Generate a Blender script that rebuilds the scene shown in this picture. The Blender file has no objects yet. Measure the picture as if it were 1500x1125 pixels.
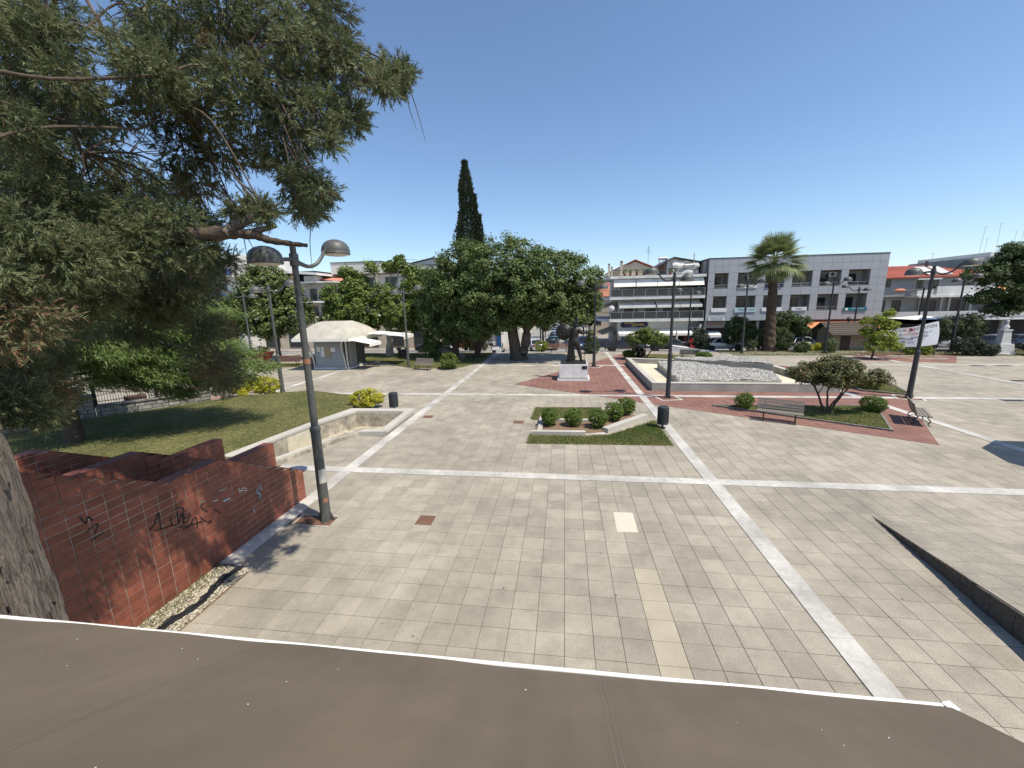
import bpy, bmesh, math, random
import numpy as np
from mathutils import Vector, Matrix

S = bpy.context.scene
C = S.collection
rad = math.radians

# ------------------------------------------------------------------ camera
cam = bpy.data.cameras.new('camera')
cam_o = bpy.data.objects.new('camera', cam); C.objects.link(cam_o)
YAW, PITCH, ROLL, CAMH = 0.131040, 0.200151, -0.021624, 5.5
fw = Vector((-math.sin(YAW)*math.cos(PITCH), math.cos(YAW)*math.cos(PITCH), -math.sin(PITCH)))
rt = Vector((math.cos(YAW), math.sin(YAW), 0)); up = rt.cross(fw)
r2 = rt*math.cos(ROLL)+up*math.sin(ROLL); u2 = up*math.cos(ROLL)-rt*math.sin(ROLL)
cam_o.matrix_world = Matrix(((r2.x, u2.x, -fw.x, 0), (r2.y, u2.y, -fw.y, 0), (r2.z, u2.z, -fw.z, CAMH), (0, 0, 0, 1)))
cam.sensor_fit = 'HORIZONTAL'; cam.sensor_width = 36.0; cam.lens = 36*589.97/1500
cam.clip_start = 0.05; cam.clip_end = 3000
S.camera = cam_o
# ------------------------------------------------------------------ sky, sun, exposure
SUN_EL = 61.5
SUN_DIR = Vector((0.883*math.cos(rad(SUN_EL)), -0.469*math.cos(rad(SUN_EL)), math.sin(rad(SUN_EL))))
w = bpy.data.worlds.new('World'); S.world = w; w.use_nodes = True
nt = w.node_tree; bg = nt.nodes['Background']
sky = nt.nodes.new('ShaderNodeTexSky'); sky.sky_type = 'NISHITA'; sky.sun_disc = False
sky.sun_elevation = rad(SUN_EL); sky.sun_rotation = math.atan2(SUN_DIR.x, SUN_DIR.y)
sky.altitude = 0; sky.air_density = 1.0; sky.dust_density = 0.35; sky.ozone_density = 4.0
nt.links.new(sky.outputs[0], bg.inputs[0]); bg.inputs[1].default_value = 0.145
sun = bpy.data.lights.new('sun', 'SUN'); sun.energy = 4.9; sun.angle = rad(0.53); sun.color = (1.0, 0.93, 0.81)
sun_o = bpy.data.objects.new('sun', sun); C.objects.link(sun_o)
sun_o.rotation_euler = SUN_DIR.to_track_quat('Z', 'Y').to_euler(); sun_o.location = (20, -20, 40)
S.view_settings.view_transform = 'Standard'; S.view_settings.look = 'None'
S.view_settings.exposure = 0.22; S.view_settings.gamma = 1.0; S.view_settings.use_curve_mapping = False
S.render.engine = 'CYCLES'
S.cycles.max_bounces = 6; S.cycles.transparent_max_bounces = 6

def zg(y):                       # the far side of the square falls gently to the road
    return 0.0 if y < 44 else (-0.84 if y > 54 else -0.084*(y-44))

# ------------------------------------------------------------------ materials
def nodes_of(name):
    m = bpy.data.materials.new(name); m.use_nodes = True
    t = m.node_tree; return m, t, t.nodes, t.links, t.nodes['Principled BSDF']

def mat(name, col, rough=0.7, noise=6.0, amt=0.18, bump=0.0, bscale=40.0, metal=0.0, tint=0.0, big=0.0, bigscale=0.5, spec=0.4, col2=None, hue=None):
    """painted / stone / metal surface: base colour broken by fine and broad noise; tint multiplies by a per-face attribute"""
    m, t, N, L, P = nodes_of(name)
    P.inputs['Roughness'].default_value = rough; P.inputs['Metallic'].default_value = metal
    P.inputs['Specular IOR Level'].default_value = spec
    geo = N.new('ShaderNodeNewGeometry')
    n1 = N.new('ShaderNodeTexNoise'); n1.inputs['Scale'].default_value = noise; n1.inputs['Detail'].default_value = 6
    n1.inputs['Roughness'].default_value = 0.65
    L.new(geo.outputs['Position'], n1.inputs['Vector'])
    a = [c*(1-amt) for c in col]; b = [min(c*(1+amt), 1) for c in (col2 or col)]
    mr = N.new('ShaderNodeMapRange'); mr.inputs[1].default_value = 0.3; mr.inputs[2].default_value = 0.7
    L.new(n1.outputs['Fac'], mr.inputs[0])
    mx = N.new('ShaderNodeMix'); mx.data_type = 'RGBA'
    mx.inputs['A'].default_value = (*a, 1); mx.inputs['B'].default_value = (*b, 1)
    L.new(mr.outputs[0], mx.inputs['Factor']); out = mx.outputs['Result']
    def mul(out, fac_socket, lo, hi):
        r = N.new('ShaderNodeMapRange'); r.inputs[3].default_value = lo; r.inputs[4].default_value = hi
        L.new(fac_socket, r.inputs[0])
        v = N.new('ShaderNodeMix'); v.data_type = 'RGBA'; v.blend_type = 'MULTIPLY'; v.inputs['Factor'].default_value = 1
        L.new(out, v.inputs['A']); L.new(r.outputs[0], v.inputs['B']); return v.outputs['Result']
    if big:
        n2 = N.new('ShaderNodeTexNoise'); n2.inputs['Scale'].default_value = bigscale; n2.inputs['Detail'].default_value = 5
        L.new(geo.outputs['Position'], n2.inputs['Vector'])
        r = N.new('ShaderNodeMapRange'); r.inputs[1].default_value = 0.3; r.inputs[2].default_value = 0.7; L.new(n2.outputs['Fac'], r.inputs[0])
        out = mul(out, r.outputs[0], 1-big, 1+big*0.5)
    if tint:
        at = N.new('ShaderNodeAttribute'); at.attribute_name = 'tint'
        out = mul(out, at.outputs['Fac'], 1-tint, 1+tint)
    L.new(out, P.inputs['Base Color'])
    if bump:
        n3 = N.new('ShaderNodeTexNoise'); n3.inputs['Scale'].default_value = bscale; n3.inputs['Detail'].default_value = 5
        L.new(geo.outputs['Position'], n3.inputs['Vector'])
        bp = N.new('ShaderNodeBump'); bp.inputs['Strength'].default_value = bump; bp.inputs['Distance'].default_value = 0.02
        L.new(n3.outputs['Fac'], bp.inputs['Height']); L.new(bp.outputs[0], P.inputs['Normal'])
    return m

def barkmat(name, col, stretch=(9, 9, 1.1), strength=0.9, dist=0.05):
    """long vertical fibres: noise stretched along z drives colour and relief"""
    m, t, N, L, P = nodes_of(name); P.inputs['Roughness'].default_value = 0.95
    geo = N.new('ShaderNodeNewGeometry'); mp = N.new('ShaderNodeMapping'); mp.inputs['Scale'].default_value = stretch
    L.new(geo.outputs['Position'], mp.inputs['Vector'])
    n = N.new('ShaderNodeTexNoise'); n.inputs['Scale'].default_value = 2.2; n.inputs['Detail'].default_value = 8; n.inputs['Roughness'].default_value = 0.7; n.inputs['Distortion'].default_value = 0.6
    L.new(mp.outputs[0], n.inputs['Vector'])
    cr = N.new('ShaderNodeValToRGB'); e = cr.color_ramp.elements; e[0].position = 0.40; e[1].position = 0.62
    e[0].color = (*[c*0.34 for c in col], 1); e[1].color = (*[c*1.25 for c in col], 1); k = e.new(0.5); k.color = (*col, 1)
    L.new(n.outputs['Fac'], cr.inputs[0]); L.new(cr.outputs[0], P.inputs['Base Color'])
    bp = N.new('ShaderNodeBump'); bp.inputs['Strength'].default_value = strength; bp.inputs['Distance'].default_value = dist
    L.new(n.outputs['Fac'], bp.inputs['Height']); L.new(bp.outputs[0], P.inputs['Normal']); return m

def leafmat(name, c1, c2, trans=0.3, rough=0.55, c3=None):
    m, t, N, L, P = nodes_of(name)
    at = N.new('ShaderNodeAttribute'); at.attribute_name = 'tint'
    cr = N.new('ShaderNodeValToRGB'); e = cr.color_ramp.elements
    e[0].color = (*c1, 1); e[1].color = (*c2, 1); e[1].position = 0.8 if c3 else 1.0
    if c3: k = e.new(0.97); k.color = (*c3, 1)
    L.new(at.outputs['Fac'], cr.inputs[0]); L.new(cr.outputs[0], P.inputs['Base Color'])
    P.inputs['Roughness'].default_value = rough; P.inputs['Specular IOR Level'].default_value = 0.35
    tr = N.new('ShaderNodeBsdfTranslucent'); hs = N.new('ShaderNodeHueSaturation'); hs.inputs['Value'].default_value = 1.3
    L.new(cr.outputs[0], hs.inputs['Color']); L.new(hs.outputs[0], tr.inputs[0])
    ms = N.new('ShaderNodeMixShader'); ms.inputs[0].default_value = trans
    L.new(P.outputs[0], ms.inputs[1]); L.new(tr.outputs[0], ms.inputs[2]); L.new(ms.outputs[0], N['Material Output'].inputs[0])
    return m

def glassmat(name, col=(0.02, 0.025, 0.03), rough=0.08):
    m, t, N, L, P = nodes_of(name)
    P.inputs['Base Color'].default_value = (*col, 1); P.inputs['Roughness'].default_value = rough
    P.inputs['Specular IOR Level'].default_value = 0.5
    return m

M = {}
def paver_mat():
    m = mat('paver_granite', (0.340, 0.302, 0.240), 0.85, 60, 0.34, 0.18, 160, tint=0.10, big=0.22, bigscale=0.33)
    t = m.node_tree; N, L = t.nodes, t.links; P = N['Principled BSDF']; src = P.inputs['Base Color'].links[0].from_socket; geo = N['Geometry']
    def mulby(sock, a, b, lo, hi):
        global_src = mulby.src; r = N.new('ShaderNodeMapRange'); r.inputs[1].default_value = a; r.inputs[2].default_value = b; r.inputs[3].default_value = lo; r.inputs[4].default_value = hi
        L.new(sock, r.inputs[0]); v = N.new('ShaderNodeMix'); v.data_type = 'RGBA'; v.blend_type = 'MULTIPLY'; v.inputs['Factor'].default_value = 1
        L.new(global_src, v.inputs['A']); L.new(r.outputs[0], v.inputs['B']); mulby.src = v.outputs['Result']
    mulby.src = src
    vo = N.new('ShaderNodeTexVoronoi'); vo.inputs['Scale'].default_value = 1.35; L.new(geo.outputs['Position'], vo.inputs['Vector']); mulby(vo.outputs['Distance'], .022, .034, .28, 1)
    v2 = N.new('ShaderNodeTexVoronoi'); v2.inputs['Scale'].default_value = 3.1; L.new(geo.outputs['Position'], v2.inputs['Vector']); mulby(v2.outputs['Distance'], .025, .05, .6, 1)
    n2 = N.new('ShaderNodeTexNoise'); n2.inputs['Scale'].default_value = 1.6; n2.inputs['Detail'].default_value = 9; n2.inputs['Roughness'].default_value = .72; L.new(geo.outputs['Position'], n2.inputs['Vector']); mulby(n2.outputs['Fac'], .34, .58, .79, 1.04)
    L.new(mulby.src, P.inputs['Base Color']); return m
M['paver'] = paver_mat()
M['paver_pale'] = mat('pale_replaced_paver', (0.385, 0.337, 0.252), 0.85, 75, 0.25, 0.15, 160, big=0.15, bigscale=1.5)
M['joint'] = mat('paver_joint', (0.13, 0.09, 0.065), 0.95, 12, 0.3)
M['marble_line'] = mat('white_marble_line', (0.50, 0.475, 0.425), 0.6, 7, 0.16, tint=0.12, big=0.3, bigscale=0.9)
M['newtile'] = mat('cream_new_tile', (0.55, 0.50, 0.40), 0.8, 60, 0.1)
M['asphalt'] = mat('asphalt', (0.25, 0.245, 0.235), 0.9, 30, 0.2, big=0.2)
M['farpave'] = mat('far_pavement', (0.30, 0.27, 0.225), 0.9, 4, 0.14, big=0.2)
M['concrete'] = mat('concrete', (0.34, 0.325, 0.29), 0.85, 14, 0.2, 0.2, 60, big=0.22, bigscale=1.2)
M['concrete_dark'] = mat('weathered_concrete', (0.20, 0.19, 0.17), 0.9, 18, 0.35, 0.3, 50, big=0.35, bigscale=2)
M['stain'] = mat('stained_concrete', (0.40, 0.355, 0.275), 0.85, 5, 0.35, 0.2, 50, big=0.45, bigscale=1.6)
M['coping'] = mat('stone_coping', (0.47, 0.44, 0.385), 0.75, 18, 0.15, tint=0.08, big=0.14)
M['creamfloor'] = mat('basin_floor', (0.62, 0.56, 0.42), 0.8, 3, 0.12, big=0.15)
M['redpaver'] = None
M['walltile'] = mat('red_wall_tile', (0.222, 0.070, 0.041), 0.55, 9, 0.25, 0.1, 60, tint=0.2, big=0.34, bigscale=1.1)
M['wallcap'] = mat('red_wall_cap', (0.19, 0.062, 0.040), 0.55, 9, 0.25, tint=0.15, big=0.25)
M['kerb_core'] = mat('broken_concrete_shaded', (0.075, 0.07, 0.062), 0.95, 18, 0.4, 0.3, 50)  # broken concrete, its colour darkened to deepen the shade on the raised paving's side
M['stone'] = mat('wall_stone', (0.27, 0.255, 0.225), 0.9, 16, 0.28, 0.4, 40, tint=0.25)
M['mortar'] = mat('wall_mortar', (0.13, 0.125, 0.115), 0.95, 20, 0.2)
M['soil'] = mat('bed_soil', (0.19, 0.125, 0.075), 0.95, 12, 0.35, 0.5, 30)
M['lawn'] = mat('lawn_ground', (0.085, 0.105, 0.030), 0.95, 5, 0.35, 0.4, 50, col2=(0.15, 0.13, 0.05), big=0.3, bigscale=0.6)
M['pebble'] = mat('white_pebbles', (0.36, 0.345, 0.315), 0.85, 12, 0.12, tint=0.6)
M['pebble2'] = mat('river_pebbles', (0.40, 0.36, 0.28), 0.85, 12, 0.12, tint=0.5)
M['rust'] = mat('rusty_plate', (0.165, 0.085, 0.055), 0.8, 30, 0.3, 0.3, 120, big=0.2, bigscale=3)
M['lamp'] = mat('grey_lamp_paint', (0.085, 0.088, 0.082), 0.5, 12, 0.18, spec=0.5, big=0.12, bigscale=4)
M['lamp_dark'] = mat('dark_lamp_paint', (0.040, 0.040, 0.040), 0.55, 12, 0.2)
M['diffuser'] = mat('lamp_diffuser', (0.62, 0.60, 0.55), 0.35, 10, 0.05)
M['sticker'] = mat('torn_sticker', (0.45, 0.44, 0.40), 0.7, 30, 0.25)
M['tape'] = mat('brown_tape', (0.30, 0.15, 0.08), 0.7, 30, 0.3)
def awning_mat():
    m = mat('brown_canvas', (0.150, 0.116, 0.081), 0.8, 3, 0.07, 0.1, 700, big=0.16, bigscale=1.0); t = m.node_tree; N, L = t.nodes, t.links; P = N['Principled BSDF']
    mp = N.new('ShaderNodeMapping'); mp.inputs['Scale'].default_value = (5, .7, .7); L.new(N['Geometry'].outputs['Position'], mp.inputs['Vector'])
    n = N.new('ShaderNodeTexNoise'); n.inputs['Scale'].default_value = 1.5; n.inputs['Detail'].default_value = 8; L.new(mp.outputs[0], n.inputs['Vector'])
    r = N.new('ShaderNodeMapRange'); r.inputs[1].default_value = .3; r.inputs[2].default_value = .7; r.inputs[3].default_value = .93; r.inputs[4].default_value = 1.05; L.new(n.outputs['Fac'], r.inputs[0])
    v = N.new('ShaderNodeMix'); v.data_type = 'RGBA'; v.blend_type = 'MULTIPLY'; v.inputs['Factor'].default_value = 1; L.new(P.inputs['Base Color'].links[0].from_socket, v.inputs['A']); L.new(r.outputs[0], v.inputs['B']); L.new(v.outputs['Result'], P.inputs['Base Color']); return m
M['awning'] = awning_mat()
M['white_bar'] = mat('white_awning_bar', (0.78, 0.76, 0.71), 0.5, 12, 0.05)
M['seam'] = mat('canvas_seam', (0.19, 0.15, 0.115), 0.8, 12, 0.12)
M['bark'] = barkmat('cypress_bark', (0.235, 0.195, 0.155), (24, 24, 1.7), 1.0, 0.06)
M['bark_dark'] = mat('dark_bark', (0.085, 0.062, 0.045), 0.95, 12, 0.35, 0.5, 30)
M['bark_pale'] = mat('pale_plane_bark', (0.36, 0.33, 0.26), 0.9, 6, 0.35, 0.3, 30)
M['bark_grey'] = barkmat('grey_bark', (0.115, 0.092, 0.072), (7, 7, .9), 1.0, 0.08)
M['twig'] = mat('bare_twig', (0.17, 0.135, 0.11), 0.9, 10, 0.3)
M['wood'] = mat('weathered_slat', (0.20, 0.175, 0.15), 0.8, 25, 0.25, 0.2, 80)
M['redwood'] = mat('red_brown_slat', (0.13, 0.062, 0.045), 0.7, 25, 0.25)
M['iron'] = mat('black_iron', (0.025, 0.024, 0.023), 0.5, 12, 0.2)
M['bin'] = mat('dark_bin_paint', (0.035, 0.040, 0.044), 0.5, 12, 0.15)
M['bronze'] = mat('dark_bronze', (0.014, 0.012, 0.010), 0.45, 7, 0.35, 0.15, 30, metal=0.1, col2=(0.030, 0.026, 0.021), spec=0.4)
M['marble'] = mat('veined_marble', (0.70, 0.69, 0.67), 0.5, 3.5, 0.13, big=0.12, bigscale=2)
M['plaque'] = mat('black_plaque', (0.02, 0.02, 0.02), 0.3, 10, 0.1)
M['stucco'] = mat('white_stucco', (0.60, 0.58, 0.54), 0.9, 5, 0.08, big=0.12, bigscale=0.6)
M['stucco_grey'] = mat('grey_stucco', (0.33, 0.325, 0.315), 0.9, 5, 0.1, big=0.15)
M['stucco_pale'] = mat('pale_stucco', (0.56, 0.55, 0.53), 0.9, 4, 0.08, big=0.12)
M['stucco_beige'] = mat('beige_stucco', (0.44, 0.385, 0.30), 0.9, 4, 0.1, big=0.15)
M['slab'] = mat('white_slab_edge', (0.72, 0.71, 0.68), 0.8, 3, 0.1, big=0.2, bigscale=0.8)
M['panel'] = mat('grey_cladding_panel', (0.375, 0.385, 0.40), 0.45, 4, 0.05, tint=0.06)
M['panel_gap'] = mat('cladding_joint', (0.12, 0.125, 0.13), 0.8, 10, 0.1)
M['recess'] = mat('recess_wall', (0.34, 0.32, 0.285), 0.9, 5, 0.08)
M['glass'] = glassmat('window_glass')
M['carglass'] = glassmat('car_glass', (0.012, 0.014, 0.016), 0.05)
M['railglass'] = glassmat('grey_balcony_glass', (0.045, 0.048, 0.052), 0.2)
M['frame'] = mat('dark_window_frame', (0.06, 0.055, 0.05), 0.5, 10, 0.1)
M['alu'] = mat('pale_rail', (0.45, 0.45, 0.44), 0.4, 10, 0.08, metal=0.3)
M['canvas'] = mat('cream_awning_cloth', (0.82, 0.80, 0.73), 0.85, 3, 0.06, big=0.1, bigscale=1.2)
M['canvas_dirty'] = mat('dusty_kiosk_cloth', (0.46, 0.43, 0.36), 0.85, 2.5, 0.12, big=0.18, bigscale=0.9)
M['orange'] = mat('orange_awning_cloth', (0.60, 0.235, 0.10), 0.85, 3, 0.08, big=0.08)
M['signwhite'] = mat('white_signboard', (0.72, 0.72, 0.71), 0.5, 6, 0.04)
M['signblue'] = mat('navy_signboard', (0.022, 0.018, 0.075), 0.35, 8, 0.1)
M['signteal'] = mat('teal_signboard', (0.02, 0.16, 0.20), 0.5, 8, 0.1)
M['signpale'] = mat('pale_blue_signboard', (0.46, 0.58, 0.61), 0.5, 8, 0.05)
M['inkyellow'] = mat('yellow_ink', (0.75, 0.58, 0.06), 0.5, 8, 0.05)
M['inkwhite'] = mat('white_ink', (0.75, 0.75, 0.74), 0.5, 8, 0.04)
M['inkblack'] = mat('black_ink', (0.02, 0.02, 0.022), 0.6, 8, 0.1)
M['inkred'] = mat('red_ink', (0.42, 0.03, 0.03), 0.6, 8, 0.1)
M['inkblue'] = mat('blue_ink', (0.06, 0.11, 0.30), 0.6, 8, 0.2)
M['inkgreen'] = mat('dark_teal_ink', (0.03, 0.13, 0.15), 0.6, 8, 0.1)
M['spraywhite'] = mat('white_spray', (0.62, 0.62, 0.62), 0.8, 20, 0.15)
M['sprayblue'] = mat('pale_blue_spray', (0.45, 0.62, 0.68), 0.8, 20, 0.15)
M['spraygreen'] = mat('green_spray', (0.08, 0.22, 0.16), 0.8, 20, 0.15)
M['rooftile'] = mat('red_roof_tile', (0.33, 0.085, 0.055), 0.8, 6, 0.25, tint=0.12, big=0.15)
M['rooftile_pale'] = mat('pale_red_roof_tile', (0.50, 0.20, 0.13), 0.8, 6, 0.2, tint=0.12, big=0.15)
M['rooforange'] = mat('orange_roof_tile', (0.42, 0.17, 0.10), 0.8, 6, 0.25, tint=0.15, big=0.15)
M['shutter'] = mat('roller_shutter', (0.36, 0.36, 0.35), 0.5, 6, 0.07, metal=0.2)
M['shutter_dark'] = mat('dark_kiosk_panel', (0.075, 0.075, 0.072), 0.5, 6, 0.1)
M['pipe'] = mat('pale_metal_post', (0.56, 0.54, 0.50), 0.45, 8, 0.07, metal=0.2)
M['paper'] = mat('paper_notice', (0.66, 0.65, 0.62), 0.8, 40, 0.2)
M['poster'] = mat('brown_poster', (0.35, 0.26, 0.17), 0.8, 22, 0.5)
M['log'] = mat('chalet_log', (0.36, 0.31, 0.235), 0.85, 20, 0.3)
M['shingle'] = mat('brown_shingle', (0.075, 0.058, 0.045), 0.9, 20, 0.3, tint=0.2)
M['brickshop'] = mat('brown_brick', (0.10, 0.045, 0.035), 0.85, 30, 0.3)
M['bluedoor'] = mat('blue_painted_door', (0.02, 0.075, 0.19), 0.5, 8, 0.1)
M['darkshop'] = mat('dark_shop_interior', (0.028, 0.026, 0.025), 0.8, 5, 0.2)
M['banner'] = mat('white_banner_cloth', (0.70, 0.71, 0.73), 0.8, 4, 0.05)
M['redcloth'] = mat('red_cloth', (0.52, 0.03, 0.045), 0.8, 8, 0.12)
M['maroon'] = mat('maroon_valance', (0.085, 0.018, 0.016), 0.8, 8, 0.12)
M['tarp'] = mat('silver_tarp', (0.50, 0.49, 0.47), 0.6, 6, 0.3, 0.6, 3)
M['hose'] = mat('black_hose', (0.012, 0.012, 0.013), 0.45, 10, 0.15)
M['leafdark'] = leafmat('cypress_leaf', (0.040, 0.060, 0.022), (0.205, 0.228, 0.105), 0.25, 0.6, (0.20, 0.105, 0.06))
M['cone'] = mat('cypress_cone', (0.06, 0.045, 0.035), 0.8, 20, 0.3)
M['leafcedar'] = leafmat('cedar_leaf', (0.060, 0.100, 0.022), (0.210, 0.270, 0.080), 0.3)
M['leafbig'] = leafmat('broad_leaf', (0.044, 0.074, 0.018), (0.172, 0.225, 0.070), 0.3)
M['leafplane'] = leafmat('plane_leaf', (0.072, 0.111, 0.021), (0.221, 0.280, 0.065), 0.32)
M['leafmag'] = leafmat('glossy_leaf', (0.046, 0.078, 0.016), (0.195, 0.234, 0.072), 0.15, 0.35)
M['leafcyp'] = leafmat('column_cypress_leaf', (0.014, 0.024, 0.010), (0.042, 0.058, 0.024), 0.1)
M['leafbox'] = leafmat('box_leaf', (0.049, 0.091, 0.010), (0.169, 0.240, 0.039), 0.25)
M['leafyellow'] = leafmat('yellow_leaf', (0.16, 0.20, 0.02), (0.62, 0.55, 0.05), 0.3)
M['leafmyrtle'] = leafmat('red_green_leaf', (0.052, 0.068, 0.021), (0.156, 0.150, 0.052), 0.25, 0.5, (0.221, 0.091, 0.052))
M['leafsap'] = leafmat('yellow_green_leaf', (0.117, 0.169, 0.019), (0.338, 0.377, 0.065), 0.35)
M['leafcrape'] = leafmat('fresh_green_leaf', (0.072, 0.111, 0.018), (0.195, 0.240, 0.052), 0.3)
M['leafdull'] = leafmat('dull_green_leaf', (0.036, 0.060, 0.018), (0.104, 0.143, 0.044), 0.25)
M['leafolive'] = leafmat('grey_green_leaf', (0.065, 0.091, 0.033), (0.169, 0.202, 0.091), 0.25)
M['deadleaf'] = leafmat('dry_leaf', (0.10, 0.07, 0.05), (0.20, 0.15, 0.11), 0.1)
M['palmleaf'] = leafmat('fan_palm_leaf', (0.078, 0.111, 0.031), (0.247, 0.273, 0.117), 0.25, 0.45)
M['palmbark'] = mat('palm_bark', (0.075, 0.052, 0.036), 0.95, 7, 0.4, 0.7, 25)
M['grassblade'] = leafmat('grass_blade', (0.070, 0.130, 0.018), (0.330, 0.270, 0.125), 0.3)

def redpaver_mat():
    m, t, N, L, P = nodes_of('red_brick_paving')
    geo = N.new('ShaderNodeNewGeometry'); mp = N.new('ShaderNodeMapping'); mp.vector_type = 'POINT'
    L.new(geo.outputs['Position'], mp.inputs['Vector'])
    b = N.new('ShaderNodeTexBrick'); b.inputs['Scale'].default_value = 1.0
    b.inputs['Brick Width'].default_value = 0.40; b.inputs['Row Height'].default_value = 0.21; b.inputs['Mortar Size'].default_value = 0.007
    b.offset = 0.0
    b.inputs['Color1'].default_value = (0.215, 0.100, 0.075, 1); b.inputs['Color2'].default_value = (0.172, 0.078, 0.060, 1)
    b.inputs['Mortar'].default_value = (0.34, 0.235, 0.18, 1)
    L.new(mp.outputs[0], b.inputs['Vector'])
    n = N.new('ShaderNodeTexNoise'); n.inputs['Scale'].default_value = 0.9; n.inputs['Detail'].default_value = 7
    L.new(geo.outputs['Position'], n.inputs['Vector'])
    r = N.new('ShaderNodeMapRange'); r.inputs[1].default_value = .3; r.inputs[2].default_value = .7; r.inputs[3].default_value = .8; r.inputs[4].default_value = 1.15
    L.new(n.outputs['Fac'], r.inputs[0])
    v = N.new('ShaderNodeMix'); v.data_type = 'RGBA'; v.blend_type = 'MULTIPLY'; v.inputs['Factor'].default_value = 1
    L.new(b.outputs['Color'], v.inputs['A']); L.new(r.outputs[0], v.inputs['B']); L.new(v.outputs['Result'], P.inputs['Base Color'])
    P.inputs['Roughness'].default_value = 0.85
    bp = N.new('ShaderNodeBump'); bp.inputs['Strength'].default_value = 0.4; bp.inputs['Distance'].default_value = 0.01; bp.invert = True
    L.new(b.outputs['Fac'], bp.inputs['Height']); L.new(bp.outputs[0], P.inputs['Normal'])
    return m
M['redpaver'] = redpaver_mat()
def carpaint(name, col):
    m, t, N, L, P = nodes_of(name)
    P.inputs['Base Color'].default_value = (*col, 1); P.inputs['Roughness'].default_value = 0.3
    P.inputs['Metallic'].default_value = 0.15; P.inputs['Coat Weight'].default_value = 0.6; P.inputs['Coat Roughness'].default_value = 0.08
    return m
M['tyre'] = mat('tyre_rubber', (0.02, 0.02, 0.02), 0.8, 20, 0.2)
M['rim'] = mat('wheel_rim', (0.35, 0.35, 0.35), 0.4, 20, 0.1, metal=0.7)
M['headlight'] = mat('headlight_lens', (0.65, 0.66, 0.68), 0.15, 20, 0.05)
M['taillight'] = mat('taillight_lens', (0.30, 0.015, 0.012), 0.2, 20, 0.1)

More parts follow.
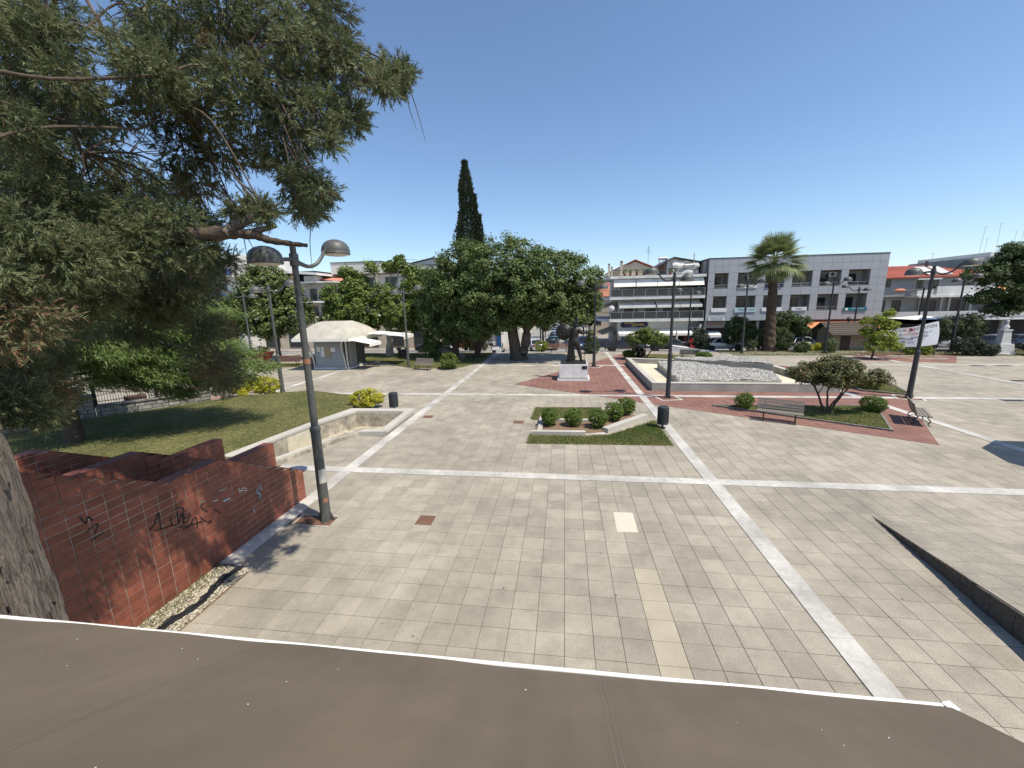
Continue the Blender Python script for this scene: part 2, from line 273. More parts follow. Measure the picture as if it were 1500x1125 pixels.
# ------------------------------------------------------------------ mesh helpers
class MB:
    """collects shapes and links them as ONE mesh object"""
    def __init__(s, off=(0, 0, 0)):
        s.v = []; s.f = []; s.o = Vector(off); s.t = []; s.tint = 0.5
    def add(s, vs, fs):
        b = len(s.v); s.v += [tuple(Vector(p)-s.o) for p in vs]; s.f += [tuple(b+i for i in f) for f in fs]; s.t += [s.tint]*len(fs); return s
    def quad(s, a, b, c, d): return s.add([a, b, c, d], [(0, 1, 2, 3)])
    def box(s, x0, x1, y0, y1, z0, z1):
        return s.add([(x0, y0, z0), (x1, y0, z0), (x1, y1, z0), (x0, y1, z0), (x0, y0, z1), (x1, y0, z1), (x1, y1, z1), (x0, y1, z1)],
                     [(3, 2, 1, 0), (4, 5, 6, 7), (0, 1, 5, 4), (1, 2, 6, 5), (2, 3, 7, 6), (3, 0, 4, 7)])
    def obox(s, c, size, rz=0, rx=0, ry=0):
        R = Matrix.Rotation(rz, 3, 'Z') @ Matrix.Rotation(ry, 3, 'Y') @ Matrix.Rotation(rx, 3, 'X'); h = [k/2 for k in size]; c = Vector(c)
        vs = [c+R@Vector((sx*h[0], sy*h[1], sz*h[2])) for sz in (-1, 1) for sx, sy in ((-1, -1), (1, -1), (1, 1), (-1, 1))]
        return s.add(vs, [(3, 2, 1, 0), (4, 5, 6, 7), (0, 1, 5, 4), (1, 2, 6, 5), (2, 3, 7, 6), (3, 0, 4, 7)])
    def prism(s, poly, z0, z1):
        n = len(poly); zt = (lambda p: z1(p)) if callable(z1) else (lambda p: z1); zb = (lambda p: z0(p)) if callable(z0) else (lambda p: z0)
        vs = [(p[0], p[1], zb(p)) for p in poly]+[(p[0], p[1], zt(p)) for p in poly]
        return s.add(vs, [tuple(range(n-1, -1, -1)), tuple(range(n, 2*n))]+[(i, (i+1) % n, n+(i+1) % n, n+i) for i in range(n)])
    def xprism(s, prof, x0, x1):       # profile in (y, z), swept along x
        n = len(prof); vs = [(x0, p[0], p[1]) for p in prof]+[(x1, p[0], p[1]) for p in prof]
        return s.add(vs, [tuple(range(n)), tuple(range(2*n-1, n-1, -1))]+[(i, n+i, n+(i+1) % n, (i+1) % n) for i in range(n)])
    def yprism(s, prof, y0, y1):       # profile in (x, z), swept along y
        n = len(prof); vs = [(p[0], y0, p[1]) for p in prof]+[(p[0], y1, p[1]) for p in prof]
        return s.add(vs, [tuple(range(n)), tuple(range(2*n-1, n-1, -1))]+[(i, n+i, n+(i+1) % n, (i+1) % n) for i in range(n)])
    def tube(s, pts, r, n=8):
        pts = [Vector(p) for p in pts]; m = len(pts); rr = r if isinstance(r, (list, tuple)) else [r]*m
        vs = []; ref = Vector((0.12, 0.31, 0.94)).normalized()
        for i, p in enumerate(pts):
            d = (pts[min(i+1, m-1)]-pts[max(i-1, 0)]).normalized()
            a = d.cross(ref if abs(d.dot(ref)) < 0.95 else Vector((1, 0, 0))).normalized(); b = d.cross(a)
            vs += [p+(a*math.cos(k*math.tau/n)+b*math.sin(k*math.tau/n))*rr[i] for k in range(n)]
        fs = [(i*n+k, i*n+(k+1) % n, (i+1)*n+(k+1) % n, (i+1)*n+k) for i in range(m-1) for k in range(n)]
        fs += [tuple(range(n-1, -1, -1)), tuple(range((m-1)*n, m*n))]
        return s.add(vs, fs)
    def lathe(s, prof, c=(0, 0, 0), n=20, sx=1, sy=1):
        vs = [(c[0]+r*math.cos(k*math.tau/n)*sx, c[1]+r*math.sin(k*math.tau/n)*sy, c[2]+z) for r, z in prof for k in range(n)]
        m = len(prof)
        fs = [(i*n+k, i*n+(k+1) % n, (i+1)*n+(k+1) % n, (i+1)*n+k) for i in range(m-1) for k in range(n)]
        fs += [tuple(range(n-1, -1, -1)), tuple(range((m-1)*n, m*n))]
        return s.add(vs, fs)
    def mesh(s, name, m, smooth=False):
        me = bpy.data.meshes.new(name); me.from_pydata([tuple(v) for v in s.v], [], s.f)
        a = me.attributes.new('tint', 'FLOAT', 'FACE'); a.data.foreach_set('value', s.t)
        if smooth: me.polygons.foreach_set('use_smooth', [True]*len(me.polygons)); me.set_sharp_from_angle(angle=rad(40))
        if m: me.materials.append(m)
        me.update(); return me
    def build(s, name, m, parent=None, smooth=False, kind=None):
        return link(name, s.mesh(name, m, smooth), parent, kind)

def link(name, data, parent=None, kind=None, loc=None):
    o = bpy.data.objects.new(name, data); C.objects.link(o)
    if parent: o.parent = parent
    if loc: o.location = loc
    if kind: o['kind'] = kind
    return o
def tag(o, label, cat, group=None):
    o['label'] = label; o['category'] = cat
    if group: o['group'] = group
    return o
def thing(name, label, cat, loc=(0, 0, 0), rz=0, group=None):
    o = bpy.data.objects.new(name, None); C.objects.link(o); o.location = loc; o.rotation_euler = (0, 0, rz)
    o.empty_display_size = 0.2
    return tag(o, label, cat, group)
def copy_tree(o, parent=None, loc=None, rz=None, label=None, scale=None):
    c = o.copy(); C.objects.link(c)
    if parent: c.parent = parent
    if loc is not None: c.location = loc
    if rz is not None: c.rotation_euler = (0, 0, rz)
    if scale is not None: c.scale = (scale,)*3 if not isinstance(scale, tuple) else scale
    if label: c['label'] = label
    for ch in list(o.children): copy_tree(ch, c)
    return c
def text(body, m, parent, loc, size, rot=(math.pi/2, 0, 0), ext=0.006, align='CENTER', name='lettering', sx=1.0):
    cu = bpy.data.curves.new(name, 'FONT'); cu.body = body; cu.size = size; cu.extrude = ext; cu.align_x = align; cu.align_y = 'CENTER'
    cu.materials.append(m); cu.resolution_u = 3
    o = bpy.data.objects.new(name, cu); C.objects.link(o); o.parent = parent; o.location = loc; o.rotation_euler = rot; o.scale = (sx, 1, 1); return o
def smooth_path(pts, k=4):
    """Catmull-Rom through points"""
    P = [Vector(p) for p in pts]; out = []
    for i in range(len(P)-1):
        a, b, c, d = P[max(i-1, 0)], P[i], P[i+1], P[min(i+2, len(P)-1)]
        for j in range(k):
            t = j/k
            out.append(0.5*((2*b)+(c-a)*t+(2*a-5*b+4*c-d)*t*t+(3*b-a-3*c+d)*t**3))
    return out+[P[-1]]
def inpoly(x, y, poly):
    r = False; j = len(poly)-1
    for i in range(len(poly)):
        xi, yi = poly[i][:2]; xj, yj = poly[j][:2]
        if (yi > y) != (yj > y) and x < (xj-xi)*(y-yi)/(yj-yi)+xi: r = not r
        j = i
    return r
def np_mesh(name, V, F, m, tint=None, smooth=False):
    """V (n,3), F (m,k) with fixed k; tint per face"""
    me = bpy.data.meshes.new(name); V = np.asarray(V, np.float32); F = np.asarray(F, np.int32); k = F.shape[1]
    me.vertices.add(len(V)); me.vertices.foreach_set('co', V.ravel())
    me.loops.add(F.size); me.loops.foreach_set('vertex_index', F.ravel())
    me.polygons.add(len(F)); me.polygons.foreach_set('loop_start', np.arange(0, F.size, k, dtype=np.int32))
    me.polygons.foreach_set('loop_total', np.full(len(F), k, np.int32))
    me.polygons.foreach_set('use_smooth', np.full(len(F), bool(smooth)))
    if tint is not None:
        a = me.attributes.new('tint', 'FLOAT', 'FACE'); a.data.foreach_set('value', np.asarray(tint, np.float32))
    me.materials.append(m); me.update(calc_edges=True); return me

# ------------------------------------------------------------------ foliage helpers
def unit(a): return a/np.maximum(np.linalg.norm(a, axis=-1, keepdims=True), 1e-9)
def leaves(rng, P, N, size, aspect=0.55, jitter=0.35):
    """diamond leaves at points P with rough normals N"""
    n = len(P); T = unit(np.cross(N, rng.normal(size=(n, 3)))); B = np.cross(N, T)
    L = size*rng.uniform(1-jitter, 1+jitter, (n, 1)); Wd = L*aspect
    V = np.stack([P-T*L*.5, P+B*Wd*.5+N*L*.06, P+T*L*.5, P-B*Wd*.5+N*L*.06], 1).reshape(-1, 3)
    return V, np.arange(4*n).reshape(n, 4)
def crown_mesh(name, m, blobs, nclump, per, leaf, seed, clump=0.45, shell=0.55, upbias=0.5, aspect=0.55, tintshift=0.0, flat=0.8):
    """blobs: (x,y,z,rx,ry,rz[,weight]) ellipsoids; leaves gather in clumps through the outer shell of each"""
    rng = np.random.default_rng(seed); B = np.array([b[:6] for b in blobs], float)
    wts = np.array([(b[6] if len(b) > 6 else 1)*(b[3]*b[4]*b[5])**(2/3) for b in blobs]); wts /= wts.sum()
    idx = rng.choice(len(B), nclump, p=wts); d = unit(rng.normal(size=(nclump, 3)))
    r = rng.uniform(shell**3, 1, (nclump, 1))**(1/3); ctr = B[idx, :3]+d*r*B[idx, 3:]
    csz = clump*rng.uniform(.6, 1.35, (nclump, 1)); ct = rng.uniform(0.0, 1, nclump)
    out = unit(d/np.maximum(B[idx, 3:], .1))
    k = np.repeat(np.arange(nclump), per)
    off = unit(rng.normal(size=(len(k), 3)))*rng.uniform(0.15, 1, (len(k), 1))**.6
    off[:, 2] *= flat
    P = ctr[k]+off*csz[k]
    N = unit(out[k]*.5+off*.6+rng.normal(size=P.shape)*.55+np.array([0, 0, upbias]))
    V, F = leaves(rng, P, N, leaf, aspect)
    tint = np.clip(.30*ct[k]+rng.uniform(0, .7, len(k))+tintshift, 0, 1)
    return np_mesh(name, V, F, m, tint)
def trunk_mb(mb, base, top, r0, r1, bend=0.15, seed=0, n=9, flare=1.35):
    rnd = random.Random(seed); b, t = Vector(base), Vector(top); pts = []; rr = []
    for i in range(7):
        u = i/6; j = bend*(t-b).length*.12
        pts.append(b.lerp(t, u)+Vector((rnd.uniform(-j, j), rnd.uniform(-j, j), 0))*(1 if 0 < i < 6 else 0))
        rr.append((r0+(r1-r0)*u)*(flare if i == 0 else 1))
    mb.tube(smooth_path(pts, 2), [np.interp(i/12, [k/6 for k in range(7)], rr) for i in range(13)], n)
    return mb
def tree(name, label, base, trunks, blobs, leafm, barkm, nclump, per, leaf, seed, group=None, cat='tree', limbs=5, **kw):
    """trunks: list of (bottom, top, r0, r1) in world coordinates"""
    t = thing(name, label, cat, base, 0, group); rnd = random.Random(seed); mb = MB(base)
    for i, (a, b, ra, rb) in enumerate(trunks): trunk_mb(mb, a, b, ra, rb, seed=seed+i)
    for i in range(limbs):
        a, b, ra, rb = trunks[i % len(trunks)]; bl = blobs[i % len(blobs)]; q = Vector(a).lerp(Vector(b), rnd.uniform(.6, 1))
        e = Vector(bl[:3])+Vector((rnd.uniform(-.6, .6)*bl[3], rnd.uniform(-.6, .6)*bl[4], rnd.uniform(-.1, .7)*bl[5]))
        mid = q.lerp(e, .5)+Vector((0, 0, .12*(e-q).length))
        mb.tube(smooth_path([q, mid, e], 4), [rb*.7*(1-.8*k/8) for k in range(9)], 6)
    mb.build('trunk', barkm, t, True)
    bl2 = [(b[0]-base[0], b[1]-base[1], b[2]-base[2])+tuple(b[3:]) for b in blobs]
    link('crown', crown_mesh('crown', leafm, bl2, nclump, per, leaf, seed, **kw), t)
    return t
def bush(name, label, x, y, z, rx, ry, h, leafm, n, leaf, seed, group=None, lumps=5, cat='shrub', clump=0.12, **kw):
    """rounded shrub: several overlapping lobes of small leaves round short stems"""
    t = thing(name, label, cat, (x, y, z), 0, group); rnd = random.Random(seed); bl = [(0, 0, h*.52, rx*.86, ry*.86, h*.5, 2)]
    for i in range(lumps):
        a = rnd.uniform(0, math.tau); bl.append((rx*.38*math.cos(a), ry*.38*math.sin(a), h*rnd.uniform(.42, .62), rx*.62, ry*.62, h*.4))
    mb = MB()
    for i in range(6):
        a = i*math.tau/6+rnd.uniform(-.3, .3); mb.tube([(0, 0, 0), (rx*.2*math.cos(a), ry*.2*math.sin(a), h*.3), (rx*.55*math.cos(a), ry*.55*math.sin(a), h*.7)], [.02, .016, .006], 5)
    mb.build('stem', M['bark_dark'], t)
    link('foliage', crown_mesh('foliage', leafm, bl, n, 26, leaf, seed, clump=clump, **kw), t)
    return t

# ================================================================== THE SETTING
rnd = random.Random(7)
LX = [-42.4, -30.8, -19.1, -7.3, 4.5, 16.02, 27.4, 38.9]
LY = [0.6, 12.1, 23.6, 35.0, 46.4]
BASIN = [(-10.36, 18.45), (-7.85, 18.5), (-7.85, 15.95), (-8.6, 15.85), (-9.3, 14.75), (-10.25, 12.2), (-11.82, 12.2), (-11.25, 15.95)]
LAWN = [(-12.25, 12.2), (-11.62, 16.1), (-10.9, 18.9), (-11.4, 20.2), (-12.6, 22.0), (-15.9, 23.2), (-18.0, 22.4), (-19.8, 21.0), (-20.5, 20.3), (-23.6, 16.2), (-24.2, 13.0), (-24.6, 2.0), (-10.85, 2.0), (-10.85, 12.2)]
RED = [(-3.39, 26.77), (13.75, 15.99), (20.47, 27.3), (17.4, 35.4), (5.9, 42.6)]
REDFAR = [(25.3, 37.6), (31.0, 36.0), (34.9, 40.6), (33.6, 43.3), (27.4, 43.2)]
FOUNT = [(5.32, 24.92), (15.72, 24.72), (15.45, 33.2), (5.41, 36.2)]
RT = (7.74, 10.43); RSL = 0.117; RS = 0.117                     # tip of the raised paving, skew of its edge, its slope

def sheet(name, outer, z, m, hole=None, kind='structure', parent=None):
    bm = bmesh.new(); loops = [outer]+([hole] if hole else []); es = []
    for lp in loops:
        vs = [bm.verts.new((p[0], p[1], z(p[1]) if callable(z) else z)) for p in lp]
        es += [bm.edges.new((vs[i], vs[(i+1) % len(vs)])) for i in range(len(vs))]
    bmesh.ops.triangle_fill(bm, use_beauty=True, edges=es)
    for f in bm.faces:
        if f.normal.z < 0: f.normal_flip()
    me = bpy.data.meshes.new(name); bm.to_mesh(me); bm.free(); me.materials.append(m)
    return link(name, me, parent, kind)

ground = sheet('plaza_ground', [(-60, -6), (60, -6), (60, 44), (-60, 44)], -0.012, M['joint'], BASIN)
far = MB()
ys = [44, 46, 48, 50, 52, 54, 900]
for a, b in zip(ys, ys[1:]):
    far.quad((-900, a, zg(a)-.012), (900, a, zg(a)-.012), (900, b, zg(b)-.012), (-900, b, zg(b)-.012))
for x0, x1 in ((-900, -60), (60, 900)): far.quad((x0, -300, -.03), (x1, -300, -.03), (x1, 44, -.012), (x0, 44, -.012))
far.quad((-60, -300, -.03), (60, -300, -.03), (60, -6, -.012), (-60, -6, -.012))
far.build('far_ground', M['farpave'], kind='structure')
MB().box(-70, -33.0, 2.0, 43.9, -.03, .004).build('side_pavement', M['farpave'], kind='structure')
rd = MB()
for a, b in ((46.5, 48), (48, 50), (50, 52), (52, 53.0)):
    rd.quad((-70, a, zg(a)+.006), (70, a, zg(a)+.006), (70, b, zg(b)+.006), (-70, b, zg(b)+.006))
rd.quad((-6.5, 53.0, zg(53)+.006), (4.2, 53.0, zg(53)+.006), (4.2, 54, zg(54)+.006), (-6.5, 54, zg(54)+.006))
rd.quad((-6.5, 54, -.834), (4.2, 54, -.834), (4.2, 320, -.834), (-6.5, 320, -.834))
rd.build('road', M['asphalt'], kind='structure')
pv = MB()
pv.box(4.3, 70, 53.05, 56, -.9, -.70); pv.box(-70, -6.6, 53.05, 56, -.9, -.70); pv.box(2.6, 4.2, 56.1, 200, -.9, -.72); pv.box(-8.6, -6.6, 56.1, 200, -.9, -.72)
pv.build('pavement', M['farpave'], kind='structure')

# ---- granite paving: one box with worn arris per tile
def tile_geom(px, py, h=0.014, ch=0.004):
    a, b = px/2-.0035, py/2-.0035
    vs = [(-a, -b, -h), (a, -b, -h), (a, b, -h), (-a, b, -h), (-a, -b, -ch), (a, -b, -ch), (a, b, -ch), (-a, b, -ch),
          (-a+ch, -b+ch, 0), (a-ch, -b+ch, 0), (a-ch, b-ch, 0), (-a+ch, b-ch, 0)]
    fs = [(8, 9, 10, 11)]+[(4+i, 4+(i+1) % 4, 8+(i+1) % 4, 8+i) for i in range(4)]+[(i, (i+1) % 4, 4+(i+1) % 4, 4+i) for i in range(4)]
    return vs, fs
def skip(x, y):
    if any(inpoly(x+dx, y+dy, BASIN) for dx in (-.22, .22) for dy in (-.22, .22)) or inpoly(x, y, LAWN): return True
    if x < -7.4 and y < 9.9: return True
    if x < -6.62 and y < 6.98: return True
    if -6.9 < x < -5.92 and 8.66 < y < 9.18: return True
    if x > RT[0]+.4 and y < RT[1]-.24: return True
    if inpoly(x, y, FOUNT): return True
    if all(inpoly(x+dx, y+dy, RED) for dx in (-.5, .5) for dy in (-.5, .5)): return True
    return False
tiles = []
for xa, xb in zip(LX, LX[1:]):
    for ya, yb in zip(LY, LY[1:]):
        px = (xb-xa-.4)/24; py = (yb-ya-.4)/24
        for i in range(24):
            for j in range(24):
                x = xa+.2+(i+.5)*px; y = ya+.2+(j+.5)*py
                if y < 3.2 or y > 46 or x < -33 or skip(x, y): continue
                tiles.append((x, y, px, py))
def tile_tint(x, y):
    """every slab has its own shade; the replaced strip right of the crack is paler"""
    r = random.Random('%.2f/%.2f' % (x, y)).random()
    t = .5+(r-.5)*1.0
    if 1.28 < x < 1.76 and 4 < y < 7.6: t = 1.7+.5*r
    return t
def seen(x, y):
    d = Vector((x, y, -CAMH)); z = d.dot(fw); u = d.dot(r2)/z*589.97; v = -d.dot(u2)/z*589.97
    return z > .5 and abs(u) < 760 and abs(v) < 570 and y > 4.05 and x < 6.9
near = sorted([t for t in tiles if seen(t[0], t[1])], key=lambda t: t[0]**2+t[1]**2+CAMH**2)[:262]
nearset = set((t[0], t[1]) for t in near)
cache = {}
rt_ = random.Random(3)
for x, y, px, py in near:
    pale = 1.28 < x < 1.80 and 4 < y < 7.6; k = (round(px, 4), round(py, 4), round(tile_tint(x, y)*11), pale)
    if k not in cache:
        mb = MB(); mb.tint = tile_tint(x, y); mb.add(*tile_geom(px, py)); cache[k] = mb.mesh('paving_tile', M['paver_pale' if pale else 'paver'])
    o = link('paving_tile', cache[k], ground, loc=(x, y, rt_.uniform(-.0012, .0022)))
    o.rotation_euler = (rt_.uniform(-.003, .003), rt_.uniform(-.003, .003), 0)
V = []; F = []; T = []
for x, y, px, py in tiles:
    if (x, y) in nearset: continue
    vs, fs = tile_geom(px, py); b = len(V); z = rt_.uniform(-.0012, .0022)+zg(y)
    V += [(a+x, c+y, d+z) for a, c, d in vs]; F += [tuple(b+i for i in f) for f in fs]; T += [tile_tint(x, y)]*len(fs)
link('paving_tile_field', np_mesh('paving_tile_field', V, F, M['paver'], T), ground, 'stuff')
KE = [((-7.62, 18.5), (-7.62, 15.8)), ((-7.62, 15.8), (-8.62, 15.7)), ((-8.62, 15.7), (-9.4, 14.68)), ((-9.4, 14.68), (-10.36, 12.1))]
def segd(p, a, b):
    a, b, p = Vector(a), Vector(b), Vector(p); u = max(0, min(1, (p-a).dot(b-a)/(b-a).length_squared)); return (a+(b-a)*u-p).length
def clip(poly, f):
    out = []
    for i in range(len(poly)):
        p, q = poly[i], poly[(i+1) % len(poly)]; a, b = f(p), f(q)
        if a >= 0: out.append(p)
        if (a >= 0) != (b >= 0): s = a/(a-b); out.append((p[0]+(q[0]-p[0])*s, p[1]+(q[1]-p[1])*s))
    return out
cut = MB()
for xa, xb in ((-19.1, -7.3),):                                        # tiles cut along the foot of the basin kerb
    for ya, yb in zip(LY, LY[1:]):
        px = (xb-xa-.4)/24; py = (yb-ya-.4)/24
        for i in range(24):
            for j in range(24):
                x = xa+.2+(i+.5)*px; y = ya+.2+(j+.5)*py
                if any((x, y) == t_[:2] for t_ in ()) or not skip(x, y) or inpoly(x, y, LAWN) or y < 11.5 or min(segd((x, y), a, b) for a, b in KE) > .36: continue
                q = [(x-px/2+.0035, y-py/2+.0035), (x+px/2-.0035, y-py/2+.0035), (x+px/2-.0035, y+py/2-.0035), (x-px/2+.0035, y+py/2-.0035)]
                for a, b in KE:
                    if q and segd((x, y), a, b) < .36: q = clip(q, lambda p: (b[1]-a[1])*(p[0]-a[0])*-1+(b[0]-a[0])*(p[1]-a[1]) if False else -((b[0]-a[0])*(p[1]-a[1])-(b[1]-a[1])*(p[0]-a[0]))*-1)
                if q and len(q) > 2 and not inpoly(sum(p[0] for p in q)/len(q), sum(p[1] for p in q)/len(q), BASIN):
                    cut.tint = tile_tint(x, y); cut.prism(q, -.014, 0)
cut.build('cut_paving_tile', M['paver'], ground, kind='stuff')
t = MB().add([(1.29, 9.08, .0045), (1.79, 9.10, .0045), (1.81, 10.03, .0045), (1.31, 10.02, .0045), (1.29, 9.08, -.006), (1.79, 9.10, -.006), (1.81, 10.03, -.006), (1.31, 10.02, -.006)],
             [(0, 1, 2, 3), (4, 5, 1, 0), (5, 6, 2, 1), (6, 7, 3, 2), (7, 4, 0, 3)]).build('cream_slab', M['newtile'], ground)

# ---- white marble lines, laid slab by slab
def line(ax, c, a, b, gaps=(), top=.018):
    mb = MB(); r = random.Random(int(c*10)+int(a)); segs = []; s0 = a
    for g0, g1 in sorted(gaps):
        if g1 > a and g0 < b:
            if g0 > s0: segs.append((s0, g0))
            s0 = max(s0, g1)
    if s0 < b: segs.append((s0, b))
    for a_, b_ in segs:
        p = a_
        while p < b_-.02:
            q = min(p+r.uniform(.85, 1.15), b_); q = b_ if b_-q < .3 else q
            mb.tint = r.uniform(.1, .9); zz = top+r.uniform(-.001, .001)
            if ax == 'x': mb.box(p+.002, q-.002, c-.2, c+.2, zg(c)-.01, zg(c)+zz)
            else: mb.prism([(c-.2, p+.002), (c+.2, p+.002), (c+.2, q-.002), (c-.2, q-.002)], lambda s: zg(s[1])-.01, lambda s: zg(s[1])+zz)
            p = q
    mb.build('white_paving_line', M['marble_line'], kind='structure')
for c, a, b, g in ((-7.3, 7.0, 46.3, ()), (4.5, 3.2, 49.5, ()), (16.02, 12.3, 46.3, ()), (27.4, 12.3, 46.3, ()), (-19.1, 23.8, 32.5, ()), (38.9, 12.3, 46, ())): line('y', c, a, b, g)
for c, a, b, g in ((12.1, -9.9, 44, ((-7.5, -7.1), (4.3, 4.7), (15.82, 16.22), (27.2, 27.6), (38.7, 39.1))),
                   (23.6, -16.6, 44, ((-7.5, -7.1), (4.3, 4.7), (15.82, 16.22), (27.2, 27.6), (38.7, 39.1))),
                   (35.0, -30, 44, ((-7.5, -7.1), (4.3, 4.7), (5.2, 15.9), (15.82, 16.22), (27.2, 27.6), (38.7, 39.1), (-23, -13.2)))): line('x', c, a, b, g, .0165)

# ---- red brick paving
def flat(name, poly, top, m, bottom=-.01, kind='structure', parent=None):
    mb = MB(); mb.prism(poly, lambda p: zg(p[1])+bottom, lambda p: zg(p[1])+top); return mb.build(name, m, parent, kind=kind)
flat('red_brick_paving', RED, .011, M['redpaver'])
flat('red_brick_paving', REDFAR, .011, M['redpaver'])

# ---- raised paving on the right with its broken kerb
ramp = link('raised_paving', None) if False else None
def rz(y): return max(0, RS*(RT[1]-y))
def rxedge(y): return RT[0]-RSL*(RT[1]-y)
mb = MB(); n = 8; yy = [RT[1]-(RT[1]-2.6)*k/n for k in range(n+1)]
for a, b in zip(yy, yy[1:]):
    mb.add([(rxedge(a), a, -.02), (rxedge(a)+.001, a, rz(a)-.012), (rxedge(b)+.001, b, rz(b)-.012), (rxedge(b), b, -.02)], [(0, 1, 2, 3)])
    mb.quad((rxedge(a), a, rz(a)-.012), (rxedge(b), b, rz(b)-.012), (20, b, rz(b)-.012), (20, a, rz(a)-.012))
ramp = mb.build('raised_paving', M['joint'], kind='structure')
def clip(poly, f):
    out = []
    for i in range(len(poly)):
        p, q = poly[i], poly[(i+1) % len(poly)]; a, b = f(p), f(q)
        if a >= 0: out.append(p)
        if (a >= 0) != (b >= 0): s = a/(a-b); out.append((p[0]+(q[0]-p[0])*s, p[1]+(q[1]-p[1])*s))
    return out
edge = lambda p: p[0]-rxedge(p[1])-.012
px = (16.02-4.5-.4)/24; py = (11.5-.4)/24; cnt = 0; rest = MB()
for i in range(5, 24):
    for j in range(4, 21):
        x0 = 4.7+i*px+.0035; y0 = .8+j*py+.0035; q = [(x0, y0), (x0+px-.007, y0), (x0+px-.007, y0+py-.007), (x0, y0+py-.007)]
        q = clip(q, edge); q = clip(q, lambda p: RT[1]+.02-p[1]) if q else q
        if len(q) < 3: continue
        tgt = rest if (x0 > 11.5) else MB(); tgt.tint = .5+(rt_.random()-.5)*.8
        tgt.prism(q, lambda p: rz(p[1])-.014, lambda p: rz(p[1])+.002)
        if tgt is not rest: tgt.build('paving_tile', M['paver'], ramp); cnt += 1
rest.build('paving_tile_field', M['paver'], ramp, kind='stuff')
ks = [(2.6, 3.7), (3.71, 4.7), (4.71, 5.72), (5.73, 6.6), (6.61, 7.35)]
for a, b in ks:                                                       # side slabs still in place
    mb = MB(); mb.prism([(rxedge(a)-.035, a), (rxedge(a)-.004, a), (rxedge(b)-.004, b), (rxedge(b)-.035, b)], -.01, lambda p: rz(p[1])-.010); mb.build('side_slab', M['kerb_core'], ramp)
mb = MB(); rr = random.Random(5)                                       # rough bare edge where slabs have broken off
pts = np.linspace(7.36, 10.2, 34)
for a, b in zip(pts, pts[1:]):
    da, db = rr.uniform(.0, .05), rr.uniform(.0, .05)
    for k in range(3):
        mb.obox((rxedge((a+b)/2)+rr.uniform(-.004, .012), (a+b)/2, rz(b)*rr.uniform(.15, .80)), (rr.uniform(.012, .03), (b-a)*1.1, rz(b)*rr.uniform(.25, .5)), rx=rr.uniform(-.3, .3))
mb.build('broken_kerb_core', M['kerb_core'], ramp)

# ---- covers, grates, gravel strip
def plate(name, label, pts, m, z=.012, group=None, cat='cover', frame=True):
    cx = sum(p[0] for p in pts)/4; cy = sum(p[1] for p in pts)/4; t = thing(name, label, cat, (cx, cy, zg(cy)), 0, group)
    L = [(p[0]-cx, p[1]-cy) for p in pts]
    MB().prism([(a*.95, b*.95) for a, b in L], -.006, z).build('plate', m, t)
    if frame:
        mb = MB()
        for i in range(4):
            a, b = L[i], L[(i+1) % 4]; mb.prism([a, b, (b[0]*.96, b[1]*.96), (a[0]*.96, a[1]*.96)], -.006, z-.003)
        mb.build('rim', M['concrete'], t)
    return t
plate('access_cover', 'square rusty access cover set in the paving right of the nearest lamp post', [(-3.77, 8.94), (-3.32, 8.94), (-3.32, 9.40), (-3.77, 9.40)], M['rust'])
plate('access_cover', 'rusty access cover beside the low front kerb of the planting bed of round bushes', [(-2.35, 17.75), (-1.85, 17.75), (-1.85, 18.2), (-2.35, 18.2)], M['rust'])
plate('access_cover', 'rusty cover at the right end of the long stone ledge, beside the white line', [(-6.95, 18.4), (-6.45, 18.4), (-6.45, 18.85), (-6.95, 18.85)], M['rust'])
for i, (x, y, lab) in enumerate(((31.3, 34.6, 'dark drain grille on the far right paving, left one of the close pair'), (32.9, 34.5, 'dark drain grille on the far right paving, right one of the close pair'), (28.4, 28.6, 'dark drain grille near the right edge, along the slanting white line'), (22.9, 23.2, 'dark drain grille on the white line right of the rightmost near lamp'))):
    plate('drain_grille', lab, [(x-.5, y-.18), (x+.5, y-.18), (x+.5, y+.18), (x-.5, y+.18)], M['iron'], .02, 'drain grilles on the right of the square')
g = thing('lamp_base_grate', 'rusty perforated grate in a pale frame beside the foot of the nearest lamp post', 'grate', (-6.5, 8.9, 0))
MB().box(-.42, .07, -.22, .22, -.006, .004).build('grate_plate', M['rust'], g)
MB().box(.085, .56, -.22, .22, -.006, .006).build('foot_plate', M['rust'], g)
mb = MB()
for a in ((-.47, -.425, -.27, .27), (-.42, .56, -.27, -.225), (-.42, .56, .225, .27)): mb.box(*a, -.006, .010)
mb.build('rim', M['coping'], g)
mb = MB()
for i in range(9):
    for j in range(8): mb.lathe([(.012, 0), (.012, .002)], (-.38+i*.05, -.18+j*.051, .0041), 6)
mb.build('hole', M['iron'], g, kind='stuff')
bed = sheet('gravel_bed', [(-7.5, 2.0), (-6.63, 2.0), (-6.63, 6.98), (-7.5, 6.98)], -.004, M['soil'])
rng = np.random.default_rng(11)
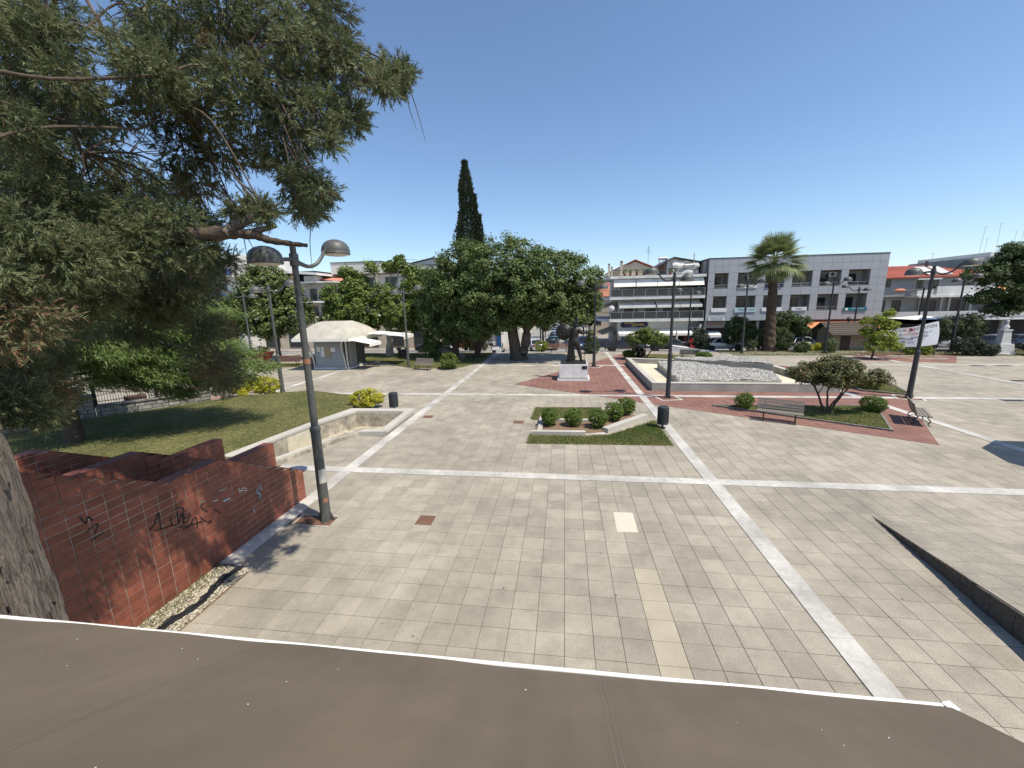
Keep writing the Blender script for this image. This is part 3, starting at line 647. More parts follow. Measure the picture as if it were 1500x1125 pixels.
def pebbles(name, pts, size, m, parent=None, seed=0):
    rng = np.random.default_rng(seed); n = len(pts)
    base = np.array([(1, 0, 0), (0, 1, 0), (-1, 0, 0), (0, -1, 0), (0, 0, .75), (0, 0, -.6)], float)
    fs = np.array([(0, 1, 4), (1, 2, 4), (2, 3, 4), (3, 0, 4), (1, 0, 5), (2, 1, 5), (3, 2, 5), (0, 3, 5)])
    s = size*rng.uniform(.55, 1.3, (n, 1, 1))*rng.uniform(.75, 1.25, (n, 1, 3)); a = rng.uniform(0, 6.28, n)
    B = base[None]*s; c, d = np.cos(a)[:, None], np.sin(a)[:, None]
    X = B[..., 0]*c-B[..., 1]*d; Y = B[..., 0]*d+B[..., 1]*c; V = np.stack([X, Y, B[..., 2]], -1)+np.asarray(pts)[:, None, :]
    F = fs[None]+6*np.arange(n)[:, None, None]
    return link(name, np_mesh(name, V.reshape(-1, 3), F.reshape(-1, 3), m, np.repeat(rng.uniform(0, 1, n), 8)), parent, 'stuff')
n = 5200; P = np.stack([rng.uniform(-7.47, -6.66, n), rng.uniform(3.6, 6.95, n), rng.uniform(0, .022, n)], 1)
pebbles('gravel', P, .021, M['pebble2'])
hp = [(-6.92, 6.9, .03), (-7.0, 6.5, .045), (-6.9, 6.1, .05), (-6.86, 5.75, .05), (-7.0, 5.35, .05), (-6.98, 4.9, .05), (-7.1, 4.3, .05), (-7.05, 3.4, .05)]
hs = MB(); hs.tube(smooth_path(hp, 5), [.035+.02*math.sin(i*1.7) for i in range(36)], 8)
hs.tube(smooth_path([(p[0]+.07+.02*math.sin(i*2.1), p[1]+.02, .04) for i, p in enumerate(hp)], 5), .028, 8)
tag(hs.build('hose', M['hose'], None, True), 'black rubber hose lying on gravel at the foot of the red wall', 'hose')
def grass_tufts(name, poly, z, n, h, seed, m=None, wd=.012, dens=None, kind='stuff', edge_jit=.05):
    rng = np.random.default_rng(seed); xs = [p[0] for p in poly]; ysl = [p[1] for p in poly]; P = []
    while len(P) < n:
        q = rng.uniform((min(xs), min(ysl)), (max(xs), max(ysl)), (4000, 2))
        P += [tuple(a) for a in q if inpoly(a[0], a[1], poly) and (dens is None or rng.random() < dens(a[0], a[1]))]
    P = np.array(P[:n])+rng.normal(size=(n, 2))*edge_jit; a = rng.uniform(0, 6.28, n); ln = h*rng.uniform(.5, 1.4, n); le = rng.normal(size=(n, 2))*.5
    zz = np.array([z+zg(p[1]) for p in P])
    A = np.stack([P[:, 0]-wd*np.cos(a), P[:, 1]-wd*np.sin(a), zz-.005], 1); B = np.stack([P[:, 0]+wd*np.cos(a), P[:, 1]+wd*np.sin(a), zz-.005], 1)
    D = np.stack([P[:, 0]+le[:, 0]*ln, P[:, 1]+le[:, 1]*ln, zz+ln*.8], 1)
    V = np.stack([A, B, D], 1).reshape(-1, 3)
    patch = np.sin(P[:, 0]*.9+1.3*np.sin(P[:, 1]*.7))*np.sin(P[:, 1]*1.1+seed)+np.sin(P[:, 0]*2.7+P[:, 1]*1.9)*.5
    T = np.clip(.30+.26*patch+rng.uniform(-.22, .32, n), 0, 1)
    return link(name, np_mesh(name, V, np.arange(3*n).reshape(n, 3), m or M['grassblade'], T), None, kind)
grass_tufts('weeds', [(-7.48, 5.2), (-7.1, 5.2), (-7.2, 6.9), (-7.48, 6.9)], .0, 900, .10, 4, wd=.006)

# ---- lawn, kerbs, sunken basin
lm = MB(); lm.prism(LAWN, -.05, .27); lm.build('lawn_soil', M['lawn'], kind='structure')
grass_tufts('lawn_grass', LAWN, .27, 85000, .055, 2, wd=.011)
basin = thing('stone_basin', 'long angular stone basin with pale coping and stained sunken walls along the lawn', 'basin', (-9.0, 16, 0))
def bmb(): return MB((-9.0, 16, 0))
cop = [[(-12.25, 12.2), (-11.62, 16.08), (-11.22, 15.95), (-11.8, 12.2)], [(-11.62, 16.08), (-10.9, 18.95), (-10.33, 18.45), (-11.22, 15.95)], [(-10.9, 18.95), (-9.2, 19.02), (-9.2, 18.5), (-10.33, 18.45)], [(-9.2, 19.02), (-7.52, 19.08), (-7.88, 18.52), (-9.2, 18.5)], [(-7.52, 19.08), (-7.52, 17.3), (-7.88, 17.3), (-7.88, 18.52)], [(-7.52, 17.3), (-7.52, 15.62), (-7.88, 15.98), (-7.88, 17.3)]]
for k, c in enumerate(cop):
    b = bmb(); b.tint = .4+.2*((k*37) % 5)/5
    cx = sum(p[0] for p in c)/4; cy = sum(p[1] for p in c)/4
    b.prism([(cx+(p[0]-cx)*.999, cy+(p[1]-cy)*.999) for p in c], .12 if k > 3 else .21, .305 if k < 4 else (lambda p: .215+.025*(p[1]-15.6))); b.build('coping_slab', M['coping'], basin)
low = [[(-7.53, 15.6), (-8.72, 15.52), (-8.6, 15.85), (-7.88, 15.96)], [(-8.72, 15.52), (-9.5, 14.6), (-9.28, 14.78), (-8.6, 15.85)], [(-9.5, 14.6), (-10.42, 12.1), (-10.18, 12.1), (-9.28, 14.78)]]
for c in low: b = bmb(); b.prism([c[0], c[1], c[2], c[3]], -.05, .215); b.build('front_kerb', M['coping'], basin)
b = bmb(); inn = [(-11.82, 12.1), (-11.25, 15.95), (-10.36, 18.42), (-7.86, 18.5), (-7.86, 15.95), (-8.6, 15.88), (-9.3, 14.8), (-10.24, 12.1)]
for i in range(len(inn)-1):
    a, c = inn[i], inn[i+1]; m_ = max(1, int(math.dist(a, c)/1.0))
    for k in range(m_):
        p = [a[j]+(c[j]-a[j])*k/m_ for j in (0, 1)]; q = [a[j]+(c[j]-a[j])*(k+1)/m_ for j in (0, 1)]; dx, dy = (c[0]-a[0])/math.dist(a, c), (c[1]-a[1])/math.dist(a, c)
        top = .208 if i < 5 else .15
        q = [q[0]-dx*.006, q[1]-dy*.006]
        w_ = bmb(); w_.prism([p, q, (q[0]-dy*.1, q[1]+dx*.1), (p[0]-dy*.1, p[1]+dx*.1)], -.55, top); w_.build('wall_slab', M['creamfloor' if (i == 0 and k == 2) else 'stain'], basin)
b.build('wall', M['stain'], basin) if b.v else None
fl = bmb(); fl.prism([(-11.9, 12.0), (-11.3, 16), (-10.4, 18.5), (-7.8, 18.6), (-7.8, 15.8), (-8.6, 15.7), (-9.3, 14.6), (-10.2, 12.0)][::-1], -.62, -.50); fl.build('floor', M['stain'], basin)
ow = bmb(); ow.box(-7.86, -7.55, 15.68, 19.0, -.05, .209); ow.prism([(-10.85, 18.9), (-10.4, 18.52), (-7.6, 18.6), (-7.6, 19.0)], -.05, .208); ow.build('outer_wall', M['concrete'], basin)

# ---- fountain with two pebble mounds
ft = thing('dry_fountain', 'square dry fountain with low concrete walls round two pebble mounds', 'fountain', (10.4, 30, 0))
def fmb(): return MB((10.4, 30, 0))
A, B_, C_, D_ = FOUNT; tk = .34
def wallseg(p, q, nm='wall'):
    d = Vector((q[0]-p[0], q[1]-p[1])).normalized(); nrm = Vector((-d.y, d.x)); m_ = max(1, round(math.dist(p, q)/1.75))
    for k in range(m_):
        a = [p[j]+(q[j]-p[j])*k/m_ for j in (0, 1)]; b = [p[j]+(q[j]-p[j])*(k+1)/m_-d[j]*.006 for j in (0, 1)]
        f_ = fmb(); f_.prism([a, b, (b[0]+nrm.x*tk, b[1]+nrm.y*tk), (a[0]+nrm.x*tk, a[1]+nrm.y*tk)], -.02, .47); f_.build('wall_slab', M['concrete'], ft)
        f_ = fmb(); f_.prism([(a[0]-nrm.x*.01, a[1]-nrm.y*.01), (b[0]-nrm.x*.01, b[1]-nrm.y*.01), (b[0]+nrm.x*(tk+.01), b[1]+nrm.y*(tk+.01)), (a[0]+nrm.x*(tk+.01), a[1]+nrm.y*(tk+.01))], .472, .52); f_.build('coping_slab', M['coping'], ft)
wallseg((A[0], A[1]), (B_[0], B_[1])); wallseg((B_[0]-.0, B_[1]+tk+.02), C_); wallseg((C_[0]-tk-.02, C_[1]), (D_[0]+.0, D_[1])); wallseg((D_[0], D_[1]-tk-.03), (A[0], A[1]+tk+.02))
f_ = fmb(); f_.prism([(5.6, 25.2), (15.4, 25.0), (15.2, 33.0), (5.7, 35.9)], -.02, .10); f_.build('basin_floor', M['creamfloor'], ft)
M1 = [(7.2, 25.95), (13.2, 26.1), (14.0, 29.0), (9.1, 33.4), (7.35, 32.9)]; M2 = [(8.9, 34.1), (14.35, 29.6), (14.9, 32.9), (9.4, 34.7)]
mz1 = lambda p: .44+.035*(p[1]-26)*.5; 
def mz2(p): return .72+.10*max(0, 2.6-abs(p[0]-13.6))
for poly, zf in ((M1, mz1), (M2, mz2)):
    f_ = fmb(); f_.prism(poly, .05, lambda p: zf(p)-.05); f_.build('mound_wall', M['concrete'], ft)
    n = len(poly)
    for i in range(n):
        a, b = poly[i], poly[(i+1) % n]; cx = sum(p[0] for p in poly)/n; cy = sum(p[1] for p in poly)/n
        sh = lambda p, s: (cx+(p[0]-cx)*s, cy+(p[1]-cy)*s)
        f_ = fmb(); f_.prism([sh(a, 1.012), sh(b, 1.012), sh(b, .972), sh(a, .972)], lambda p: zf(p)-.048, lambda p: zf(p)+.012); f_.build('mound_kerb', M['coping'], ft)
for poly, zf, n, sd in ((M1, mz1, 12500, 21), (M2, mz2, 7000, 22)):
    rg = np.random.default_rng(sd); P = []
    xs = [p[0] for p in poly]; yl = [p[1] for p in poly]
    while len(P) < n:
        for q in rg.uniform((min(xs), min(yl)), (max(xs), max(yl)), (3000, 2)):
            if inpoly(q[0], q[1], poly):
                ridge = .05*math.sin(q[0]*1.7+q[1]*.9)+.04*math.sin(q[1]*2.3-q[0]); P.append((q[0]-10.4, q[1]-30, zf(q)-.01+abs(ridge)+rg.uniform(-.01, .03)))
    pebbles('pebble_fill', P[:n], .060, M['pebble'], ft, sd)
# ---- planted beds
def kerb_run(t, off, pts, h=.2, wd=.22, m=None, name='kerb_stone'):
    for a, b in zip(pts, pts[1:]):
        d = Vector((b[0]-a[0], b[1]-a[1])); L = d.length; d.normalize(); nr = Vector((-d.y, d.x)); k = max(1, round(L/1.1))
        for i in range(k):
            p = Vector(a[:2])+d*(L*i/k); q = Vector(a[:2])+d*(L*(i+1)/k-.008)
            s = MB(off); s.tint = rnd.uniform(.2, .8); s.prism([p, q, q+nr*wd, p+nr*wd], -.01, h+rnd.uniform(-.01, .01)); s.build(name, m or M['coping'], t)
bed1 = thing('planting_bed', 'angled soil bed in pale stone kerbs holding five round bushes', 'flower bed', (1, 18, 0))
kerb_run(bed1, (1, 18, 0), [(-1.36, 16.1), (.9, 16.16)], .19); kerb_run(bed1, (1, 18, 0), [(.9, 16.2), (1.75, 16.35)], .06); kerb_run(bed1, (1, 18, 0), [(1.85, 16.6), (3.95, 18.95)], .2, .3)
kerb_run(bed1, (1, 18, 0), [(-1.12, 18.5), (-1.12, 16.35)], .17, .2); kerb_run(bed1, (1, 18, 0), [(1.2, 18.12), (-1.15, 18.15)], .17, .2); kerb_run(bed1, (1, 18, 0), [(1.95, 20.1), (1.25, 18.2)], .17, .2)
MB((1, 18, 0)).prism([(-1.3, 16.3), (1.1, 16.34), (1.8, 16.7), (3.75, 18.95), (2.0, 20.0), (1.3, 18.1), (-1.1, 18.1)], -.01, .07).build('soil', M['soil'], bed1)
flat('grass_ground', [(-1.42, 15.1), (4.14, 15.25), (4.15, 18.5), (1.9, 16.3), (.9, 16.05), (-1.42, 16.05)], .03, M['lawn'])
flat('grass_ground', [(-1.55, 18.42), (1.05, 18.42), (1.95, 20.4), (1.9, 20.75), (-1.5, 20.6)], .03, M['lawn'])
grass_tufts('bed_grass', [(-1.42, 15.1), (4.14, 15.25), (4.15, 18.5), (1.9, 16.3), (.9, 16.05), (-1.42, 16.05)], .03, 15000, .07, 5)
grass_tufts('bed_grass', [(-1.55, 18.42), (1.05, 18.42), (1.95, 20.4), (1.9, 20.75), (-1.5, 20.6)], .03, 7000, .06, 6)
TRI = [(7.6, 21.35), (13.3, 17.5), (15.5, 21.6)]
bed2 = thing('planting_bed', 'triangular grass bed with thin kerb round the small red-leaved tree', 'flower bed', (12, 20, 0))
kerb_run(bed2, (12, 20, 0), [TRI[0], TRI[1], TRI[2], TRI[0]], .09, .1, M['concrete_dark'])
MB((12, 20, 0)).prism([(p[0]+(12.1-p[0])*.02, p[1]+(20.1-p[1])*.02) for p in TRI], -.01, .055).build('soil', M['lawn'], bed2)
grass_tufts('bed_grass', [(p[0]+(12.1-p[0])*.04, p[1]+(20.1-p[1])*.04) for p in TRI], .055, 15000, .06, 7)
TR2 = [(17.1, 25.2), (19.0, 24.1), (20.0, 26.9), (17.6, 28.4)]
bed3 = thing('planting_bed', 'small grass bed behind the fountain corner with one clipped bush', 'flower bed', (18.4, 26.2, 0))
kerb_run(bed3, (18.4, 26.2, 0), TR2+[TR2[0]], .09, .1, M['concrete_dark'])
MB((18.4, 26.2, 0)).prism(TR2, -.01, .055).build('soil', M['lawn'], bed3)
grass_tufts('bed_grass', TR2, .055, 5000, .06, 8)
bed4 = thing('planting_bed', 'pale framed dry bed set in the far right red paving', 'flower bed', (30.5, 39.2, 0))
kerb_run(bed4, (30.5, 39.2, 0), [(28.9, 40.3), (29.3, 38.1), (32.2, 38.1), (32.5, 40.3), (28.9, 40.3)], .06, .14)
MB((30.5, 39.2, 0)).prism([(29, 40.2), (29.4, 38.2), (32.1, 38.2), (32.4, 40.2)], -.01, .03).build('soil', M['soil'], bed4)
for poly, n in (([(-24, 36.5), (-17.5, 37.3), (-13.5, 33.6), (-9.3, 33.4), (-7.7, 36.5), (-7.9, 44), (-24, 44)], 26000), ([(5.6, 40.2), (8.6, 37.0), (16.0, 36.5), (16.0, 39.0), (9, 42.4)], 7000), ([(15.6, 42.9), (16.6, 41.0), (34, 40.9), (44, 39.0), (44, 45), (15.6, 45.5)], 20000), ([(-32, 33.5), (-24.6, 34.2), (-24.6, 36.4), (-32, 36.4)], 7000)):
    flat('grass_ground', poly, .022, M['lawn']); grass_tufts('bed_grass', poly, .022, n, .08, int(n), wd=.016)

# ================================================================== LARGE STRUCTURE
# ---- red tiled stepped walls on the left
M['grout'] = mat('tile_grout', (0.38, 0.32, 0.265), 0.95, 14, 0.3, big=1.0, bigscale=0.75)
def tiled_wall(label, X, prof, y_end, thick=.3, tl=.27, th=.15):
    """prof: (y, z) along the top; red tiles in stack bond on the face towards the square"""
    t = thing('tiled_wall', label, 'wall', (X, prof[-1][0], 0), 0, 'red tiled stepped walls'); off = (X, prof[-1][0], 0)
    top = lambda y: float(np.interp(y, [p[0] for p in prof], [p[1] for p in prof]))
    mb = MB(off); q = [(prof[0][0], -.05)]+[(prof[-1][0], -.05)]+[(y, z-.004) for y, z in reversed(prof)]
    mb.xprism(q, X-thick, X-.006); mb.build('core', M['grout'], t)
    full = []; r = random.Random(int(-X*10))
    for k in range(4):
        m_ = MB(); m_.tint = .15+.23*k; m_.add([(-.012, .005, .005), (0, .0072, .0072), (0, tl-.0072, .0072), (-.012, tl-.005, .005), (-.012, .005, th-.005), (0, .0072, th-.0072), (0, tl-.0072, th-.0072), (-.012, tl-.005, th-.005)],
            [(1, 2, 6, 5), (0, 1, 5, 4), (2, 3, 7, 6), (0, 3, 2, 1), (4, 5, 6, 7)]); full.append(m_.mesh('tile', M['walltile']))
    y = y_end
    while y > prof[0][0]+.05:
        y0 = y-tl; z = .0
        while z < max(top(y0), top(y))-.02:
            ha, hb = top(max(y0, prof[0][0]))-.006, top(y)-.006
            if z+th <= min(ha, hb):
                o = link('tile', full[r.randrange(4)], t, loc=(0, y0-off[1], z)); o.location.x = r.uniform(-.002, .002)
            else:
                za, zb = min(z+th-.004, ha), min(z+th-.004, hb); ya, yb = y0+.004, y-.004
                if za <= z+.01: ya = y-.004-(yb-ya)*max(0, min(1, (zb-z)/max(zb-za, .01))); za = z+.006
                if zb <= z+.01: yb = y0+.004+(yb-ya)*max(0, min(1, (za-z)/max(za-zb, .01))); zb = z+.006
                if yb-ya > .03 and max(za, zb) > z+.015:
                    m_ = MB(off); m_.tint = r.random()
                    m_.xprism([(ya, z+.004), (yb, z+.004), (yb, zb), (ya, za)], X-.012, X); m_.build('tile', M['walltile'], t)
            z += th
        y = y0
    ze = top(y_end); z = 0
    while z < ze-.02:                                                # end face
        m_ = MB(off); m_.tint = r.random(); m_.box(X-thick, X-.012, y_end+.001, y_end+.012, z+.004, min(z+th-.004, ze-.006)); m_.build('end_tile', M['walltile'], t); z += th
    for (ya, za), (yb, zb) in zip(prof, prof[1:]):                   # cap tiles
        L = math.hypot(yb-ya, zb-za); k = max(1, round(L/.27)); 
        for i in range(k):
            a, b = i/k, (i+1)/k-.012/L; m_ = MB(off); m_.tint = r.random()
            p = (ya+(yb-ya)*a, za+(zb-za)*a); q = (ya+(yb-ya)*b, za+(zb-za)*b)
            m_.xprism([(p[0], p[1]-.003), (q[0], q[1]-.003), (q[0], q[1]+.016), (p[0], p[1]+.016)], X-thick-.01, X+.006); m_.build('cap_tile', M['wallcap'], t)
    return t
W1 = tiled_wall('tall red tiled wall with black graffiti along the gravel strip, nearest of three', -7.5, [(3.4, 3.36), (4.25, 3.36), (6.29, 2.24), (7.42, 2.24), (10.08, .86)], 10.08)
W2 = tiled_wall('middle red tiled wall between the graffiti wall and the lawn side wall', -9.0, [(4.6, 2.5), (7.12, 2.5), (9.3, 1.37), (10.92, 1.34)], 10.92)
W3 = tiled_wall('red tiled wall at the lawn edge with a white paper lying on its top', -10.5, [(4.6, 2.74), (6.5, 2.74), (8.7, 1.55), (10.65, 1.53)], 10.65)
# white scrap on the far wall top, graffiti as thin sprayed strokes
tag(MB((-10.6, 5.9, 2.77)).prism([(-10.75, 5.75), (-10.5, 5.7), (-10.52, 6.0), (-10.68, 6.05)], 2.757, lambda p: 2.765+.02*(p[0] > -10.6)).build('paper_scrap', M['signwhite']), 'crumpled white paper lying on the top of the farthest red wall', 'paper').location = (-10.6, 5.9, 2.77)
def spray(name, strokes, m, r):
    mb = MB((-7.5, 10.08, 0))
    for s in strokes:
        p = smooth_path([(-7.5, y, z) for y, z in s], 3)
        for a, b in zip(p, p[1:]):
            d = (b-a).normalized(); n = Vector((0, -d.z, d.y))*r; e = d*r*.5
            mb.add([a-n-e+Vector((.0035, 0, 0)), b-n+e+Vector((.0035, 0, 0)), b+n+e+Vector((.0035, 0, 0)), a+n-e+Vector((.0035, 0, 0)), a-n-e-Vector((.002, 0, 0)), b-n+e-Vector((.002, 0, 0)), b+n+e-Vector((.002, 0, 0)), a+n-e-Vector((.002, 0, 0))], [(0, 1, 2, 3), (4, 5, 1, 0), (6, 7, 3, 2), (5, 6, 2, 1), (7, 4, 0, 3)])
    mb.build(name, m, W1, kind='stuff')
BK = [[(5.78, 1.56), (5.89, 1.63), (5.99, 1.79), (5.97, 1.47)], [(5.85, 1.51), (6.06, 1.44), (6.2, 1.42)], [(6.19, 1.59), (6.19, 1.41), (6.31, 1.38)], [(6.33, 1.62), (6.32, 1.38), (6.41, 1.55), (6.41, 1.32)], [(6.31, 1.7), (6.46, 1.63), (6.43, 1.44), (6.5, 1.41)], [(6.41, 1.35), (6.51, 1.32), (6.57, 1.47)], [(6.48, 1.18), (6.68, 1.31), (6.67, 1.06)], [(6.55, 1.21), (6.8, 1.14)], [(6.78, 1.25), (6.88, 1.09), (7.0, 1.03), (6.89, 1.01)], [(6.3, 1.31), (6.47, 1.22), (6.38, 1.2)], [(6.91, 1.49), (6.82, 1.46), (6.96, 1.26)], [(7.12, 1.24), (7.25, 1.08)]]
spray('graffiti', BK, M['inkblack'], .012)
spray('graffiti', [[(7.32, 1.57), (7.38, 1.56), (7.43, 1.56), (7.5, 1.57)], [(7.82, 1.4), (7.84, 1.27), (7.95, 1.34), (8.04, 1.27)], [(7.84, 1.33), (8.04, 1.23)], [(7.12, 1.43), (7.24, 1.4)], [(8.12, .7), (8.16, .62)]], M['spraywhite'], .008)
spray('graffiti', [[(8.46, 1.15), (8.46, 1.05)], [(8.38, 1.13), (8.32, 1.06), (8.4, .94), (8.38, .85)], [(7.38, 1.3), (7.54, 1.28)]], M['sprayblue'], .02)
spray('graffiti', [[(6.84, 1.54), (6.89, 1.58), (6.92, 1.5)]], M['spraygreen'], .01)
spray('graffiti', [[(4.85, 2.35), (4.9, 2.22), (4.95, 2.3), (5.0, 2.2)], [(4.88, 2.08), (5.05, 2.12), (4.98, 1.98)], [(4.92, 1.9), (5.1, 1.93)]], M['inkblack'], .011)

# ---- brown canvas awning below the camera, on the wall of the house the photograph was taken from
aw = thing('awning', 'brown canvas awning with white front bar sloping away at the bottom edge', 'awning', (-2, 1.98, 3.4))
sl = math.tan(rad(29.6)); EZ = 3.40
def az(y): return EZ+(1.98-y)*sl
edges = [-8.2, -6.04, -3.96, -1.87, .21, 1.985]                            # panel joints run up the slope
def sag(x, y):
    return -.008*math.sin(x*1.3+y*.7)-.006*math.sin(x*3.1-y*2.3)-.0035*math.sin(x*7.3+y*5.1)
for k, (a, b) in enumerate(zip(edges, edges[1:])):
    mb = MB((-2, 1.98, 3.4)); nx, ny = 14, 20; vs = []
    for j in range(ny+1):
        for i in range(nx+1):
            x = a+(b-a)*i/nx; y = 1.97-(1.97+1.15)*j/ny; vs.append((x, y, az(y)+sag(x, y)))
    vs += [(x, y, z-.005) for x, y, z in vs]; n0 = (nx+1)*(ny+1)
    fs = [(j*(nx+1)+i, (j+1)*(nx+1)+i, (j+1)*(nx+1)+i+1, j*(nx+1)+i+1)[::-1] for j in range(ny) for i in range(nx)]
    fs += [tuple(n0+i for i in f[::-1]) for f in fs]
    mb.add(vs, fs); mb.build('canvas_panel', M['awning'], aw, True)
for x in edges[1:-1]:
    for dx in (-.013, .013):
        mb = MB((-2, 1.98, 3.4)); ny = 20
        for j in range(ny):
            y0 = 1.96-(3.1)*j/ny; y1 = 1.96-3.1*(j+1)/ny; f = lambda xx, yy, h: (xx, yy, az(yy)+sag(xx, yy)+h)
            mb.quad(f(x+dx-.002, y0, .0015), f(x+dx+.002, y0, .0015), f(x+dx+.002, y1, .0015), f(x+dx-.002, y1, .0015))
        mb.build('seam', M['seam'], aw)
mb = MB((-2, 1.98, 3.4)); mb.tube([(-8.25, 1.985, 3.392), (1.96, 1.985, 3.392)], .0135, 10); mb.build('front_bar', M['white_bar'], aw, True)
mb = MB((-2, 1.98, 3.4)); mb.obox((1.99, 1.975, 3.392), (.05, .05, .035), rz=.3); mb.build('end_cap', M['white_bar'], aw)
mb = MB((-2, 1.98, 3.4)); mb.obox((2.045, .95, az(.95)+.015), (.012, .10, .008), rz=-.5); mb.build('loose_clip', M['white_bar'], aw)
mb = MB((-2, 1.98, 3.4)); r_ = random.Random(4)
for i in range(46):
    x, y = r_.uniform(-5, 1.9), r_.uniform(.1, 1.9); s_ = r_.uniform(.0015, .0042)
    mb.obox((x, y, az(y)+sag(x, y)+.0035), (s_*r_.uniform(1, 2.2), s_, .002), rz=r_.uniform(0, 3), rx=-.51)
mb.build('speck', M['paper'], aw, kind='stuff')
for x in (-6, -1.7, 1.6):
    mb = MB((-2, 1.98, 3.4)); mb.tube([(x, -1.14, az(-1.14)-.25), (x, .4, az(.4)-.55), (x, 1.95, 3.37)], .02, 6); mb.build('arm', M['white_bar'], aw)
hw = thing('house_wall', 'pale rendered house wall under the viewpoint carrying the brown awning', 'wall', (-2, -1.3, 0))
MB((-2, -1.3, 0)).box(-9, 2.3, -1.5, -1.15, 0, 5.25).build('wall', M['stucco'], hw)

# ---- stone wall with railing beside the lawn
sw = thing('stone_wall', 'low wall of grey squared stones along the lawn, carrying a black railing', 'wall', (-22, 18.5, 0))
pA, pB = Vector((-20.55, 20.55)), Vector((-23.75, 16.3)); dv = (pB-pA).normalized(); Lw = (pB-pA).length; nv = Vector((-dv.y, dv.x))
if nv.x < 0: nv = -nv
def wp(u, off, z): p = pA+dv*u+nv*off; return (p.x, p.y, z)
def stonewall(u0, u1, h0, h1, course=.19):
    mb = MB((-22, 18.5, 0)); a = [wp(u0, -.02, 0), wp(u1, -.02, 0), wp(u1, -.4, 0), wp(u0, -.4, 0)]
    hh = lambda u: h0+(h1-h0)*(u-u0)/(u1-u0)
    mb.prism(a, 0, lambda p: hh((Vector(p[:2])-pA).dot(dv))-.01); mb.build('core', M['mortar'], sw)
    z = .12; r = random.Random(int(u0*10+3))
    while z < max(h0, h1)-.06:
        u = u0+.02
        while u < u1-.1:
            l = min(r.uniform(.25, .55), u1-u); top_ = min(z+course-.02, hh(u+l/2)-.03)
            if top_-z > .05:
                s = MB((-22, 18.5, 0)); s.tint = r.random(); d = r.uniform(.0, .03)
                A_ = [wp(u, -.03, z), wp(u+l-.025, -.03, z), wp(u+l-.025, -.03, top_), wp(u, -.03, top_)]
                B2 = [wp(u+.012, d, z+.012), wp(u+l-.037, d+r.uniform(-.01, .01), z+.012), wp(u+l-.037, d, top_-.012), wp(u+.012, d+r.uniform(-.01, .01), top_-.012)]
                s.add(A_+B2, [(4, 5, 6, 7), (0, 1, 5, 4), (1, 2, 6, 5), (2, 3, 7, 6), (3, 0, 4, 7)]); s.build('stone', M['stone'], sw)
            u += l
        z += course
    cp = MB((-22, 18.5, 0)); k = max(1, round((u1-u0)/.9))
    for i in range(k):
        ua, ub = u0+(u1-u0)*i/k, u0+(u1-u0)*(i+1)/k-.01
        c_ = MB((-22, 18.5, 0)); c_.tint = r.random(); c_.prism([wp(ua, .05, 0), wp(ub, .05, 0), wp(ub, -.45, 0), wp(ua, -.45, 0)], lambda p: hh((Vector(p[:2])-pA).dot(dv))-.005, lambda p: hh((Vector(p[:2])-pA).dot(dv))+.06); c_.build('coping_stone', M['concrete_dark'], sw)
stonewall(0, 4.7, .72, .78); stonewall(4.72, 9.5, 1.35, 1.45)
fe = thing('iron_railing', 'black iron railing with square posts on top of the grey stone wall', 'railing', (-22, 18.5, .8))
for i in range(44):
    u = .1+i*.105; p = wp(u, -.2, 0); h = .72+.06*u/4.7
    MB((-22, 18.5, .8)).obox((p[0], p[1], h+.60), (.018, .018, 1.08), rz=.9).build('bar', M['iron'], fe)
for z in (.95, 1.75):
    mb = MB((-22, 18.5, .8)); mb.tube([wp(0, -.2, z), wp(4.7, -.2, z+.06)], .02, 6); mb.build('rail', M['iron'], fe)
for u in (0, 2.3, 4.65): p = wp(u, -.2, 0); MB((-22, 18.5, .8)).obox((p[0], p[1], 1.45), (.14, .14, 1.5), rz=.9).build('post', M['iron'], fe)
for x, y, lab in ((-23.2, 18.6, 'orange wooden planter box seen through the black railing, left one'), (-21.6, 20.9, 'orange wooden planter box seen through the railing beside its right end')):
    t = thing('planter_box', lab, 'planter', (x, y, .02), .9, 'wooden planter boxes behind the railing')
    for k in range(3): MB().box(-.45, .45, -.2, .2, .55+k*.14, .55+k*.14+.12).build('board', M['redwood'], t)
    MB().box(-.4, .4, -.17, .17, 0, .55).build('base', M['iron'], t)
ba = thing('street_barrier', 'red and white metal barrier standing at the end of the stone wall', 'barrier', (-20.9, 21.6, 0), .5)
mb = MB(); mb.tube(smooth_path([(-.65, 0, 0), (-.65, 0, .85), (-.55, 0, .95), (.55, 0, .95), (.65, 0, .85), (.65, 0, 0)], 3), .022, 6); mb.build('frame', M['redcloth'], ba)
for i in range(8): MB().tube([(-.5+i*.143, 0, .15), (-.5+i*.143, 0, .94)], .013, 5).build('bar', M['inkred'] if i % 2 else M['alu'], ba)
MB().tube([(-.65, 0, .15), (.65, 0, .15)], .018, 5).build('rail', M['redcloth'], ba)

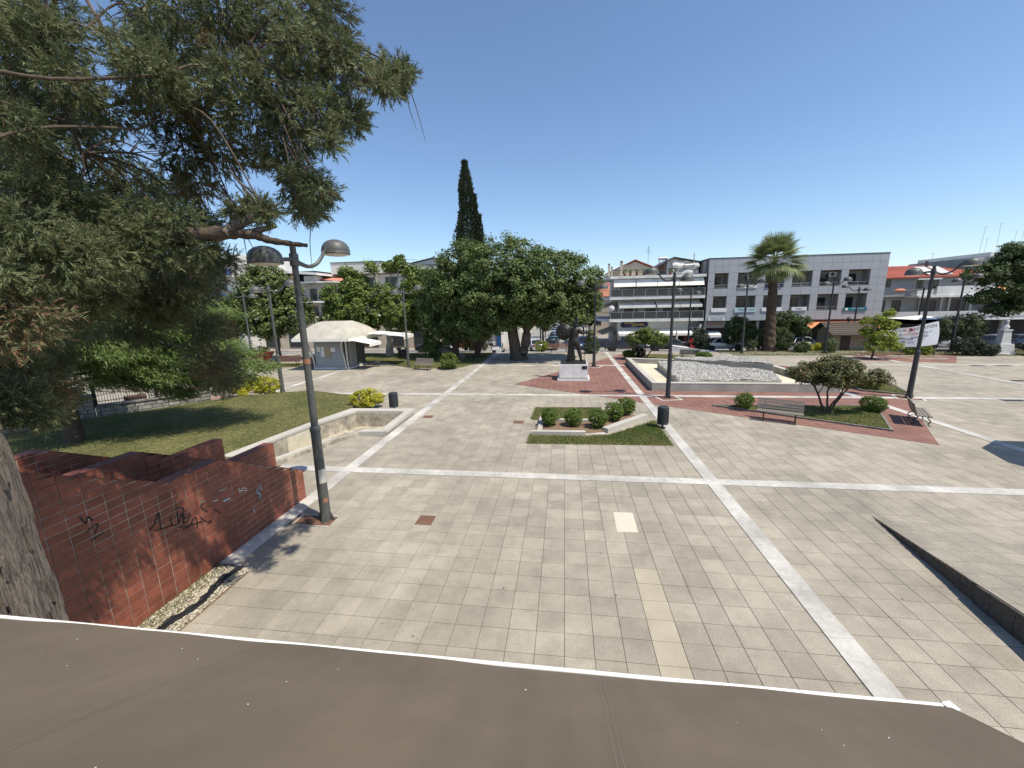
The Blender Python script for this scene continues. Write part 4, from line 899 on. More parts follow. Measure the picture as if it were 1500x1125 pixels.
# ================================================================== STREET FURNITURE
def make_lamp():
    t = thing('street_lamp', 'x', 'street lamp', (0, 0, 0), 0, 'twin headed street lamps of the square')
    mb = MB(); mb.lathe([(.13, 0), (.125, .9), (.115, 1.9), (.115, 2.45)], n=16); mb.build('pole_base', M['lamp'], t, True)
    MB().lathe([(.128, 2.45), (.128, 2.53), (.092, 2.58)], n=16).build('collar', M['lamp'], t, True)
    MB().lathe([(.088, 2.57), (.076, 5.2), (.068, 6.85), (.03, 6.87)], n=14).build('pole', M['lamp'], t, True)
    for k in range(4):
        a = k*math.pi/2+.4; mb = MB(); d = Vector((math.cos(a), math.sin(a), 0)); n = Vector((-d.y, d.x, 0))*.012
        A_ = [d*.11, d*.24, d*.11+Vector((0, 0, .30))]; mb.add([p+n for p in A_]+[p-n for p in A_], [(0, 1, 2), (5, 4, 3), (0, 3, 4, 1), (1, 4, 5, 2), (2, 5, 3, 0)]); mb.build('fin', M['lamp'], t)
    MB().lathe([(.095, 6.42), (.10, 6.44), (.10, 6.68), (.092, 6.70)], n=12).build('bracket', M['lamp'], t, True)
    for s, hd, path in ((1, (1.28, 6.80), [(.08, 0, 6.52), (.36, 0, 6.44), (.62, 0, 6.52), (.82, 0, 6.72), (.95, 0, 6.93)]), (-1, (-.72, 6.42), [(-.08, 0, 6.56), (-.2, 0, 6.56), (-.3, 0, 6.54), (-.36, 0, 6.52)])):
        mb = MB(); pp = smooth_path(path, 4); mb.tube(pp, [.05-.012*i/len(pp) for i in range(len(pp))], 8); arm = mb.build('arm', M['lamp'], t, True)
        x, z = hd; mb = MB()
        prof = [(.345, 0), (.352, .02), (.345, .03), (.345, .12), (.338, .125), (.325, .19), (.28, .265), (.20, .325), (.10, .36), (.02, .37)]
        mb.lathe(prof, (x, 0, z), 24); h = mb.build('lamp_shade', M['lamp'], t, True)
        mb = MB(); mb.lathe([(.10, -.035), (.24, -.028), (.315, -.004), (.31, .004)], (x, 0, z), 24); mb.build('diffuser', M['diffuser'], h, True)
        MB().obox((x-s*.36, 0, z+.09), (.08, .09, .10)).build('clamp', M['lamp'], h)
    return t
lamp0 = make_lamp()
lamps = [(-6.17, 8.94, 1.31, 'nearest tall street lamp beside the graffitied red wall, stickers on its pole'),
         (-17.9, 23.15, .35, 'twin lamp at the lawn corner by the yellow shrubs'),
         (-28.9, 34, -2.3, 'twin lamp half hidden by the dark conifer branches in front of the glossy round tree'),
         (-13.85, 34.3, .5, 'twin lamp between the kiosk and the slatted bench under the big tree'),
         (2.51, 34.41, 2.7, 'twin lamp just behind the bronze warrior statue'),
         (5.83, 23.13, 3.35, 'twin lamp standing in front of the dry fountain corner'),
         (17.52, 42.5, .2, 'twin lamp left of the palm trunk in front of the grey clad building'),
         (25.0, 42.3, .15, 'twin lamp in front of the log chalet and orange awning'),
         (18.4, 23.61, -.45, 'dark twin lamp at the red paving corner just behind the end-on slatted bench'),
         (35.74, 42.27, .2, 'twin lamp between the white banner and the pale bust'),
         (14.4, 49.5, 3.0, 'small distant twin lamp by the junction of the balcony and grey buildings'),
         (32.2, 50.0, 2.9, 'small distant twin lamp above the yellow green sapling')]
for i, (x, y, a, lab) in enumerate(lamps):
    o = lamp0 if i == 0 else copy_tree(lamp0); o.location = (x, y, zg(y)); o.rotation_euler = (0, 0, a); o['label'] = lab
    if i in (4, 5, 7, 8):                                            # pale frame let into the paving round the foot
        b_ = MB(); k_ = .62
        for q in ((-k_, k_, -k_, -k_+.12), (-k_, k_, k_-.12, k_), (-k_, -k_+.12, -k_+.12, k_-.12), (k_-.12, k_, -k_+.12, k_-.12)): b_.box(*q, .0, .022)
        b_.build('base_frame', M['coping'], o); MB().box(-k_+.12, k_-.12, -k_+.12, k_-.12, 0, .016).build('base_soil', M['rust'], o)
    if i == 8: o.rotation_euler = (0, .012, a)
    if i >= 4:
        for ch in o.children:
            if ch.name.split('.')[0] in ('pole', 'pole_base', 'arm', 'collar', 'bracket'):
                ch.data = ch.data.copy(); ch.data.materials[0] = M['lamp_dark']
def wrap(x, y, z, r, h, m, nm, a0=3.6, a1=5.6):
    mb = MB(); k = 8; vs = [(r*math.cos(a0+(a1-a0)*i/k), r*math.sin(a0+(a1-a0)*i/k), zz) for zz in (z, z+h) for i in range(k+1)]
    vs += [(v[0]*.985, v[1]*.985, v[2]) for v in vs]; n = k+1
    fs = [(i, i+1, n+i+1, n+i) for i in range(k)]+[(2*n+i+1, 2*n+i, 3*n+i, 3*n+i+1) for i in range(k)]+[(0, n, 3*n, 2*n), (k, 2*n+k, 3*n+k, n+k), (n, 2*n-1, 4*n-1, 3*n), (0, 2*n, 3*n-1, k)]
    return mb.add(vs, fs).build(nm, m, lamp0)
wrap(0, 0, 1.08, .128, .38, M['sticker'], 'sticker'); wrap(0, 0, 4.15, .087, .12, M['tape'], 'tape', 2.5, 6.5); wrap(0, 0, .55, .13, .12, M['tape'], 'tape', 3.9, 4.8)

def make_bin():
    t = thing('litter_bin', 'x', 'litter bin', (0, 0, 0), 0, 'round dark litter bins'); mb = MB()
    mb.lathe([(.045, 0), (.045, .32)], n=10); mb.lathe([(.11, 0), (.10, .02)], n=12); mb.build('post', M['iron'], t)
    MB().lathe([(.17, .2), (.235, .205), (.235, .24), (.225, .25), (.225, .84), (.238, .845), (.238, .9), (.20, .91), (.20, .6), (.02, .3)], n=24).build('drum', M['bin'], t, True)
    for k in range(30):                                              # raised diagonal straps
        a = k*math.tau/30; q = [(.229*math.cos(a+j*.09), .229*math.sin(a+j*.09), .26+j*.09) for j in range(7)]; MB().tube(q, .0085, 4).build('slat', M['bin'], t)
    MB().lathe([(.19, .92), (.23, .93), (.215, .965), (.12, .985), (.11, .96)], n=24).build('lid', M['bin'], t, True)
    return t
bin0 = make_bin(); bin0.location = (4.25, 17.45, 0); bin0['label'] = 'dark round litter bin on the white line right of the planting bed'
copy_tree(bin0, None, (-8.95, 19.75, 0), 1.0, 'dark round litter bin behind the stone basin beside a yellow shrub')
def make_bench(name, slat, L=1.75, label='x'):
    t = thing(name, label, 'bench', (0, 0, 0), 0, None)
    for k in range(4): MB().box(-L/2, L/2, -.26+k*.125, -.26+k*.125+.10, .43+.008*abs(k-1.5), .465+.008*abs(k-1.5)).build('seat_slat', slat, t)
    for k in range(4):
        MB().obox((0, .24+.035*k, .56+.115*k), (L, .035, .09), rx=-.3).build('back_slat', slat, t)
    for s in (-1, 1):
        x = s*(L/2-.28); mb = MB()
        mb.tube(smooth_path([(x, -.30, 0), (x, -.20, .06), (x, -.26, .22), (x, -.16, .34), (x, -.24, .43)], 4), .022, 6)
        mb.tube(smooth_path([(x, .34, 0), (x, .22, .06), (x, .28, .22), (x, .14, .34), (x, .20, .43)], 4), .022, 6)
        mb.tube(smooth_path([(x, -.2, .12), (x, -.05, .2), (x, .1, .18), (x, .24, .12)], 3), .014, 6)
        mb.tube([(x, -.29, .42), (x, .22, .42)], .022, 6); mb.tube(smooth_path([(x, .2, .42), (x, .26, .6), (x, .36, .93)], 3), .022, 6); mb.build('leg', M['iron'], t)
    return t
b0 = make_bench('park_bench', M['wood'], label='weathered slatted bench before the triangular grass bed, its back to the small tree')
b0.location = (9.55, 18.72, 0); b0.rotation_euler = (0, 0, math.atan2(-.5, 1.0)); b0['group'] = 'slatted benches of the square'
for x, y, a, lab in ((15.35, 19.0, 2.35-math.pi/2+.28, 'slatted bench seen end-on beside the right corner of the triangular bed'), (11.4, 38.6, 3.05, 'dark slatted bench behind the fountain near a round bush'),
                     (-11.95, 32.75, -.28, 'slatted bench on the edge of the shaded lawn beside a round leafy bush')):
    copy_tree(b0, None, (x, y, 0), a, lab)
b1 = make_bench('park_bench', M['redwood'], 2.2, 'reddish bench behind the near lamp post, left of the kiosk'); b1.location = (-26.0, 35.0, 0); b1.rotation_euler = (0, 0, .1)
copy_tree(b1, None, (-.6, 45.0, zg(45)), .1, 'reddish bench behind the statue near the parked street cars')
tb = thing('low_table', 'small dark table-like bench leaning against the right side of the kiosk', 'bench', (-17.4, 34.4, 0), .5)
for k in range(3): MB().box(-.75, .75, -.24+k*.16, -.24+k*.16+.14, .42, .46).build('seat_slat', M['shutter_dark'], tb)
for x in (-.6, .6):
    for y in (-.2, .2): MB().box(x-.03, x+.03, y-.03, y+.03, 0, .42).build('leg', M['iron'], tb)

# ---- statue of an ancient warrior, seen from behind
st = thing('warrior_statue', 'dark bronze warrior statue with round shield and spear on a white marble pedestal', 'statue', (.66, 28.9, 0))
MB().box(-1.12, 1.12, -.95, .95, 0, .16).build('pedestal_step', M['marble'], st)
MB().box(-.98, .98, -.82, .82, .162, 1.16).build('pedestal', M['marble'], st)
MB().box(-.99, .99, -.83, .83, .163, .215).build('pedestal_band', M['plaque'], st)
MB().box(.58, .93, -.84, -.815, .83, 1.05).build('plaque', M['plaque'], st)
PZ = 1.165
MB().box(-.88, .88, -.7, .7, PZ, PZ+.11).build('bronze_plinth', M['bronze'], st); PZ += .11
def skin(name, verts, edges_, m, parent, root=0, sub=2, loc=(0, 0, 0)):
    me = bpy.data.meshes.new(name); me.from_pydata([v[:3] for v in verts], edges_, []); o = link(name, me, parent, loc=loc)
    md = o.modifiers.new('skin', 'SKIN'); md.use_smooth_shade = True
    for i, v in enumerate(verts):
        sv = me.skin_vertices[0].data[i]; sv.radius = (v[3], v[4] if len(v) > 4 else v[3]); sv.use_root = (i == root)
    s = o.modifiers.new('sub', 'SUBSURF'); s.levels = sub; s.render_levels = sub; me.materials.append(m); return o
vs = [(.10, .02, 1.36, .25, .19), (.09, .03, 1.60, .20, .15), (.09, .05, 1.90, .25, .17), (.12, .06, 2.18, .29, .17), (.12, .05, 2.36, .13, .12), (.10, .03, 2.47, .095, .095), (.09, .0, 2.60, .15, .17), (.09, .0, 2.76, .12, .15),
      (-.08, .02, 1.26, .17, .18), (-.24, .10, .72, .115, .125), (-.30, .02, .50, .115, .12), (-.40, -.06, .10, .06, .07), (-.45, .10, .035, .05, .045), (-.49, .26, .03, .045, .03),
      (.28, .0, 1.26, .17, .18), (.40, .06, .74, .115, .125), (.46, -.02, .50, .11, .12), (.54, -.12, .10, .06, .07), (.57, .02, .035, .05, .045), (.60, .18, .03, .045, .03),
      (-.12, .04, 2.26, .13, .12), (-.36, .02, 2.16, .085, .09), (-.56, .18, 2.08, .07, .07),
      (.38, .04, 2.25, .13, .12), (.56, -.02, 1.98, .085, .09), (.74, .12, 1.98, .07, .07), (.90, .24, 2.03, .055, .055)]
ed = [(0, 1), (1, 2), (2, 3), (3, 4), (4, 5), (5, 6), (6, 7), (0, 8), (8, 9), (9, 10), (10, 11), (11, 12), (12, 13), (0, 14), (14, 15), (15, 16), (16, 17), (17, 18), (18, 19), (3, 20), (20, 21), (21, 22), (3, 23), (23, 24), (24, 25), (25, 26)]
skin('figure', [v[:3]+tuple(k*(1.22 if v[2] < 2.5 else 1.05) for k in v[3:]) for v in vs], ed, M['bronze'], st, 0, 2, (0, 0, PZ))
for k in range(4): skin('finger', [(.92, .25+.012*k, 2.06-.03*k, .02), (.965, .22+.01*k, 2.06-.03*k, .017), (.975, .27, 2.06-.03*k, .015)], [(0, 1), (1, 2)], M['bronze'], st, 0, 1, (0, 0, PZ))
skin('thumb', [(.90, .22, 2.05, .022), (.93, .18, 2.09, .018), (.96, .21, 2.11, .015)], [(0, 1), (1, 2)], M['bronze'], st, 0, 1, (0, 0, PZ))
mb = MB((0, 0, -PZ)); mb.lathe([(.17, 2.50), (.185, 2.6), (.175, 2.74), (.11, 2.86), (.02, 2.90)], (.09, -.0, 0), 16, 1, 1.15); mb.build('helmet', M['bronze'], st, True)
mb = MB((0, 0, -PZ)); n = 16; arc = [(-.15+i/n*2.55) for i in range(n+1)]; ins = []; outs = []
for a in arc: ins.append((.09+.02*a, .19-.0-.205*(1-math.cos(a))-.0*a, 0)); 
cr = []
for i, a in enumerate(np.linspace(-.5, 2.75, n+1)):
    cr.append(((.10+.045*i/n, .21*math.cos(a)-.0, 2.68+.20*math.sin(a)), (.11+.16*i/n, .42*math.cos(a)-.02, 2.70+.40*math.sin(a) if a < 2.4 else 2.70+.40*math.sin(2.4)-(a-2.4)*.9)))
for s in (-.045, .045):
    pass
vv = [];
for p, q in cr: vv += [(p[0]-.035, p[1], p[2]), (p[0]+.035, p[1], p[2]), (q[0]+.02, q[1], q[2]), (q[0]-.02, q[1], q[2])]
ff = []
for i in range(n):
    b = 4*i
    for k in range(4): ff.append((b+k, b+(k+1) % 4, b+4+(k+1) % 4, b+4+k))
ff += [(3, 2, 1, 0), (4*n, 4*n+1, 4*n+2, 4*n+3)]
mb.add(vv, ff); mb.build('crest', M['bronze'], st, True)
mb = MB(); mb.lathe([(.02, .20), (.08, .19), (.10, .175), (.30, .155), (.31, .165), (.33, .15), (.45, .085), (.46, .095), (.48, .075), (.545, .01), (.59, .0), (.60, -.02), (.58, -.03), (.40, .06), (.05, .14)], n=36)
for k in range(18):
    a = k*math.tau/18; mb.obox((.39*math.cos(a), .39*math.sin(a), .128), (.07, .05, .02), rz=a, ry=.5)
for k in range(8):
    a = k*math.tau/8+.2; mb.obox((.20*math.cos(a), .20*math.sin(a), .178), (.12, .06, .03), rz=a+.5)
sh = mb.build('shield', M['bronze'], st, True); sh.location = (-.68, .12, PZ+2.10); sh.rotation_euler = (rad(83), 0, rad(-12))
mb = MB((0, 0, -PZ)); mb.tube([(.72, -.32, .0), (.90, .26, 2.0), (1.02, .62, 3.35)], .02, 8); mb.build('spear', M['bronze'], st, True)
MB((0, 0, -PZ)).tube([(1.02, .62, 3.34), (1.03, .65, 3.44), (1.05, .71, 3.68)], [.02, .05, .004], 6).build('spear_head', M['bronze'], st)
mb = MB((0, 0, -PZ)); rows = []                                      # cloak hanging from the shield arm in deep folds
for j in range(13):
    v = j/12; z = 2.0-1.97*v; w_ = .10+.16*v; row = []
    for i in range(25):
        u = i/24*math.tau; fold = 1+.28*math.sin(u*7+v*1.2)
        row.append((-.19+.02*v+w_*math.cos(u)*fold, -.02+.10*v*.3+(.06+.09*v)*math.sin(u)*fold, z))
    rows.append(row)
vv = [p for r in rows for p in r[:24]]; ff = [(j*24+i, j*24+(i+1) % 24, (j+1)*24+(i+1) % 24, (j+1)*24+i) for j in range(12) for i in range(24)]+[tuple(range(24)), tuple(range(12*24+23, 12*24-1, -1))]
mb.add(vv, ff); mb.build('cloak', M['bronze'], st, True)
# ---- bust on the right
bu = thing('marble_bust', 'pale stone bust on a tapering pedestal between dark bushes at far right', 'monument', (38.9, 41.3, 0))
MB().box(-.72, .72, -.6, .6, 0, .12).build('step', M['stucco_pale'], bu); MB().add([(-.6, -.5, .12), (.6, -.5, .12), (.6, .5, .12), (-.6, .5, .12), (-.54, -.45, .95), (.54, -.45, .95), (.54, .45, .95), (-.54, .45, .95)], [(3, 2, 1, 0), (4, 5, 6, 7), (0, 1, 5, 4), (1, 2, 6, 5), (2, 3, 7, 6), (3, 0, 4, 7)]).build('base', M['stucco_pale'], bu)
MB().add([(-.38, -.3, .95), (.38, -.3, .95), (.38, .3, .95), (-.38, .3, .95), (-.30, -.25, 2.1), (.30, -.25, 2.1), (.30, .25, 2.1), (-.30, .25, 2.1)], [(3, 2, 1, 0), (4, 5, 6, 7), (0, 1, 5, 4), (1, 2, 6, 5), (2, 3, 7, 6), (3, 0, 4, 7)]).build('shaft', M['stucco_pale'], bu)
MB().box(-.36, .36, -.3, .3, 2.1, 2.2).build('cap', M['stucco_pale'], bu)
skin('figure', [(0, 0, 2.2, .22, .15), (0, 0, 2.45, .36, .2), (0, 0, 2.62, .13, .13), (0, -.02, 2.74, .11, .12), (0, -.03, 2.92, .14, .17), (0, -.01, 3.06, .10, .13)], [(0, 1), (1, 2), (2, 3), (3, 4), (4, 5)], M['stucco_pale'], bu, 0, 2)

# ================================================================== VEGETATION
# ---- the big conifer at the left: lobes of ropy sprays carried by limbs from one trunk
LOBES = [(-9.14,6.36,11.01,0.47),(-8.35,6.71,11.16,0.48),(-7.37,6.94,11.22,0.49),(-6.51,7.35,11.41,0.51),(-5.2,7.11,11.09,0.48),(-4.54,7.56,11.34,0.5),(-2.9,5.94,10.02,0.27),(-7.92,5.79,9.77,0.37),(-8.37,6.69,10.35,0.43),(-6.3,6.36,9.95,0.31),(-6.13,6.89,10.25,0.42),(-4.4,5.54,9.27,0.33),(-4.32,6.26,9.69,0.37),(-3.54,5.91,9.41,0.35),(-3.45,6.52,9.77,0.3),(-8.17,5.86,9.36,0.36),(-6.32,5.0,8.73,0.31),(-5.67,5.48,8.93,0.33),(-5.28,5.65,8.99,0.33),(-5.6,6.86,9.66,0.4),(-4.7,6.68,9.48,0.38),(-3.44,5.65,8.82,0.32),(-3.67,6.87,9.5,0.32),(-2.89,5.68,8.79,0.18),(-8.27,5.83,8.9,0.37),(-6.65,5.09,8.42,0.32),(-5.07,5.05,8.28,0.31),(-5.97,6.62,9.08,0.4),(-4.4,5.54,8.45,0.33),(-3.86,5.62,8.44,0.33),(-4.24,7.05,9.15,0.41),(-3.69,6.91,9.04,0.29),(-2.7,5.71,8.53,0.16),(-2.96,6.98,9.18,0.17),(-2.41,6.23,8.76,0.19),(-2.38,6.51,8.89,0.12),(-2.32,5.56,8.25,0.1),(-2.65,6.94,8.92,0.13),(-8.66,6.04,8.55,0.37),(-8.72,6.56,8.77,0.39),(-8.05,6.51,8.7,0.39),(-5.55,5.69,8.19,0.33),(-5.06,5.87,8.23,0.34),(-4.22,5.61,8.06,0.32),(-3.69,5.64,8.03,0.31),(-3.2,5.55,7.96,0.31),(-3.07,6.01,8.14,0.23),(-3.2,6.57,8.37,0.17),(-3.04,5.39,7.61,0.13),(-4.14,6.52,8.08,0.24),(-8.2,5.65,7.86,0.35),(-7.58,5.68,7.82,0.35),(-7.85,6.6,8.14,0.3),(-6.51,6.14,7.91,0.36),(-5.66,5.94,7.79,0.35),(-5.34,6.29,7.88,0.36),(-5.04,6.74,8.01,0.23),(-3.98,5.66,7.59,0.13),(-4.64,6.9,7.72,0.19),(-3.37,5.29,7.19,0.14),(-4.3,6.47,7.32,0.24),(-4.12,6.67,7.36,0.27),(-3.14,5.27,6.97,0.14),(-4.06,6.51,7.03,0.17),(-3.79,5.77,6.87,0.12),(-9.54,6.37,7.63,0.4),(-7.61,5.56,7.32,0.35),(-7.08,5.7,7.33,0.35),(-6.71,5.99,7.38,0.36),(-7.47,7.33,7.76,0.44),(-5.74,6.14,7.37,0.26),(-9.38,6.38,7.07,0.41),(-9.02,6.74,7.12,0.43),(-8.43,6.84,7.11,0.43),(-6.68,5.97,6.87,0.37),(-6.08,6.07,6.86,0.37),(-5.95,6.39,6.92,0.2),(-4.65,5.98,6.93,0.1),(-3.68,4.88,6.66,0.07),(-5.09,6.09,6.97,0.13),(-5.65,6.43,6.59,0.18),(-5.5,6.56,6.6,0.15),(-4.18,5.25,6.37,0.1),(-8.26,5.68,6.33,0.28),(-7.55,5.71,6.31,0.37),(-7.32,6.19,6.34,0.39),(-7.14,6.69,6.39,0.42),(-7.01,7.26,6.44,0.45),(-5.72,6.39,6.31,0.25),(-6.91,7.72,6.08,0.28),(-6.82,7.06,6.04,0.36),(-9.23,5.98,5.83,0.4),(-7.16,5.02,5.76,0.29),(-6.26,4.89,5.74,0.28),(-6.72,5.89,5.76,0.38),(-6.28,6.07,5.76,0.38),(-9.32,5.79,5.26,0.35),(-10.56,7.69,5.15,0.42),(-7.87,6.59,5.19,0.38),(-6.89,7.03,5.14,0.29),(-7.95,8.51,5.06,0.29),(-7.96,4.89,4.8,0.34),(-7.23,4.76,4.81,0.25),(-7.1,7.19,4.46,0.33),(-7.27,7.78,4.37,0.24),(-7.78,8.01,3.87,0.22),(-6.93,7.5,3.98,0.14),(-7.52,4.47,4.43,0.28),(-6.3,4.01,4.55,0.25),(-7.87,5.25,4.25,0.22),(-6.03,3.76,4.34,0.14),(-6.91,4.41,4.14,0.09),(-9.24,6.99,12.31,0.67),(-6.47,5.86,11.05,0.55),(-6.39,7.13,12.07,0.66),(-5.38,7.72,12.42,0.69),(-3.79,7.25,11.84,0.64),(-9.65,6.04,8.32,0.55),(-7.28,4.25,6.39,0.41),(-8.11,4.49,5.32,0.46),(-8.15,5.28,9.13,0.46)]
def conifer():
    base = (-5.45, 2.6, 0); t = thing('conifer_tree', 'huge dark conifer at the left with hanging branches, rusty dead sprays and rough pale trunk', 'tree', base)
    mb = MB(base); rr = random.Random(9); n = 26; rows = []
    H = [(0, .72), (.8, .60), (1.8, .52), (3.0, .47), (4.5, .43), (6.5, .36), (9, .25), (11.5, .12)]
    zs = np.linspace(0, 11.5, 120); vv = []; ff = []; tt = []
    for j, z in enumerate(zs):
        r0 = np.interp(z, [h[0] for h in H], [h[1] for h in H])
        cx = base[0]-.16*max(0, z-4); cy = base[1]+.02*max(0, z-4.5)
        for i in range(60):
            a = i/60*math.tau
            ridge = .06*math.sin(a*11+math.sin(z*1.3+a*2)*1.5)+.03*math.sin(a*23+math.sin(z*2.1+i)*1.2)+.02*math.sin(z*9+a*17)+rr.uniform(-.012, .012)
            r = r0*(1+ridge); vv.append((cx+r*math.cos(a), cy+r*math.sin(a), z))
    for j in range(len(zs)-1):
        for i in range(60): ff.append((j*60+i, j*60+(i+1) % 60, (j+1)*60+(i+1) % 60, (j+1)*60+i))
    mb.add(vv, ff); mb.t = [min(1, max(0, .5+.35*math.sin((k % 60)/60*math.tau*11+math.sin(k//60*.12)*1.5)+rr.uniform(-.3, .3))) for k in range(len(ff))]
    mb.build('trunk', M['bark'], t, True)
    for k in range(110):                                              # loose strips of bark on the side towards the square
        a = rr.uniform(-1.0, 1.9); z = rr.uniform(1.5, 4.6); r = np.interp(z, [h[0] for h in H], [h[1] for h in H])*1.02; L = rr.uniform(.15, .6); w_ = rr.uniform(.006, .018); l = rr.uniform(.004, .025)
        c, s = math.cos(a), math.sin(a); x0, y0 = base[0]+r*c, base[1]+r*s; tx, ty = -s*w_, c*w_
        q = MB(base); q.tint = rr.random()
        q.add([(x0-tx, y0-ty, z), (x0+tx, y0+ty, z), (x0+tx+c*l, y0+ty+s*l, z-L), (x0-tx+c*l, y0-ty+s*l, z-L), (x0-c*.03, y0-s*.03, z), (x0-c*.02, y0-s*.02, z-L)], [(0, 1, 2, 3), (0, 3, 5, 4), (1, 4, 5, 2), (3, 2, 5), (0, 4, 1)]); q.build('bark_strip', M['bark'], t)
    hubs = [((-5.5, 3.0, 5.2), (-6.4, 4.2, 5.9)), ((-5.5, 3.0, 5.6), (-5.92, 4.79, 6.59)), ((-5.5, 3.2, 6.2), (-6.5, 5.2, 7.6)), ((-5.5, 3.4, 7.0), (-5.2, 5.4, 8.2)), ((-5.6, 3.6, 7.8), (-4.3, 5.6, 8.7)), ((-5.6, 3.7, 8.4), (-6.5, 5.6, 9.3)), ((-5.6, 3.9, 9.0), (-4.6, 6.0, 10.2)), ((-5.7, 4.1, 9.8), (-6.8, 6.3, 11.0)), ((-5.5, 3.0, 4.8), (-7.2, 4.0, 4.9)), ((-5.6, 3.6, 7.6), (-8.0, 5.6, 8.4)), ((-6.4, 4.2, 5.9), (-7.2, 6.6, 5.6))]
    for a, b in hubs:
        q = MB(base); m_ = [Vector(a).lerp(Vector(b), k)+Vector((rr.uniform(-.12, .12), rr.uniform(-.12, .12), rr.uniform(-.22, .02))) for k in (.3, .55, .8)]; pp = smooth_path([a]+m_+[b], 4); q.tube(pp, [.019-.008*i/len(pp) for i in range(len(pp))], 9); q.build('limb', M['bark_dark'], t, True)
    LB = list(LOBES)
    for a, b in hubs:                                                # foliage along the limbs themselves
        a, b = Vector(a), Vector(b)
        for k in range(5 if b.z < 7 else 2):
            q = a.lerp(b, .30+(.16 if b.z < 7 else .4)*k)+Vector((rr.uniform(-.3, .3), rr.uniform(-.25, .25), rr.uniform(-.32, .12))); LB.append((q.x, q.y, q.z, rr.uniform(.22, .36)))
    for q in ((-6.0, 4.7, 6.75, .3), (-5.7, 4.75, 6.35, .28), (-5.45, 4.85, 6.7, .24), (-5.2, 4.95, 6.25, .22), (-5.0, 5.0, 6.66, .18), (-5.3, 4.75, 6.45, .2), (-4.9, 5.1, 6.3, .16), (-6.4, 4.6, 6.2, .32), (-6.3, 4.3, 6.6, .32), (-4.1, 5.35, 6.85, .10), (-4.35, 5.3, 6.82, .10)): LB.append(q)
    def clear(l):                                                    # the near lamp stands clear of the foliage
        d = Vector((l[0], l[1], l[2]-CAMH)); f = d.dot(fw); return not ((-.655 < d.dot(r2)/f < -.47 and .235 < d.dot(u2)/f < .39) or (-.715 < d.dot(r2)/f < -.6 and .255 < d.dot(u2)/f < .36))
    def gap(l):                                                      # open streaks where the sky shows through the upper crown
        d = Vector((l[0], l[1], l[2]-CAMH)); f = d.dot(fw); u = 750+d.dot(r2)/f*589.97; v = 562-d.dot(u2)/f*589.97
        return v < 260 and abs(u-(105+.55*v)) < 20
    LB = [l for l in LB if clear(l) and not gap(l) and not (l[2] > 8 and rr.random() < .05)]
    tw = MB(base)
    for (x, y, z, r) in [l for l in LOBES if clear(l)]:
        h = min(hubs, key=lambda h: (Vector(h[1])-Vector((x, y, z))).length)[1]; a, b = Vector(h), Vector((x, y, z)); mid = a.lerp(b, .5)+Vector((0, 0, .18*(b-a).length))
        pp = smooth_path([a, mid, b], 5); tw.tube(pp, [.022-.016*i/len(pp) for i in range(len(pp))], 5)
        for k in range(5):
            e = b+Vector((rr.gauss(0, 1), rr.gauss(0, 1), rr.gauss(-.5, .8)))*r*.8; tw.tube(smooth_path([b.lerp(a, rr.uniform(0, .4)), b.lerp(e, .5)+Vector((0, 0, .06)), e], 3), [.011, .009, .008, .007, .006, .004, .003], 4)
    for k in range(34):                                              # thin bare twigs hanging in the gaps
        l = LOBES[rr.randrange(len(LOBES))]; b = Vector(l[:3]); e = b+Vector((rr.uniform(-.25, .35), rr.uniform(-.2, .2), -rr.uniform(.4, 1.0)))
        tw.tube(smooth_path([b, b.lerp(e, .5)+Vector((rr.uniform(-.08, .08), 0, 0)), e], 3), [.010, .009, .008, .007, .006, .004, .003], 4)
    tw.build('twigs', M['bark_dark'], t, kind='stuff')
    bare = [[(-6.93, 5.62, 7.23), (-6.84, 5.69, 7.03), (-6.28, 5.83, 6.83)], [(-7.08, 5.46, 6.56), (-7.43, 5.33, 6.17), (-7.48, 5.31, 6.07), (-7.78, 5.23, 5.88)], [(-6.55, 6.47, 6.12), (-6.38, 6.62, 5.77), (-6.16, 6.6, 5.53)], [(-6.48, 5.74, 9.55), (-6.32, 5.82, 8.82), (-6.03, 5.9, 8.03)], [(-7.11, 5.62, 9.86), (-7.0, 5.6, 9.19), (-6.81, 5.72, 8.64), (-6.74, 5.87, 8.35)], [(-6.21, 5.37, 9.57), (-6.14, 5.43, 9.32)], [(-3.92, 6.24, 9.85), (-3.88, 6.19, 9.57)], [(-4.52, 6.25, 8.8), (-4.37, 6.13, 8.1), (-4.35, 6.25, 7.66)], [(-4.12, 6.22, 8.39), (-3.96, 6.06, 7.49)], [(-3.81, 6.15, 7.83), (-3.6, 6.12, 7.6), (-3.43, 6.11, 7.41)], [(-4.92, 5.94, 7.51), (-4.63, 5.91, 7.2)], [(-5.37, 5.84, 7.32), (-5.22, 5.78, 6.92), (-5.07, 5.76, 6.72)]]
    for i, b in enumerate(bare):
        pp = smooth_path(b, 4); w0 = .03 if i in (3, 4, 5) else (.018 if i < 3 else .007); q = MB(base); q.tube(pp, [w0*(1-.6*k/len(pp)) for k in range(len(pp))], 6); q.build('branch', M['twig'] if i in (0, 1, 2, 5, 6) else M['bark_dark'], t, True)
    def limb(pts, r0, r1, m=M['bark']):
        pp = smooth_path(pts, 6); q = MB(base); q.tube(pp, [(r0+(r1-r0)*k/len(pp))*(1+.12*math.sin(k*1.9)) for k in range(len(pp))], 9); q.tint = .5; q.build('sawn_limb', m, t, True)
    limb([(-5.92, 4.79, 6.59), (-5.23, 4.96, 6.46), (-4.79, 5.13, 6.48), (-4.46, 5.28, 6.52)], .12, .085, M['bark_dark'])
